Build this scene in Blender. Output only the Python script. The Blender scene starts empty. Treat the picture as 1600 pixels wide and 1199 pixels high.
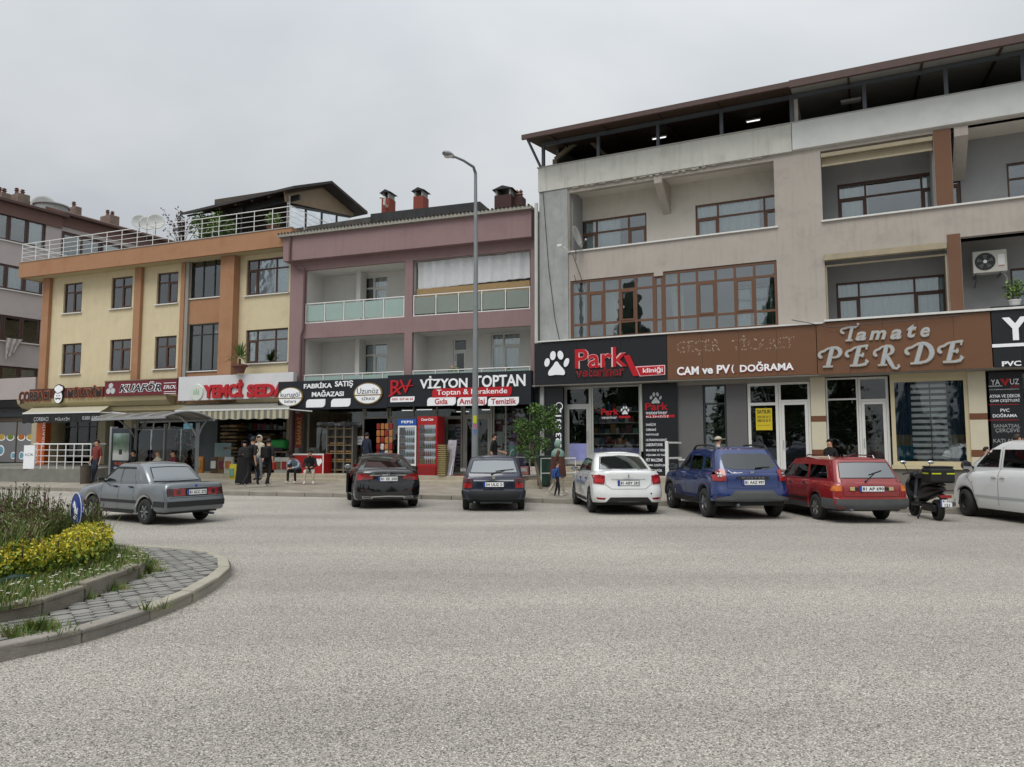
import bpy, bmesh, math, random
from mathutils import Vector, Matrix, noise
from mathutils.bvhtree import BVHTree
rad = math.radians
rnd = random.Random(11)
S = bpy.context.scene
COL = S.collection
# ---- camera, sky, sun, exposure
CAMH = 1.6; FPX = 1155.0; HOR = 698.0
PITCH = math.atan((HOR - 599.5) / FPX)
cam_d = bpy.data.cameras.new('camera'); cam = bpy.data.objects.new('camera', cam_d); COL.objects.link(cam)
cam_d.sensor_width = 36; cam_d.lens = 36 * FPX / 1600; cam_d.clip_end = 2500; cam_d.clip_start = 0.05
cam.location = (0, 0, CAMH); cam.rotation_euler = (math.pi / 2 + PITCH, 0, 0)
S.camera = cam
world = bpy.data.worlds.new("World"); S.world = world; world.use_nodes = True
wn = world.node_tree; wn.nodes.clear()
def wnode(t, **kw):
 n = wn.nodes.new(t)
 for k, v in kw.items(): setattr(n, k, v)
 return n
SUN_EL, SUN_AZ = 58.0, 200.0       # high sun behind the cloud layer
wo = wnode('ShaderNodeOutputWorld'); wb = wnode('ShaderNodeBackground'); wb.inputs['Strength'].default_value = 0.1
sky = wnode('ShaderNodeTexSky', sky_type='NISHITA', sun_disc=False)
sky.sun_elevation = rad(SUN_EL); sky.sun_rotation = rad(SUN_AZ); sky.dust_density = 4.0
tc = wnode('ShaderNodeTexCoord'); sep = wnode('ShaderNodeSeparateXYZ')
wn.links.new(tc.outputs['Generated'], sep.inputs[0])
def wmath(op, a, b=None):
 n = wnode('ShaderNodeMath', operation=op)
 for i, x in enumerate((a, b)):
  if x is None: continue
  if isinstance(x, (int, float)): n.inputs[i].default_value = x
  else: wn.links.new(x, n.inputs[i])
 return n.outputs[0]
zc = wmath('MAXIMUM', sep.outputs['Z'], 0.0)
den = wmath('ADD', zc, 0.25)
cv = wnode('ShaderNodeCombineXYZ')
wn.links.new(wmath('DIVIDE', sep.outputs['X'], den), cv.inputs[0]); wn.links.new(wmath('DIVIDE', sep.outputs['Y'], den), cv.inputs[1])
n1 = wnode('ShaderNodeTexNoise'); n1.inputs['Scale'].default_value = 0.9; n1.inputs['Detail'].default_value = 5; n1.inputs['Roughness'].default_value = 0.5; n1.inputs['Distortion'].default_value = 0.4
wn.links.new(cv.outputs[0], n1.inputs['Vector'])
cr = wnode('ShaderNodeValToRGB'); cr.color_ramp.elements[0].position = 0.34; cr.color_ramp.elements[1].position = 0.68
cr.color_ramp.elements[0].color = (4.2, 4.5, 4.8, 1); cr.color_ramp.elements[1].color = (6.3, 6.45, 6.5, 1)
wn.links.new(n1.outputs['Fac'], cr.inputs[0])
grad = wmath('ADD', wmath('MULTIPLY', wmath('POWER', zc, 3.0), 1.5), wmath('ADD', wmath('MULTIPLY', zc, 0.25), 0.76))
vm = wnode('ShaderNodeVectorMath', operation='SCALE'); wn.links.new(cr.outputs[0], vm.inputs[0]); wn.links.new(grad, vm.inputs['Scale'])
mx = wnode('ShaderNodeMix', data_type='RGBA'); mx.inputs[0].default_value = 0.93
wn.links.new(sky.outputs[0], mx.inputs[6]); wn.links.new(vm.outputs[0], mx.inputs[7])
wn.links.new(mx.outputs[2], wb.inputs[0]); wn.links.new(wb.outputs[0], wo.inputs[0])
sun_d = bpy.data.lights.new('sun', 'SUN'); sun_d.energy = 1.3; sun_d.angle = rad(35); sun_d.color = (1.0, 0.965, 0.91)
sun = bpy.data.objects.new('sun', sun_d); COL.objects.link(sun)
sun.rotation_euler = (rad(90 - SUN_EL), 0, rad(-25))    # from behind the camera, slightly to the left
S.view_settings.view_transform = 'Standard'; S.view_settings.look = 'None'; S.view_settings.gamma = 1
S.view_settings.exposure = 0.42; S.view_settings.use_curve_mapping = False
# ---- pixel <-> place (reference picture 1600 x 1199)
def ray(px, py):
 a = (px - 800) / FPX; b = (599.5 - py) / FPX
 return a, math.cos(PITCH) - b * math.sin(PITCH), math.sin(PITCH) + b * math.cos(PITCH)
def at(px, py, D):
 a, y, z = ray(px, py); t = D / y
 return Vector((a * t, D, CAMH + z * t))
def ground(px, py, z=0.0):
 a, y, zz = ray(px, py); t = (z - CAMH) / zz
 return Vector((a * t, y * t, z))
class Plane:
 """upright plane: local x runs right along it, local y goes away from the street, z up"""
 def __init__(s, x, y, slope=None, ang=None):
  s.o = Vector((x, y, 0)); s.ang = -math.atan(slope) if ang is None else ang
  s.u = Vector((math.cos(s.ang), math.sin(s.ang), 0)); s.w = Vector((-math.sin(s.ang), math.cos(s.ang), 0))
 def uz(s, px, py, w=0.0):
  d = Vector(ray(px, py)); c = Vector((0, 0, CAMH)) - s.o
  t = (w - c.dot(s.w)) / d.dot(s.w); p = c + d * t
  return p.dot(s.u), p.z
 def U(s, px, w=0.0, py=600): return s.uz(px, py, w)[0]
 def Z(s, px, py, w=0.0): return s.uz(px, py, w)[1]
 def world(s, u, w, z): return s.o + s.u * u + s.w * w + Vector((0, 0, z))
# ---- materials
def hexc(h):
 h = h.lstrip('#'); v = [int(h[i:i + 2], 16) / 255 for i in (0, 2, 4)]
 return tuple(x / 12.92 if x <= 0.04045 else ((x + 0.055) / 1.055) ** 2.4 for x in v) + (1,)
def C(c): return hexc(c) if isinstance(c, str) else tuple(c[:3]) + (1,)
MATS = {}
def newmat(name):
 m = bpy.data.materials.new(name); m.use_nodes = True
 return m, m.node_tree, m.node_tree.nodes['Principled BSDF']
def L(nt, a, b): nt.links.new(a, b)
def mat(name, col, rough=0.6, metal=0.0, var=0.10, scale=3.0, bump=0.0, bscale=60.0, coat=0.0, emit=None, estr=0, spec=0.5, stain=0.0, streak=0.0, stain_col=None, detail=6):
 """general procedural material: colour with soft mottling, optional vertical streaks, patches and fine relief"""
 if name in MATS: return MATS[name]
 m, nt, b = newmat(name); N = nt.nodes
 b.inputs['Roughness'].default_value = rough; b.inputs['Metallic'].default_value = metal
 b.inputs['Coat Weight'].default_value = coat; b.inputs['Coat Roughness'].default_value = 0.04
 b.inputs['Specular IOR Level'].default_value = spec
 g = N.new('ShaderNodeTexCoord')
 c = C(col); out = None
 if var > 0:
  t = N.new('ShaderNodeTexNoise'); t.inputs['Scale'].default_value = scale; t.inputs['Detail'].default_value = detail; t.inputs['Roughness'].default_value = 0.6
  L(nt, g.outputs['Object'], t.inputs['Vector'])
  r = N.new('ShaderNodeMapRange'); r.inputs[1].default_value = 0.25; r.inputs[2].default_value = 0.75
  r.inputs[3].default_value = 1 - var; r.inputs[4].default_value = 1 + var
  L(nt, t.outputs['Fac'], r.inputs[0])
  s = N.new('ShaderNodeVectorMath'); s.operation = 'SCALE'; s.inputs[0].default_value = c[:3]
  L(nt, r.outputs[0], s.inputs['Scale']); out = s.outputs[0]
 if streak > 0 or stain > 0:
  sc = C(stain_col) if stain_col else tuple(x * 0.45 for x in c[:3]) + (1,)
  for amt, mp, lo, hi in ((streak, (6, 6, 0.35), 0.52, 0.78), (stain, (0.9, 0.9, 0.9), 0.5, 0.75)):
   if amt <= 0: continue
   mpn = N.new('ShaderNodeMapping'); mpn.inputs['Scale'].default_value = mp; L(nt, g.outputs['Object'], mpn.inputs[0])
   t = N.new('ShaderNodeTexNoise'); t.inputs['Scale'].default_value = 1.3; t.inputs['Detail'].default_value = 8; t.inputs['Roughness'].default_value = 0.65
   L(nt, mpn.outputs[0], t.inputs['Vector'])
   r = N.new('ShaderNodeMapRange'); r.inputs[1].default_value = lo; r.inputs[2].default_value = hi; r.inputs[3].default_value = 0; r.inputs[4].default_value = amt
   L(nt, t.outputs['Fac'], r.inputs[0])
   x = N.new('ShaderNodeMix'); x.data_type = 'RGBA'; L(nt, r.outputs[0], x.inputs[0])
   if out is None: x.inputs[6].default_value = c
   else: L(nt, out, x.inputs[6])
   x.inputs[7].default_value = sc; out = x.outputs[2]
 if out is None: b.inputs['Base Color'].default_value = c
 else: L(nt, out, b.inputs['Base Color'])
 if bump > 0:
  t = N.new('ShaderNodeTexNoise'); t.inputs['Scale'].default_value = bscale; t.inputs['Detail'].default_value = 4; L(nt, g.outputs['Object'], t.inputs['Vector'])
  bp = N.new('ShaderNodeBump'); bp.inputs['Strength'].default_value = bump; bp.inputs['Distance'].default_value = 0.02
  L(nt, t.outputs['Fac'], bp.inputs['Height']); L(nt, bp.outputs[0], b.inputs['Normal'])
 if emit is not None:
  b.inputs['Emission Color'].default_value = C(emit); b.inputs['Emission Strength'].default_value = estr
 MATS[name] = m
 return m
def glass_mat(name, tint=(0.55, 0.6, 0.6), refl=0.16, rough=0.015, wav=0.02):
 if name in MATS: return MATS[name]
 m, nt, b = newmat(name); N = nt.nodes; N.remove(b)
 o = [n for n in N if n.type == 'OUTPUT_MATERIAL'][0]
 tr = N.new('ShaderNodeBsdfTransparent'); tr.inputs[0].default_value = tuple(tint) + (1,)
 gl = N.new('ShaderNodeBsdfGlossy'); gl.inputs['Roughness'].default_value = rough; gl.inputs['Color'].default_value = (0.92, 0.95, 0.96, 1)
 fr = N.new('ShaderNodeFresnel'); fr.inputs[0].default_value = 1.5
 ad = N.new('ShaderNodeMath'); ad.operation = 'MULTIPLY_ADD'; L(nt, fr.outputs[0], ad.inputs[0]); ad.inputs[1].default_value = 1.3; ad.inputs[2].default_value = refl - 0.05
 ad.use_clamp = True
 g = N.new('ShaderNodeTexCoord'); t = N.new('ShaderNodeTexNoise'); t.inputs['Scale'].default_value = 1.6; t.inputs['Detail'].default_value = 2
 L(nt, g.outputs['Object'], t.inputs['Vector'])
 bp = N.new('ShaderNodeBump'); bp.inputs['Strength'].default_value = 1; bp.inputs['Distance'].default_value = wav
 L(nt, t.outputs['Fac'], bp.inputs['Height']); L(nt, bp.outputs[0], gl.inputs['Normal'])
 x = N.new('ShaderNodeMixShader'); L(nt, ad.outputs[0], x.inputs[0]); L(nt, tr.outputs[0], x.inputs[1]); L(nt, gl.outputs[0], x.inputs[2])
 L(nt, x.outputs[0], o.inputs[0]); MATS[name] = m
 return m
def stripe_mat(name, c1, c2, axis=0, period=0.2, duty=0.5, rough=0.8):
 if name in MATS: return MATS[name]
 m, nt, b = newmat(name); N = nt.nodes
 g = N.new('ShaderNodeTexCoord'); s = N.new('ShaderNodeSeparateXYZ'); L(nt, g.outputs['Object'], s.inputs[0])
 a = N.new('ShaderNodeMath'); a.operation = 'DIVIDE'; L(nt, s.outputs[axis], a.inputs[0]); a.inputs[1].default_value = period
 f = N.new('ShaderNodeMath'); f.operation = 'FRACT'; L(nt, a.outputs[0], f.inputs[0])
 q = N.new('ShaderNodeMath'); q.operation = 'GREATER_THAN'; L(nt, f.outputs[0], q.inputs[0]); q.inputs[1].default_value = duty
 x = N.new('ShaderNodeMix'); x.data_type = 'RGBA'; L(nt, q.outputs[0], x.inputs[0]); x.inputs[6].default_value = C(c1); x.inputs[7].default_value = C(c2)
 L(nt, x.outputs[2], b.inputs['Base Color']); b.inputs['Roughness'].default_value = rough; MATS[name] = m
 return m
# ---- mesh builder
class MB:
 def __init__(s): s.v = []; s.f = []; s.m = []; s.cm = 0
 def add(s, pts, faces):
  o = len(s.v); s.v += [tuple(p) for p in pts]
  for f in faces: s.f.append(tuple(o + i for i in f)); s.m.append(s.cm)
  return s
 def quad(s, *p): return s.add(p, [tuple(range(len(p)))])
 def box(s, x0, x1, y0, y1, z0, z1):
  x0, x1 = min(x0, x1), max(x0, x1); y0, y1 = min(y0, y1), max(y0, y1); z0, z1 = min(z0, z1), max(z0, z1)
  return s.add([(x0, y0, z0), (x1, y0, z0), (x1, y1, z0), (x0, y1, z0), (x0, y0, z1), (x1, y0, z1), (x1, y1, z1), (x0, y1, z1)],
     [(0, 3, 2, 1), (4, 5, 6, 7), (0, 1, 5, 4), (1, 2, 6, 5), (2, 3, 7, 6), (3, 0, 4, 7)])
 def prism(s, poly, axis, a, b):
  """poly 2D; axis 'y': poly=(x,z) pushed along y; 'x': poly=(y,z); 'z': poly=(x,y)"""
  n = len(poly)
  f = {'y': lambda p, t: (p[0], t, p[1]), 'x': lambda p, t: (t, p[0], p[1]), 'z': lambda p, t: (p[0], p[1], t)}[axis]
  pts = [f(p, a) for p in poly] + [f(p, b) for p in poly]
  return s.add(pts, [tuple(range(n)), tuple(range(2 * n - 1, n - 1, -1))] + [(i, i + n, (i + 1) % n + n, (i + 1) % n) for i in range(n)])
 def bar(s, a, b, w, d=None):
  """square bar from a to b"""
  a = Vector(a); b = Vector(b); d = w if d is None else d
  t = (b - a).normalized(); up = Vector((0, 0, 1)) if abs(t.z) < 0.95 else Vector((0, 1, 0))
  e = t.cross(up).normalized() * w / 2; g = t.cross(e).normalized() * d / 2
  pts = [p + q for p in (a, b) for q in (-e - g, e - g, e + g, -e + g)]
  return s.add(pts, [(0, 3, 2, 1), (4, 5, 6, 7), (0, 1, 5, 4), (1, 2, 6, 5), (2, 3, 7, 6), (3, 0, 4, 7)])
 def tube(s, path, r, n=8, caps=True):
  path = [Vector(p) for p in path]; rr = r if isinstance(r, (list, tuple)) else [r] * len(path)
  rings = []; prev = None
  for i, p in enumerate(path):
   t = ((path[i + 1] if i < len(path) - 1 else p) - (path[i - 1] if i else p)).normalized()
   if prev is None: e = t.orthogonal().normalized()
   else: e = (prev - t * prev.dot(t)).normalized()
   prev = e; g = t.cross(e)
   rings.append([p + (e * math.cos(2 * math.pi * k / n) + g * math.sin(2 * math.pi * k / n)) * rr[i] for k in range(n)])
  pts = [q for rg in rings for q in rg]; fs = []
  for i in range(len(rings) - 1):
   for k in range(n): fs.append((i * n + k, i * n + (k + 1) % n, (i + 1) * n + (k + 1) % n, (i + 1) * n + k))
  if caps: fs += [tuple(range(n - 1, -1, -1)), tuple((len(rings) - 1) * n + k for k in range(n))]
  return s.add(pts, fs)
 def lathe(s, prof, n=16, c=(0, 0, 0), axis='z'):
  """prof = [(r, h)...] turned about axis through c"""
  pts = []; fs = []
  for r, h in prof:
   for k in range(n):
    a = 2 * math.pi * k / n; x, y = r * math.cos(a), r * math.sin(a)
    q = {'z': (x, y, h), 'x': (h, x, y), 'y': (x, h, y)}[axis]
    pts.append((q[0] + c[0], q[1] + c[1], q[2] + c[2]))
  for i in range(len(prof) - 1):
   for k in range(n): fs.append((i * n + k, i * n + (k + 1) % n, (i + 1) * n + (k + 1) % n, (i + 1) * n + k))
  return s.add(pts, fs)
 def disc(s, c, r, n=20, axis='y', rz=None):
  pts = []
  for k in range(n):
   a = 2 * math.pi * k / n; x, y = r * math.cos(a), (rz or r) * math.sin(a)
   pts.append({'z': (c[0] + x, c[1] + y, c[2]), 'x': (c[0], c[1] + x, c[2] + y), 'y': (c[0] + x, c[1], c[2] + y)}[axis])
  return s.add(pts, [tuple(range(n))])
 def grid(s, rows):
  m = len(rows[0]); pts = [p for r in rows for p in r]
  return s.add(pts, [(i * m + j, i * m + j + 1, (i + 1) * m + j + 1, (i + 1) * m + j) for i in range(len(rows) - 1) for j in range(m - 1)])
 def ball(s, c, r, n=10, sz=1.0, sy=1.0):
  return s.add(*sphere(c, r, n, sz, sy))
 def wall(s, u0, u1, z0, z1, w, holes, depth):
  """front skin with real openings (u0,u1,z0,z1) and their reveals"""
  us = sorted({u0, u1, *[min(max(h[i], u0), u1) for h in holes for i in (0, 1)]}); zs = sorted({z0, z1, *[min(max(h[i], z0), z1) for h in holes for i in (2, 3)]})
  for i in range(len(us) - 1):
   for j in range(len(zs) - 1):
    cu = (us[i] + us[i + 1]) / 2; cz = (zs[j] + zs[j + 1]) / 2
    if any(h[0] < cu < h[1] and h[2] < cz < h[3] for h in holes): continue
    s.quad((us[i], w, zs[j]), (us[i + 1], w, zs[j]), (us[i + 1], w, zs[j + 1]), (us[i], w, zs[j + 1]))
  for a, b, c, d in [h[:4] for h in holes]:
   a = max(a, u0); b = min(b, u1); c = max(c, z0); d = min(d, z1)
   s.quad((a, w, c), (a, w + depth, c), (a, w + depth, d), (a, w, d)); s.quad((b, w, c), (b, w, d), (b, w + depth, d), (b, w + depth, c))
   s.quad((a, w, c), (b, w, c), (b, w + depth, c), (a, w + depth, c)); s.quad((a, w, d), (a, w + depth, d), (b, w + depth, d), (b, w, d))
  return s
 def mesh(s, name, mats, smooth=None, merge=False, uv=False):
  me = bpy.data.meshes.new(name); me.from_pydata([tuple(p) for p in s.v], [], s.f)
  for m in (mats if isinstance(mats, (list, tuple)) else [mats]): me.materials.append(m)
  if any(s.m): me.polygons.foreach_set('material_index', s.m)
  if merge:
   bm = bmesh.new(); bm.from_mesh(me); bmesh.ops.remove_doubles(bm, verts=bm.verts, dist=1e-4)
   bmesh.ops.recalc_face_normals(bm, faces=bm.faces); bm.to_mesh(me); bm.free()
  if smooth is not None:
   me.polygons.foreach_set('use_smooth', [True] * len(me.polygons)); me.set_sharp_from_angle(angle=rad(smooth))
  me.update(); return me
 def build(s, name, mats, parent=None, smooth=None, merge=False, bevel=0, kind=None, label=None):
  me = s.mesh(name, mats, smooth, merge)
  o = bpy.data.objects.new(name, me); COL.objects.link(o); o.parent = parent
  if bevel:
   md = o.modifiers.new('bevel', 'BEVEL'); md.width = bevel; md.segments = 2; md.limit_method = 'ANGLE'
  if kind: o['kind'] = kind
  if label: o['label'] = label
  return o
def sphere(c, r, n=10, sz=1.0, sy=1.0):
 pts = []; fs = []; m = max(4, n // 2)
 for i in range(m + 1):
  ph = math.pi * i / m
  for k in range(n):
   a = 2 * math.pi * k / n
   pts.append((c[0] + r * math.sin(ph) * math.cos(a), c[1] + sy * r * math.sin(ph) * math.sin(a), c[2] + sz * r * math.cos(ph)))
 for i in range(m):
  for k in range(n): fs.append((i * n + k, (i + 1) * n + k, (i + 1) * n + (k + 1) % n, i * n + (k + 1) % n))
 return pts, fs
def ordn(k): return ('lowest', 'second', 'third', 'fourth', 'fifth', 'sixth', 'seventh', 'eighth', 'ninth', 'tenth', 'eleventh', 'twelfth', 'thirteenth', 'fourteenth', 'fifteenth')[k]
def tag(o, label, cat, group=None):
 o['label'] = label; o['category'] = cat
 if group: o['group'] = group
 return o
def thing(name, label, cat, loc=(0, 0, 0), rz=0, group=None):
 o = bpy.data.objects.new(name, None); COL.objects.link(o); o.location = loc; o.rotation_euler = (0, 0, rz); o.empty_display_size = 0.2
 return tag(o, label, cat, group)
def dup_tree(o, parent=None):
 c = o.copy(); COL.objects.link(c); c.parent = parent
 for ch in list(o.children): dup_tree(ch, c)
 return c
def dup_part(o, parent, loc=None):
 c = o.copy(); COL.objects.link(c); c.parent = parent
 if loc is not None: c.location = loc
 return c
# ---- lettering
_TX = {}
def glyphs(txt, bold=0.0, shear=0.0, space=1.0, depth=0.0):
 k = (txt, bold, shear, space)
 if k in _TX: return _TX[k]
 cu = bpy.data.curves.new('t', 'FONT'); cu.body = txt; cu.size = 1; cu.offset = bold; cu.shear = shear; cu.space_character = space; cu.resolution_u = 3
 o = bpy.data.objects.new('t', cu); me = bpy.data.meshes.new_from_object(o)
 bm = bmesh.new(); bm.from_mesh(me); bmesh.ops.remove_doubles(bm, verts=bm.verts, dist=1e-5)
 seen = set(); isl = []
 for f in bm.faces:
  if f in seen: continue
  st = [f]; seen.add(f); g = []
  while st:
   q = st.pop(); g.append(q)
   for e in q.edges:
    for h in e.link_faces:
     if h not in seen: seen.add(h); st.append(h)
  xs = [v.co.x for q in g for v in q.verts]; isl.append([min(xs), max(xs), g])
 isl.sort(key=lambda t: t[0]); out = []
 for i in isl:
  if out and i[0] < out[-1][1] and (out[-1][1] - i[0]) > 0.55 * min(i[1] - i[0], out[-1][1] - out[-1][0]) and shear == 0:
   out[-1][2] += i[2]; out[-1][1] = max(out[-1][1], i[1])
  else: out.append([i[0], i[1], list(i[2])])
 res = []
 for _, _, fs in out:
  idx = {}; pts = []; faces = []
  for f in fs:
   r = []
   for v in f.verts:
    if v.index not in idx: idx[v.index] = len(pts); pts.append((v.co.x, v.co.y))
    r.append(idx[v.index])
   faces.append(tuple(r))
  cnt = {}
  for f in faces:
   for a, b in zip(f, f[1:] + f[:1]): cnt[(a, b)] = 1
  bd = [(a, b) for (a, b) in cnt if (b, a) not in cnt]
  res.append((pts, faces, bd))
 bm.free(); bpy.data.curves.remove(cu)
 xs = [p[0] for r in res for p in r[0]]; ys = [p[1] for r in res for p in r[0]]
 _TX[k] = (res, min(xs), max(xs), min(ys), max(ys)); return _TX[k]
def lettering(parent, txt, x0, x1, z0, z1, y, m, depth=0.02, bold=0.0, shear=0.0, split=False, name=None, space=1.0, slope=0.0, mapf=None, ref=None):
 """text fitted into the box x0..x1, z0..z1 on the plane y, facing -y, standing `depth` proud"""
 res, a, b, c, d = glyphs(txt, bold, shear, space)
 if ref:  # caps height given by another string so that descenders keep their place
  _, _, _, c2, d2 = glyphs(ref, bold, shear, space); c_, d_ = c2, d2
 else: c_, d_ = c, d
 sx = (x1 - x0) / (b - a); sz = (z1 - z0) / (d_ - c_)
 f = mapf or (lambda x, z, t: (x, y - t, z))
 objs = []; mb = MB()
 for pts, faces, bd in res:
  n = len(pts)
  P = [(x0 + (p[0] - a) * sx, z0 + (p[1] - c_) * sz) for p in pts]
  P = [(x, z + slope * (x - x0)) for x, z in P]
  vv = [f(x, z, depth) for x, z in P]; ff = list(faces)
  if depth > 0.004: vv += [f(x, z, 0.0) for x, z in P]; ff += [(q, p, p + n, q + n) for p, q in bd]
  mb.add(vv, ff)
  if split: objs.append(mb.build(name or 'letter', m, parent)); mb = MB()
 if not split: objs.append(mb.build(name or 'lettering', m, parent))
 return objs
def ribbon(mb, pts, wd, y0, y1):
 """flat stroke of changing width following 2D points, standing from y0 to y1"""
 n = len(pts); Lf = []; Rt = []
 for i, p in enumerate(pts):
  q0 = pts[max(0, i - 1)]; q1 = pts[min(n - 1, i + 1)]; dx, dz = q1[0] - q0[0], q1[1] - q0[1]; l = math.hypot(dx, dz) or 1
  w = (wd[i] if isinstance(wd, (list, tuple)) else wd) / 2
  Lf.append((p[0] - dz / l * w, p[1] + dx / l * w)); Rt.append((p[0] + dz / l * w, p[1] - dx / l * w))
 for i in range(n - 1):
  mb.prism([Lf[i], Lf[i + 1], Rt[i + 1], Rt[i]], 'y', y0, y1)
def arc(cx, cz, rx, rz, a0, a1, n=10):
 return [(cx + rx * math.cos(rad(a0 + (a1 - a0) * i / n)), cz + rz * math.sin(rad(a0 + (a1 - a0) * i / n))) for i in range(n + 1)]
# ---- shared materials
MAUVE = mat('mauve_plaster', '#aaa39b', 0.9, var=0.05, scale=0.8, bump=0.25, bscale=90, stain=0.5, streak=0.45, stain_col='#857d77')
CREAMW = mat('cream_plaster', '#cfcac0', 0.9, var=0.05, scale=1.2, bump=0.2, stain=0.3, streak=.15, stain_col='#98928a')
GREYPL = mat('pale_grey_plaster', '#919293', 0.9, var=0.06, scale=1.2, bump=0.2, stain=0.2)
CEMENT = mat('cement_render', '#9c9f9e', 0.95, var=0.12, scale=2.5, bump=0.35, bscale=50, stain=0.55, streak=0.45, stain_col='#7b7e7c')
BANDC = mat('stained_white_render', '#c9c9c2', 0.95, var=0.07, scale=1.6, bump=0.3, bscale=60, stain=0.55, streak=0.55, stain_col='#9d9d95')
BRPIL = mat('brown_painted_pillar', '#6c4d3a', 0.85, var=0.05, scale=2, bump=0.1)
WOODF = mat('brown_window_frame', '#654532', 0.45, var=0.12, scale=14)
DWOODF = mat('dark_brown_window_frame', '#4c3226', 0.5, var=0.12, scale=14)
WHITEF = mat('white_window_frame', '#d4d4d0', 0.4, var=0.03)
STEELG = mat('grey_steel', '#63686f', 0.5, metal=0.3, var=0.08, scale=8)
WHITEM = mat('white_painted_metal', '#d9dad8', 0.4, var=0.05, scale=10)
ALU = mat('brushed_aluminium', '#a9abab', 0.35, metal=0.6, var=0.05, scale=10)
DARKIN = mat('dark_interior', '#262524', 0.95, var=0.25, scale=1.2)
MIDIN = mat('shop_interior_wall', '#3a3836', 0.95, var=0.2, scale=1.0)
LINEN = mat('net_curtain', '#e4e8ea', 0.95, var=0.05, scale=5)
MARBLE = mat('white_marble_sill', '#d5d5d2', 0.35, var=0.07, scale=9, streak=0.2)
GLASS = glass_mat('window_glass', (0.84, 0.88, 0.88), 0.17, wav=.004)
SHOPGL = glass_mat('shop_glass', (0.9, 0.92, 0.92), 0.05, wav=0.006)
FROST = mat('frosted_green_glass', '#93a8a2', 0.16, var=0.06, scale=2, spec=0.7)
ROOFBR = mat('brown_roof_edge', '#4a3531', 0.6, var=0.15, scale=6)
TIMBER = mat('timber_boarding', '#3f2d20', 0.8, var=0.2, scale=5)
BLACKPNL = mat('black_composite_panel', '#0f1219', 0.45, var=0.10, scale=1.5)
BLACKP = mat('black_plastic', '#17181a', 0.5, var=0.1, scale=9)
BROWNPNL = mat('brown_composite_panel', '#6b4931', 0.4, var=0.04, scale=3, streak=0.08)
LETW = mat('white_letter', '#eef0f4', 0.35, var=0.02)
LETR = mat('red_letter', '#b3121f', 0.3, var=0.03)
LETDR = mat('dark_red_letter', '#9c2026', 0.3, var=0.03)
STONE = mat('worn_travertine', '#a89f8d', 0.85, var=0.14, scale=3, bump=0.3, stain=0.45, stain_col='#6e675a')
COPPIPE = mat('pvc_pipe', '#b9bab4', 0.5, var=0.08, scale=4)
def box(name, m, parent, *b, bevel=0): return MB().box(*b).build(name, m, parent, bevel=bevel)
def win(parent, u0, u1, z0, z1, w, cols=(1, 1), transom=0.0, fm=None, cur=None, sill=True, fw=0.06, sash=(), low=0.0, name='window', glass=None, back=0.12, sillm=None):
 """one window: frame > panes, curtains, sill.  cols relative widths; transom/low = heights of the upper/lower lights; sash = columns with an opening light"""
 fm = fm or WOODF; glass = glass or GLASS; f = MB(); d0, d1 = w, w + 0.07
 f.box(u0, u0 + fw, d0, d1, z0, z1); f.box(u1 - fw, u1, d0, d1, z0, z1); f.box(u0 + fw, u1 - fw, d0, d1, z0, z0 + fw); f.box(u0 + fw, u1 - fw, d0, d1, z1 - fw, z1)
 tot = sum(cols); iw = (u1 - u0 - 2 * fw); x = u0 + fw; cells = []
 for i, c in enumerate(cols):
  xe = x + iw * c / tot
  if i < len(cols) - 1: f.box(xe - fw / 2, xe + fw / 2, d0, d1 - 0.004, z0 + fw, z1 - fw)
  a = x + (fw / 2 if i else 0); b = xe - (fw / 2 if i < len(cols) - 1 else 0)
  zl, zh = z0 + fw, z1 - fw
  if transom: f.box(a, b, d0 + 0.004, d1 - 0.008, zh - transom - fw, zh - transom); cells.append((a, b, zh - transom, zh, False)); zh -= transom + fw
  if low: f.box(a, b, d0 + 0.004, d1 - 0.008, zl + low, zl + low + fw); cells.append((a, b, zl, zl + low, False)); zl += low + fw
  cells.append((a, b, zl, zh, i in sash)); x = xe
 for a, b, c, d, s_ in cells:
  if s_:
   q = 0.055; f.box(a, a + q, d0 - 0.015, d1 - 0.02, c, d); f.box(b - q, b, d0 - 0.015, d1 - 0.02, c, d); f.box(a + q, b - q, d0 - 0.015, d1 - 0.02, c, c + q); f.box(a + q, b - q, d0 - 0.015, d1 - 0.02, d - q, d)
 fr = f.build(name, fm, parent)
 for a, b, c, d, s_ in cells:
  q = 0.055 if s_ else 0.0; MB().box(a + q, b - q, w + 0.03, w + 0.036, c + q, d - q).build('pane', glass, fr)
 if cur:
  spans = cur if isinstance(cur, list) else {'full': [(0, 1)], 'sides': [(0, .26), (.74, 1)], 'left': [(0, .42)], 'right': [(.55, 1)], 'mid': [(.12, .88)], 'part': [(0.05, .6)]}[cur]
  for s0, s1 in spans:
   a = u0 + fw + iw * s0; b = u0 + fw + iw * s1; n = max(6, int((b - a) / 0.035)); rows = [[], []]
   ph = rnd.random() * 6
   for k in range(n + 1):
    t = a + (b - a) * k / n; y = w + back + 0.028 * math.sin(t * 42 + ph) + 0.02 * math.sin(t * 17 + ph * 2)
    rows[0].append((t, y, z0 + 0.03)); rows[1].append((t, y, z1 - fw - 0.02))
   MB().grid(rows).build('curtain', LINEN, fr, smooth=60)
 if sill:
  MB().box(u0 - 0.08, u1 + 0.08, w - sill if not isinstance(sill, bool) else w - 0.14, w - 0.002, z0 - 0.05, z0 - 0.002).build('sill', sillm or MARBLE, fr)
 return fr
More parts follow.
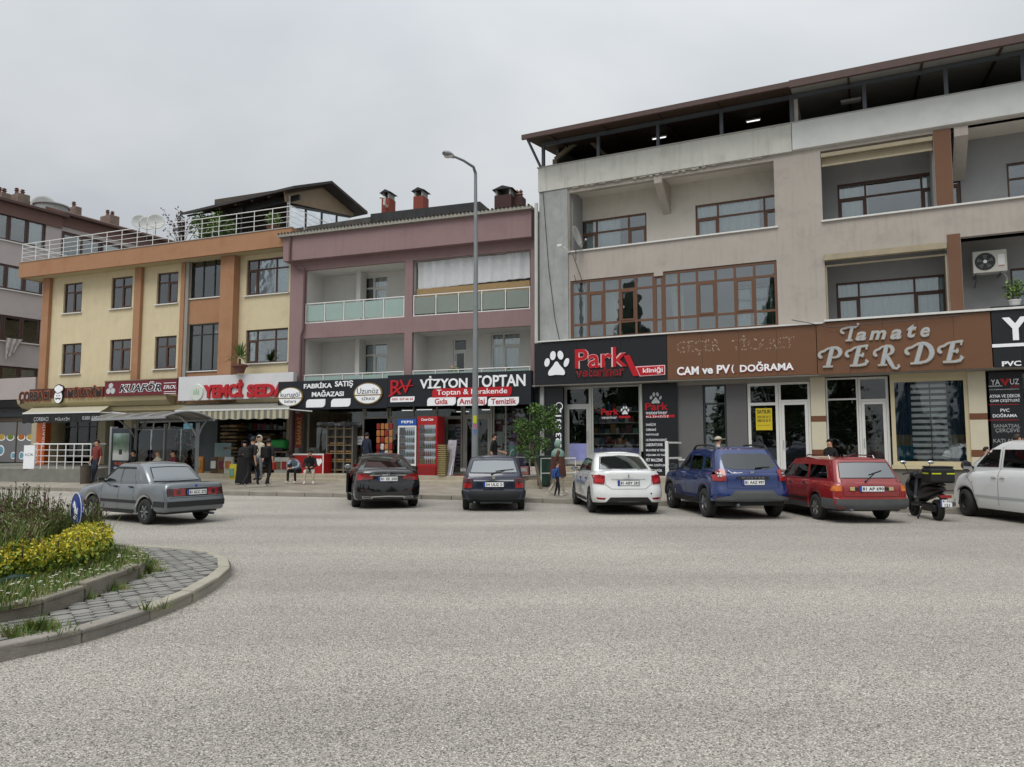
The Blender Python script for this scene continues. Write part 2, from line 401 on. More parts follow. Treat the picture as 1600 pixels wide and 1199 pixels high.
def rooms(parent, u0, u1, levels, w0, w1, m=None):
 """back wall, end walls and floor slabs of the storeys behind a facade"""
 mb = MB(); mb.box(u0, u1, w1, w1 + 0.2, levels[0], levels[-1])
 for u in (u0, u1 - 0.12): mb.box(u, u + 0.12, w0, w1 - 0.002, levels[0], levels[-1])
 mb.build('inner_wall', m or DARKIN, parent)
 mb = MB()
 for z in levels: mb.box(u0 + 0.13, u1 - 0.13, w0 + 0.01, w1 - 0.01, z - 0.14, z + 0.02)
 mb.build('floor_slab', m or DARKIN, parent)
# ==== setting: ground, carriageway, pavement
def asphalt():
 m, nt, b = newmat('worn_pale_asphalt'); N = nt.nodes
 g = N.new('ShaderNodeTexCoord')
 def nz(sc, det=2, ro=0.5):
  t = N.new('ShaderNodeTexNoise'); t.inputs['Scale'].default_value = sc; t.inputs['Detail'].default_value = det; t.inputs['Roughness'].default_value = ro; L(nt, g.outputs['Object'], t.inputs['Vector']); return t.outputs['Fac']
 v = N.new('ShaderNodeTexVoronoi'); v.inputs['Scale'].default_value = 108; L(nt, g.outputs['Object'], v.inputs['Vector'])
 sp = N.new('ShaderNodeSeparateColor'); L(nt, v.outputs['Color'], sp.inputs[0])
 cr = N.new('ShaderNodeValToRGB'); e = cr.color_ramp.elements
 e[0].position = 0.0; e[0].color = C('#2e2d2b'); e[1].position = 1.0; e[1].color = C('#c6c2ba')
 for p, c in ((0.16, '#5f5c58'), (0.3, '#8a867f'), (0.5, '#96928b'), (0.8, '#a7a299')):
  q = e.new(p); q.color = C(c)
 L(nt, sp.outputs[0], cr.inputs[0])
 md = N.new('ShaderNodeMapRange'); md.inputs[1].default_value = 0.25; md.inputs[2].default_value = 0.75; md.inputs[3].default_value = 0.0; md.inputs[4].default_value = 0.75; L(nt, v.outputs['Distance'], md.inputs[0])
 x = N.new('ShaderNodeMix'); x.data_type = 'RGBA'; L(nt, md.outputs[0], x.inputs[0]); L(nt, cr.outputs[0], x.inputs[6]); x.inputs[7].default_value = C('#6c6862')
 big = nz(0.12, 5, 0.55); mp = N.new('ShaderNodeMapping'); mp.inputs['Scale'].default_value = (0.07, 0.5, 1); mp.inputs['Rotation'].default_value = (0, 0, rad(12)); L(nt, g.outputs['Object'], mp.inputs[0])
 t2 = N.new('ShaderNodeTexNoise'); t2.inputs['Scale'].default_value = 1.0; t2.inputs['Detail'].default_value = 4; L(nt, mp.outputs[0], t2.inputs['Vector'])
 a = N.new('ShaderNodeMath'); a.operation = 'ADD'; L(nt, big, a.inputs[0]); L(nt, t2.outputs['Fac'], a.inputs[1])
 r = N.new('ShaderNodeMapRange'); r.inputs[1].default_value = 0.7; r.inputs[2].default_value = 1.3; r.inputs[3].default_value = 0.76; r.inputs[4].default_value = 1.2; L(nt, a.outputs[0], r.inputs[0])
 s = N.new('ShaderNodeVectorMath'); s.operation = 'SCALE'; L(nt, x.outputs[2], s.inputs[0]); L(nt, r.outputs[0], s.inputs['Scale'])
 sp2 = nz(1.1, 6, 0.7); r2 = N.new('ShaderNodeMapRange'); r2.inputs[1].default_value = 0.64; r2.inputs[2].default_value = 0.74; r2.inputs[3].default_value = 0; r2.inputs[4].default_value = 0.4; L(nt, sp2, r2.inputs[0])
 x2 = N.new('ShaderNodeMix'); x2.data_type = 'RGBA'; L(nt, r2.outputs[0], x2.inputs[0]); L(nt, s.outputs[0], x2.inputs[6]); x2.inputs[7].default_value = C('#5a5650')
 sc_ = N.new('ShaderNodeVectorMath'); sc_.operation = 'SCALE'; L(nt, x2.outputs[2], sc_.inputs[0]); sc_.inputs['Scale'].default_value = 1.36
 L(nt, sc_.outputs[0], b.inputs['Base Color']); b.inputs['Roughness'].default_value = 0.9; b.inputs['Specular IOR Level'].default_value = 0.25
 bp = N.new('ShaderNodeBump'); bp.inputs['Strength'].default_value = 0.8; bp.inputs['Distance'].default_value = 0.006; bp.invert = True
 L(nt, v.outputs['Distance'], bp.inputs['Height']); L(nt, bp.outputs[0], b.inputs['Normal'])
 return m
ASPH = asphalt()
MB().quad((-300, -200, -0.02), (300, -200, -0.02), (300, 400, -0.02), (-300, 400, -0.02)).build('ground', mat('dry_earth', '#7c766a', 0.95, var=0.2, scale=0.2), kind='structure')
MB().quad((-70, -45, 0), (60, -45, 0), (60, 60, 0), (-70, 60, 0)).build('road', ASPH, kind='structure')
KZ = 0.13
kpx = [(0, 760), (175, 764), (350, 768), (500, 770.5), (690, 774), (870, 780), (1040, 783.5), (1270, 789), (1490, 795), (1600, 798)]
kp = [ground(x, y, KZ) for x, y in kpx]
d0 = (kp[0] - kp[2]).normalized(); d1 = (kp[-1] - kp[-3]).normalized()
kp = [kp[0] + d0 * 30] + kp + [kp[-1] + d1 * 14]
def walkmat():
 m, nt, b = newmat('travertine_paving'); N = nt.nodes; g = N.new('ShaderNodeTexCoord')
 br = N.new('ShaderNodeTexBrick'); br.inputs['Scale'].default_value = 1.0; br.inputs['Brick Width'].default_value = 0.6; br.inputs['Row Height'].default_value = 0.4; br.inputs['Mortar Size'].default_value = 0.008
 mp = N.new('ShaderNodeMapping'); mp.inputs['Rotation'].default_value = (0, 0, rad(19)); L(nt, g.outputs['Object'], mp.inputs[0]); L(nt, mp.outputs[0], br.inputs['Vector'])
 br.inputs['Color1'].default_value = C('#a29b8f'); br.inputs['Color2'].default_value = C('#908a7e'); br.inputs['Mortar'].default_value = C('#6a6055')
 t = N.new('ShaderNodeTexNoise'); t.inputs['Scale'].default_value = 1.2; t.inputs['Detail'].default_value = 8; L(nt, g.outputs['Object'], t.inputs['Vector'])
 r = N.new('ShaderNodeMapRange'); r.inputs[1].default_value = 0.3; r.inputs[2].default_value = 0.7; r.inputs[3].default_value = 0.78; r.inputs[4].default_value = 1.15; L(nt, t.outputs['Fac'], r.inputs[0])
 s = N.new('ShaderNodeVectorMath'); s.operation = 'SCALE'; L(nt, br.outputs['Color'], s.inputs[0]); L(nt, r.outputs[0], s.inputs['Scale']); L(nt, s.outputs[0], b.inputs['Base Color'])
 b.inputs['Roughness'].default_value = 0.45
 return m
mb = MB()
for a, b in zip(kp[:-1], kp[1:]):
 mb.quad(a + Vector((0, .12, 0)), b + Vector((0, .12, 0)), Vector((b.x + 3.5, b.y + 9, 0.30)), Vector((a.x + 3.5, a.y + 9, 0.30)))
mb.build('pavement', walkmat(), kind='structure')
KERBM = mat('grey_kerb_stone', '#8b867c', 0.9, var=0.16, scale=2.5, bump=0.3, stain=0.4)
kerb = bpy.data.objects.new('pavement_kerb', None); COL.objects.link(kerb); kerb['kind'] = 'structure'
cur = kp[0].copy(); i = 0; seglen = 0.98
pts = []; carry = 0.0
for a, b in zip(kp[:-1], kp[1:]):
 l = (b - a).length; t = carry
 while t < l: pts.append(a + (b - a) * t / l); t += 1.0
 carry = t - l
for a, b in zip(pts[:-1], pts[1:]):
 if a.x < -24 or a.x > 15: continue
 d = (b - a).normalized(); n = Vector((-d.y, d.x, 0)); g = 0.008; dz = rnd.uniform(-.006, .004)
 p0 = a + d * g; p1 = b - d * g
 m_ = MB(); q = [p0, p1, p1 + n * 0.15, p0 + n * 0.15]
 m_.add([(p.x, p.y, -0.01) for p in q] + [(p.x, p.y, KZ + dz) for p in q], [(0, 3, 2, 1), (4, 5, 6, 7), (0, 1, 5, 4), (1, 2, 6, 5), (2, 3, 7, 6), (3, 0, 4, 7)])
 m_.build('kerb_stone', KERBM, kerb, bevel=0.012)
# ==== right-hand building (mauve, brown windows)
FR = Plane(2.08, 26.7, .481); FM = Plane(.72, 27.9, .36); FL = Plane(-10.42, 32.4, .39)
def facade_root(name, F, label, cat='building'):
 o = thing(name, label, cat, F.o, F.ang); return o
RB = facade_root('apartment_building', FR, 'mauve four storey apartment block with open terrace roof, above the veterinary and curtain shops')
F = FR; U = F.U; RE = 16.2                                            # right end beyond the frame
SL1, SL2, BT0, BT1 = 5.47, 8.72, 11.14, 12.06
uA0, uA1 = 0.04, 7.22; uB0 = U(1284, 0, 300); uPa, uPb = U(1462, 0, 300), U(1490, 0, 300)
uB0l, uQa, uQb = U(1290, 0, 450), U(1483, 0, 450), U(1505, 0, 450)
mb = MB()
holes = [(uA0, uA1, SL2, BT0 - 0.18), (uB0, uPa, SL2, BT0 - 0.12), (uPb, RE, SL2, BT0 - 0.05),
  (uA0 + .02, uA1, 5.46, 7.64), (uB0l, uQa, SL1, 7.62), (uQb, RE, SL1, 7.75)]
mb.wall(0.0, RE, 3.82, BT0, 0.0, holes, 0.22)
mb.build('wall', MAUVE, RB)
box('end_wall', CEMENT, RB, -1.15, -1.0, -0.04, 9.0, -0.1, BT0 - 0.002)
box('corner_column', CEMENT, RB, -0.998, -0.002, -0.06, 0.3, 3.82, BT0 - 0.003)
box('side_wall', CEMENT, RB, RE - 0.2, RE, 0.25, 9.0, -0.1, 14.6)
box('back_wall', CEMENT, RB, -1.0, RE, 9.0, 9.2, -0.1, 14.6)
mb = MB(); W = 1.25
wA1 = (F.U(907, W, 340), F.U(1010, W, 340)); wA2 = (F.U(1086, W, 310), F.U(1228, W, 310))
zA = F.Z(907, 347.5, W); zA2 = F.Z(1086, 320, W); zAm = (zA + zA2) / 2
mb.wall(0.0, 8.2, SL2 - .3, BT0, W, [(wA1[0], wA1[1], SL2 - 0.25, zAm), (wA2[0], wA2[1], SL2 - 0.25, zAm)], 0.12); mb.build('loggia_wall', CREAMW, RB)
win(RB, *wA1, SL2 - 0.25, zAm, W + 0.05, (1.0, 2.2, 1.1), 0.42, WOODF, 'part', sash=(0, 2)); win(RB, *wA2, SL2 - 0.25, zAm, W + 0.05, (1.1, 2.4, 1.0), 0.42, WOODF, [(0, .72)], sash=(0, 2))
mb = MB(); wB = (F.U(1308, W, 289), F.U(1500, W, 270)); zB = F.Z(1308, 289, W)
wBl = (F.U(1306, W, 443), F.U(1479, W, 427)); zBl = F.Z(1306, 443, W)
wC = (F.U(1572, W, 255), F.U(1572, W, 255) + 2.0); zC = F.Z(1572, 256, W); wCl = (F.U(1578, W, 420), F.U(1578, W, 420) + 2.2); zCl = F.Z(1578, 420, W)
mb.wall(8.25, RE, SL2 - .3, BT0, W, [(wB[0], wB[1], SL2 - .2, zB), (wC[0], wC[1], SL2 - .2, zC)], 0.12)
mb.wall(8.25, RE, SL1 - .3, 7.9, W, [(wBl[0], wBl[1], SL1 - .2, zBl), (wCl[0], wCl[1], SL1 - .2, zCl)], 0.12)
mb.build('loggia_wall', GREYPL, RB)
win(RB, *wB, SL2 - .2, zB, W + .05, (1, 2.1, 1.3), 0.42, DWOODF, [(0.0, .25), (.7, .95)], sash=(0, 2)); win(RB, *wBl, SL1 - .2, zBl, W + .05, (1, 2.6, 1.35), 0.42, DWOODF, 'full', sash=(0, 2))
win(RB, *wC, SL2 - .2, zC, W + .05, (1, 1), 0.4, DWOODF, None); win(RB, *wCl, SL1 - .2, zCl, W + .05, (1, 1), 0.7, DWOODF, None)
mb = MB()
for a, b in ((0.0, 0.10), (uB0 - 0.12, uB0 - .02), (uPb - 0.5, uPb - .01)): mb.box(a, b, 0.23, W - .001, SL2 - .3, BT0)
for a, b in ((uB0l - 0.12, uB0l - .02), (uQb - 0.35, uQb - .01)): mb.box(a, b, 0.23, W - .001, SL1 - .3, 7.85)
mb.build('loggia_partition', GREYPL, RB)
mb = MB(); mb.box(0.11, RE - .3, 0.01, W - .002, 8.05, 8.2); mb.box(0.11, RE - .3, 0.01, W - 0.002, BT0 - .05, BT0 + .1); mb.box(8.1, RE - .3, .01, W - 0.002, 4.9, 5.0); mb.build('loggia_slab', CREAMW, RB)
box('parapet_top', MARBLE, RB, uA0 - 0.05, uA1 + 0.08, -0.06, 0.26, SL2 - 0.02, SL2 + 0.03)
box('parapet_top', MARBLE, RB, uB0 - 0.04, RE, -0.07, 0.26, SL2 - 0.02, SL2 + 0.03)
box('parapet_top', MARBLE, RB, uB0l - 0.06, RE, -0.40, 0.26, SL1 - 0.02, SL1 + 0.04)
box('parapet_top', MARBLE, RB, -1.1, uB0l - 0.1, -0.37, 0.05, 5.40, 5.445)
box('brown_pillar', BRPIL, RB, uPa + .01, uPb - .01, -0.03, 0.3, SL2 + 0.032, BT0 - .05); box('brown_pillar', BRPIL, RB, uQa + .01, uQb - .01, -0.03, 0.3, SL1 + 0.045, 7.86)
def bracket(u0, u1, z1, w0, w1, drop, name='beam_bracket', m=MAUVE):
 MB().prism([(w0, z1), (w1, z1), (w1, z1 - drop), (w0, z1 - 0.28)], 'x', u0, u1).build(name, m, RB)
ub = U(1022, 0, 285); bracket(ub, ub + .28, BT0 - .052, -0.02, W - 0.01, 1.05)
ub = U(1491, 0, 215); bracket(ub, ub + .36, BT0 - .052, -0.02, W - .01, 1.25)
mb = MB(); mb.box(uB0 + .02, uPa - .02, -0.05, 0.12, BT0 - .34, BT0 - .22); mb.box(uB0 + .02, uPa - .02, .05, 0.10, BT0 - .62, BT0 - .57); mb.box(uB0 + .02, uPa - .02, .11, 0.13, BT0 - .57, BT0 - .36); mb.build('awning_cassette', mat('beige_cassette', '#9b9078', .6, var=.15, scale=4), RB)
mb = MB(); mb.box(uB0l - .02, uQa - .02, -0.12, 0.1, 7.44, 7.62); mb.box(uB0l, uQa - .02, .05, 0.10, 7.26, 7.31); mb.box(uB0l + .005, uB0l + .055, .05, .1, 5.52, 7.26); mb.box(uQa - .06, uQa - .01, .05, .1, 5.52, 7.26); mb.build('awning_cassette', mat('beige_cassette', '#9b9078'), RB)
uN0, uN1 = U(1022, 0, 430), U(1035, 0, 430)
n1_ = 5;
win(RB, uA0 + .03, uN0, 5.47, 7.62, 0.03, (1, 1, 1, 1, 1), 0.36, WOODF, None, sill=False, sash=(1, 3), low=0.42, fw=0.075)
win(RB, uN0 + .002, uN1, 5.47, 7.5, 0.03, (1, ), 0.24, WOODF, None, sill=False, low=0.42, fw=0.06)
win(RB, uN1 + .002, uA1 - .01, 5.47, 7.62, 0.03, (.75, 1, 1, 1, 1, 1), 0.36, WOODF, None, sill=False, sash=(2, 4), low=0.42, fw=0.075)
box('lintel_block', MAUVE, RB, uN0 - .01, uN1 + .02, 0.0 - .012, 0.1, 7.5, 7.66)
mb = MB(); mb.wall(0.05, 8.0, 5.0, 8.05, 1.9, [(5.6, 6.9, 5.2, 7.3)], 0.1); mb.build('sunroom_wall', mat('sunroom_plaster', '#8d9094', .9, var=.06, scale=1), RB)
win(RB, 5.62, 6.88, 5.3, 7.28, 1.95, (1, 1), .4, WHITEF, 'full', sill=False, back=.1)
for a, b in ((1.2, 1.75), (3.55, 4.1), (.1, .5)):
 n = 24; rows = [[], []]
 for k in range(n + 1):
  t = a + (b - a) * k / n; y = 0.42 + .03 * math.sin(k * 1.5); rows[0].append((t + (.25 if a > 3 else 0) * (1 - k / n), y, 5.45)); rows[1].append((t, y, 7.55))
 MB().grid(rows).build('drape', LINEN, RB, smooth=60)
bc = MB(); bc.box(-1.17, U(1237, -.08, 210) - .01, -0.1, 0.14, BT0 + .002, BT1); bc.build('terrace_parapet', BANDC, RB)
bc = MB(); bc.box(U(1237, -.08, 210) + .01, RE, -0.12, 0.14, BT0 + .03 , BT1 + .0); bc.build('terrace_parapet', mat('white_render', '#cfd1cf', .9, var=.05, scale=1.5, bump=.2, stain=.3, stain_col='#a6a8a5'), RB)
mb = MB(); mb.box(-1.2, RE, -0.14, 0.17, BT1 + .001, BT1 + .035); mb.build('parapet_coping', mat('pale_coping', '#a9a9a5', .6, var=.1, scale=4), RB)
mb = MB()
for k in range(60):                                                     # broken lower edge of the render
 a = 0.2 + k * .115; h = rnd.uniform(.02, .1) * (1 if 18 < k < 40 else .6)
 mb.box(a, a + .125, -0.075, -0.012, BT0 - h + .002, BT0 + .001)
mb.build('broken_render', mat('crumbling_render', '#aaa69a', .95, var=.3, scale=14, bump=.5, bscale=40), RB)
box('end_parapet', BANDC, RB, -1.17, -1.02, .142, 8.9, BT0 + .002, BT1)
zR0 = F.Z(817, 214, -1.0); zR1 = F.Z(1600, 58, -1.0)
zE = (zR0 + zR1) / 2; uR0 = F.U(817, -1.0, 214)
uW = U(1238, 0, 170)
def pitch(w): return zE + (w + 1.0) * 0.16
for nm, a, b, m_ in (('roof_boarding', uR0, uW, TIMBER), ('roof_boarding', uW + .01, RE + .3, mat('pale_ceiling_board', '#8b8a85', .85, var=.08, scale=3))):
 MB().prism([(-0.95, pitch(-.95) - .02), (4.2, pitch(4.2) - .02), (4.2, pitch(4.2) - .05), (-0.95, pitch(-.95) - .05)], 'x', a, b).build(nm, m_, RB)
MB().prism([(-1.0, pitch(-1.0)), (4.25, pitch(4.25)), (9.2, pitch(4.25) - .7), (9.2, pitch(4.25) - .85), (4.25, pitch(4.25) - .018), (-1.0, pitch(-1) - .018)], 'x', uR0, RE + .3).build('roof', mat('brown_tile_roof', '#5a3d33', .8, var=.2, scale=5), RB)
mb = MB(); mb.box(uR0 - .03, uW, -1.07, -0.97, zE - .12, zE + .05); mb.box(uW + .002, RE + .3, -1.08, -0.97, zE - .16, zE + .07); mb.build('gutter', ROOFBR, RB)
mb = MB()
for k in range(9): u = uR0 + .9 + k * 2.0; mb.prism([(-.96, pitch(-.96) - .052), (4.0, pitch(4.0) - .052), (4.0, pitch(4) - .15), (-.96, pitch(-.96) - .10)], 'x', u, u + .06)
mb.build('rafter', mat('dark_timber', '#3d2b20', .8, var=.2, scale=6), RB)
mb = MB(); zb = F.Z(1600, 76, 0.0); mb.box(-1.1, RE, 0.0, 0.1, pitch(0) - .2, pitch(0) - .07); mb.build('ridge_beam', STEELG, RB)
for px, py in ((849, 240), (935, 220), (1028, 200), (1127, 180), (1350, 140), (1477, 115), (1597, 90)):
 u = U(px, .05, py); box('steel_post', STEELG, RB, u - .055, u + .055, 0.0, 0.11, BT1 + .036, pitch(0) - .201)
u = U(1240, .05, 170); box('terrace_partition', CREAMW, RB, u, u + .12, 0.11, 4.0, BT1 + .036, pitch(0) - .2); box('steel_post', STEELG, RB, u - .12, u - .01, 0, .11, BT1 + .036, pitch(0) - .201)
MB().bar((uR0 + .15, -.9, zE - .1), (-1.05, -.05, BT1 - .02), .07).build('stay_rod', STEELG, RB)
mb = MB(); mb.box(-1.0, RE - .2, 3.9, 4.0, BT1 - .9, 14.6); mb.box(-1.0, -0.9, 1.3, 4.0, BT1 - .9, 13.7); mb.build('attic_wall', mat('attic_plaster', '#77756e', .95, var=.15, scale=2), RB)
mb = MB(); mb.box(-1, RE - .2, .15, 4.0, BT0 + .2, BT0 + .3); mb.build('terrace_floor', CEMENT, RB)
mb = MB(); a = Vector((F.U(868, 1.2, 250), 1.2, F.Z(868, 250, 1.2))); b = Vector((F.U(912, 1.2, 212), 1.2, F.Z(912, 212, 1.2))); mb.bar(a, b, .16); mb.bar(b, (b.x + 1.5, 2.2, BT1), .1); mb.bar((a.x, 1.2, BT1 + .03), a, .18)
o = mb.build('wooden_prop', mat('raw_timber', '#8b8170', .9, var=.3, scale=6), None); tag(o, 'leaning weathered timber props at the left end of the roof terrace', 'timber'); o.parent = None; o.location = F.o; o.rotation_euler = (0, 0, F.ang)
LAMPM = mat('fluorescent_tube', '#ffffff', .4, var=0, emit='#ffffff', estr=.9)
def ceiling_tube(px0, py0, px1, py1, w, lit, label, wd=.05):
 u0, z0 = F.uz(px0, py0, w); u1, z1 = F.uz(px1, py1, w); z = min((z0 + z1) / 2, pitch(w) - .2)
 o = thing('ceiling_light', label, 'ceiling light', F.world(u0, w, z), F.ang)
 MB().box(0, u1 - u0, 0, wd * 2, 0, .05).build('housing', WHITEM, o); MB().box(.03, u1 - u0 - .03, .01, wd * 2 - .01, -.03, -.001).build('tube', LAMPM if lit else WHITEM, o)
ceiling_tube(1018, 204, 1041, 200, 1.8, True, 'lit fluorescent tube under the timber terrace roof, nearer the left end', .03)
ceiling_tube(1165, 176, 1188, 173, 1.8, True, 'lit fluorescent tube under the timber terrace roof, beside the partition', .03)
ceiling_tube(1313, 147, 1345, 139, 1.5, False, 'square white ceiling light under the pale terrace ceiling', .12)
G0 = 0.93; GT = 3.68; GW = 0.35
CR = {}
def gx(px, py=660): return F.U(px, GW, py)
mb = MB(); mb.box(-1.15, RE, 0.34, 5.0, 0.0, G0 - .06); mb.build('plinth', mat('grey_stone_plinth', '#7d7b74', .85, var=.12, scale=3, bump=.2), RB)
mb = MB(); mb.box(-1.1, RE, GW + .1, 4.9, G0 - .058, G0 - .01); mb.build('shop_floor', mat('shop_floor_tile', '#8a8580', .3, var=.1), RB)
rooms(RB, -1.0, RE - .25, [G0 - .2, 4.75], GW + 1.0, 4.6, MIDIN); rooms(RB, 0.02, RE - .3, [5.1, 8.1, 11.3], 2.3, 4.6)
box('sign_soffit', mat('soffit_grey', '#8f8d87', .8, var=.08), RB, -1.35, RE, -0.28, GW + .4, GT + .12, 3.836)
box('lintel', mat('soffit_grey', '#8f8d87'), RB, gx(1058), gx(1290), GW - .04, GW + .3, GT, GT + .118)
box('shop_pier', BLACKPNL, RB, gx(836), gx(881), GW - .32, GW + .2, G0 - .6, GT + .1)
box('shop_pier', BLACKPNL, RB, gx(1006), gx(1058), GW - .1, GW + .2, 0.38, GT + .11)
GREYPN = mat('mid_grey_panel', '#605f60', .5, var=.04, scale=2)
box('grey_panel', GREYPN, RB, gx(1059), gx(1099), GW - .03, GW + .06, G0 + .25, GT - .005); box('grey_panel', GREYPN, RB, gx(1136), gx(1168), GW - .03, GW + .06, G0 - .05, GT - .005)
box('grey_panel', mat('light_grey_panel', '#86868a', .5, var=.04), RB, gx(1058.5), gx(1099), GW - .05, GW + .06, 0.36, G0 + .2); box('panel_ledge', WHITEM, RB, gx(1058), gx(1099), GW - .1, GW + .06, G0 + .2, G0 + .25)
def beam_stripes(px0, px1):
 a, b = gx(px0), gx(px1); cm = mat('cream_tile_pier', '#c6bfa8', .6, var=.05, scale=3); bm_ = mat('brown_tile_band', '#6b4227', .5, var=.08, scale=3)
 zz = [(0.35, 1.30, cm), (1.305, 1.50, bm_), (1.505, 2.38, cm), (2.385, 2.56, bm_), (2.565, GT + .11, cm)]
 for z0, z1, m_ in zz: box('pier_cladding', m_, RB, a, b, GW - .08 - (.006 if m_ is bm_ else 0), GW + .2, z0, z1)
beam_stripes(1268, 1291); beam_stripes(1515, 1543)
def door(parent, u0, u1, z0, z1, w, fm, kick=0.0, handle='r', transom=0.0, fw=.09, glass=SHOPGL, kickm=None, leaf_fw=.09):
 d = MB(); d.box(u0, u0 + fw, w, w + .08, z0, z1); d.box(u1 - fw, u1, w, w + .08, z0, z1); d.box(u0 + fw, u1 - fw, w, w + .08, z1 - fw, z1)
 zt = z1 - fw
 if transom: d.box(u0 + fw, u1 - fw, w, w + .08, zt - transom - fw, zt - transom)
 fr = d.build('door_frame', fm, parent)
 if transom: MB().box(u0 + fw, u1 - fw, w + .03, w + .036, zt - transom, zt).build('pane', glass, fr); zt -= transom + fw
 a, b, q = u0 + fw + .006, u1 - fw - .006, leaf_fw
 l = MB(); l.box(a, a + q, w - .01, w + .04, z0 + .02, zt - .006); l.box(b - q, b, w - .01, w + .04, z0 + .02, zt - .006); l.box(a + q, b - q, w - .01, w + .04, z0 + .02, z0 + .16); l.box(a + q, b - q, w - .01, w + .04, zt - q, zt - .006)
 lf = l.build('door', fm, parent)
 MB().box(a + q, b - q, w + .01, w + .016, z0 + .16 + kick, zt - q).build('pane', glass, lf)
 if kick: MB().box(a + q, b - q, w + .006, w + .02, z0 + .16, z0 + .158 + kick).build('kick_panel', kickm or fm, lf)
 hx = b - q / 2 if handle == 'r' else a + q / 2
 MB().tube([(hx, w - .01, z0 + .95), (hx, w - .07, z0 + .97), (hx, w - .07, z0 + 1.2), (hx, w - .01, z0 + 1.22)], .012, 6).build('handle', ALU, lf)
 return lf
VPRINT = mat('blue_pink_print', '#8f93c8', .4, var=.35, scale=1.3)
door(RB, gx(882), gx(924), G0, GT + .1, GW, mat('pale_alu_frame', '#b3b4b0', .4, metal=.3, var=.05), .62, 'r', .55, kickm=VPRINT)
win(RB, gx(924.5), gx(1001), G0 + .25, GT + .1, GW, (1,), 0, mat('pale_alu_frame', ''), None, sill=False, glass=SHOPGL, name='shop_window')
box('print_strip', VPRINT, RB, gx(925), gx(1000), GW + .04, GW + .05, G0 + .32, G0 + .62)
box('window_ledge', STONE, RB, gx(924), gx(1006), GW - .15, GW + .2, 0.36, G0 + .249)
MB().tube([(gx(1003), GW - .08, GT + .1), (gx(1003.5), GW - .08, 2.0), (gx(1003.5), GW - .08, G0 + .5)], .045, 8).build('drain_pipe', COPPIPE, RB)
win(RB, gx(1099.5), gx(1135.5), G0 - .1, GT - .005, GW + .02, (1,), .55, mat('anthracite_frame', '#2c3033', .4, var=.05), None, sill=False, name='shop_window')
mb = MB()
for k in range(44): z = G0 + .05 + k * .055; mb.box(gx(1102), gx(1133), GW + .14, GW + .165, z, z + .006)
mb.build('blind', mat('dark_blind', '#3b3f42', .6, var=.05), RB)
win(RB, gx(1169), gx(1217), G0 - .35, GT - .01, GW, (1,), .55, WHITEF, None, sill=False, fw=.09, glass=SHOPGL, name='shop_window')
door(RB, gx(1217.5), gx(1267), G0 - .35, GT - .01, GW, WHITEF, 0, 'l', .5, fw=.07)
win(RB, gx(1291.5), gx(1342), G0 - .3, GT + .08, GW + .15, (1,), .6, WHITEF, None, sill=False, fw=.05, glass=SHOPGL, name='shop_window')
door(RB, gx(1342.5), gx(1390), G0 - .3, GT + .08, GW + .15, WHITEF, 0, 'l', .62, fw=.07)
box('threshold', STONE, RB, gx(1291.5), gx(1392), GW - .15, GW + .2, .36, G0 - .302)
CRF = mat('cream_shop_frame', '#bfb493', .5, var=.06, scale=4)
win(RB, gx(1393), gx(1515), G0 + .12, GT - .02, GW - .02, (1,), 0, CRF, None, sill=False, fw=.11, glass=SHOPGL, name='shop_window')
box('shop_lintel', CRF, RB, gx(1393), gx(1515), GW - .05, GW + .2, GT - .018, GT + .118); box('window_ledge', CRF, RB, gx(1391), gx(1517), GW - .12, GW + .15, G0 - .0, G0 + .118)
box('window_base', mat('streaked_stone', '#6f6b64', .7, var=.15, scale=3, streak=.4), RB, gx(1391), gx(1517), GW - .05, GW + .15, .33, G0 - .002)
def drape(parent, a, b, z0, z1, w, m_, name='display_curtain', amp=.04):
 n = 40; rows = []
 for j in range(2):
  rows.append([(a + (b - a) * k / n, w + amp * math.sin(k * .85) + .02 * math.sin(k * .31 + a), (z0, z1)[j]) for k in range(n + 1)])
 return MB().grid(rows).build(name, m_, parent, smooth=60)
NAVYC = mat('navy_curtain', '#3d526e', .9, var=.12, scale=4); TEALC = mat('teal_curtain', '#23708c', .9, var=.1, scale=4); BEIGC = mat('beige_curtain', '#8b8270', .9, var=.1)
for a, b in ((1399, 1424), (1483, 1508)):
 x0, x1 = gx(a), gx(b)
 drape(RB, x0, x1, 1.95, GT - .12, GW + .2, NAVYC); drape(RB, x0, x1, 1.62, 1.948, GW + .2, BEIGC); drape(RB, x0 - .03, x1 + .03, G0 + .26, 1.618, GW + .2, TEALC)
WSLAT = mat('white_blind_band', '#eef1f3', .7, var=.04); DSLAT = mat('dark_blind_band', '#3b434d', .7, var=.04)
zz = G0 + .3; k = 0
while zz < GT - .2:
 MB().box(gx(1394.5), gx(1508), GW + .30, GW + .305, zz, zz + .1).build('blind_band', WSLAT, RB); MB().box(gx(1394.5), gx(1508), GW + .31, GW + .315, zz + .1, zz + .18).build('blind_band', DSLAT, RB); zz += .18
mb = MB()
for px in (1424, 1455, 1482): mb.box(gx(px), gx(px) + .025, GW + .27, GW + .285, G0 + .25, GT - .1)
mb.build('blind_cord', mat('dark_blind_band', ''), RB)
o = thing('drawer_unit', 'pale wooden drawer unit inside the curtain shop doorway', 'drawers', F.world(F.U(1366, 1.6, 700), 1.7, G0 - .01), F.ang)
MB().box(0, .9, 0, .5, 0, 1.0).build('cabinet', mat('weathered_oak', '#857b6c', .7, var=.25, scale=(4)), o, bevel=.01)
for k in range(4): MB().box(.03, .87, -.02, -.001, .05 + k * .24, .26 + k * .24).build('drawer', mat('pale_oak', '#9a9080', .7, var=.25, scale=5), o)
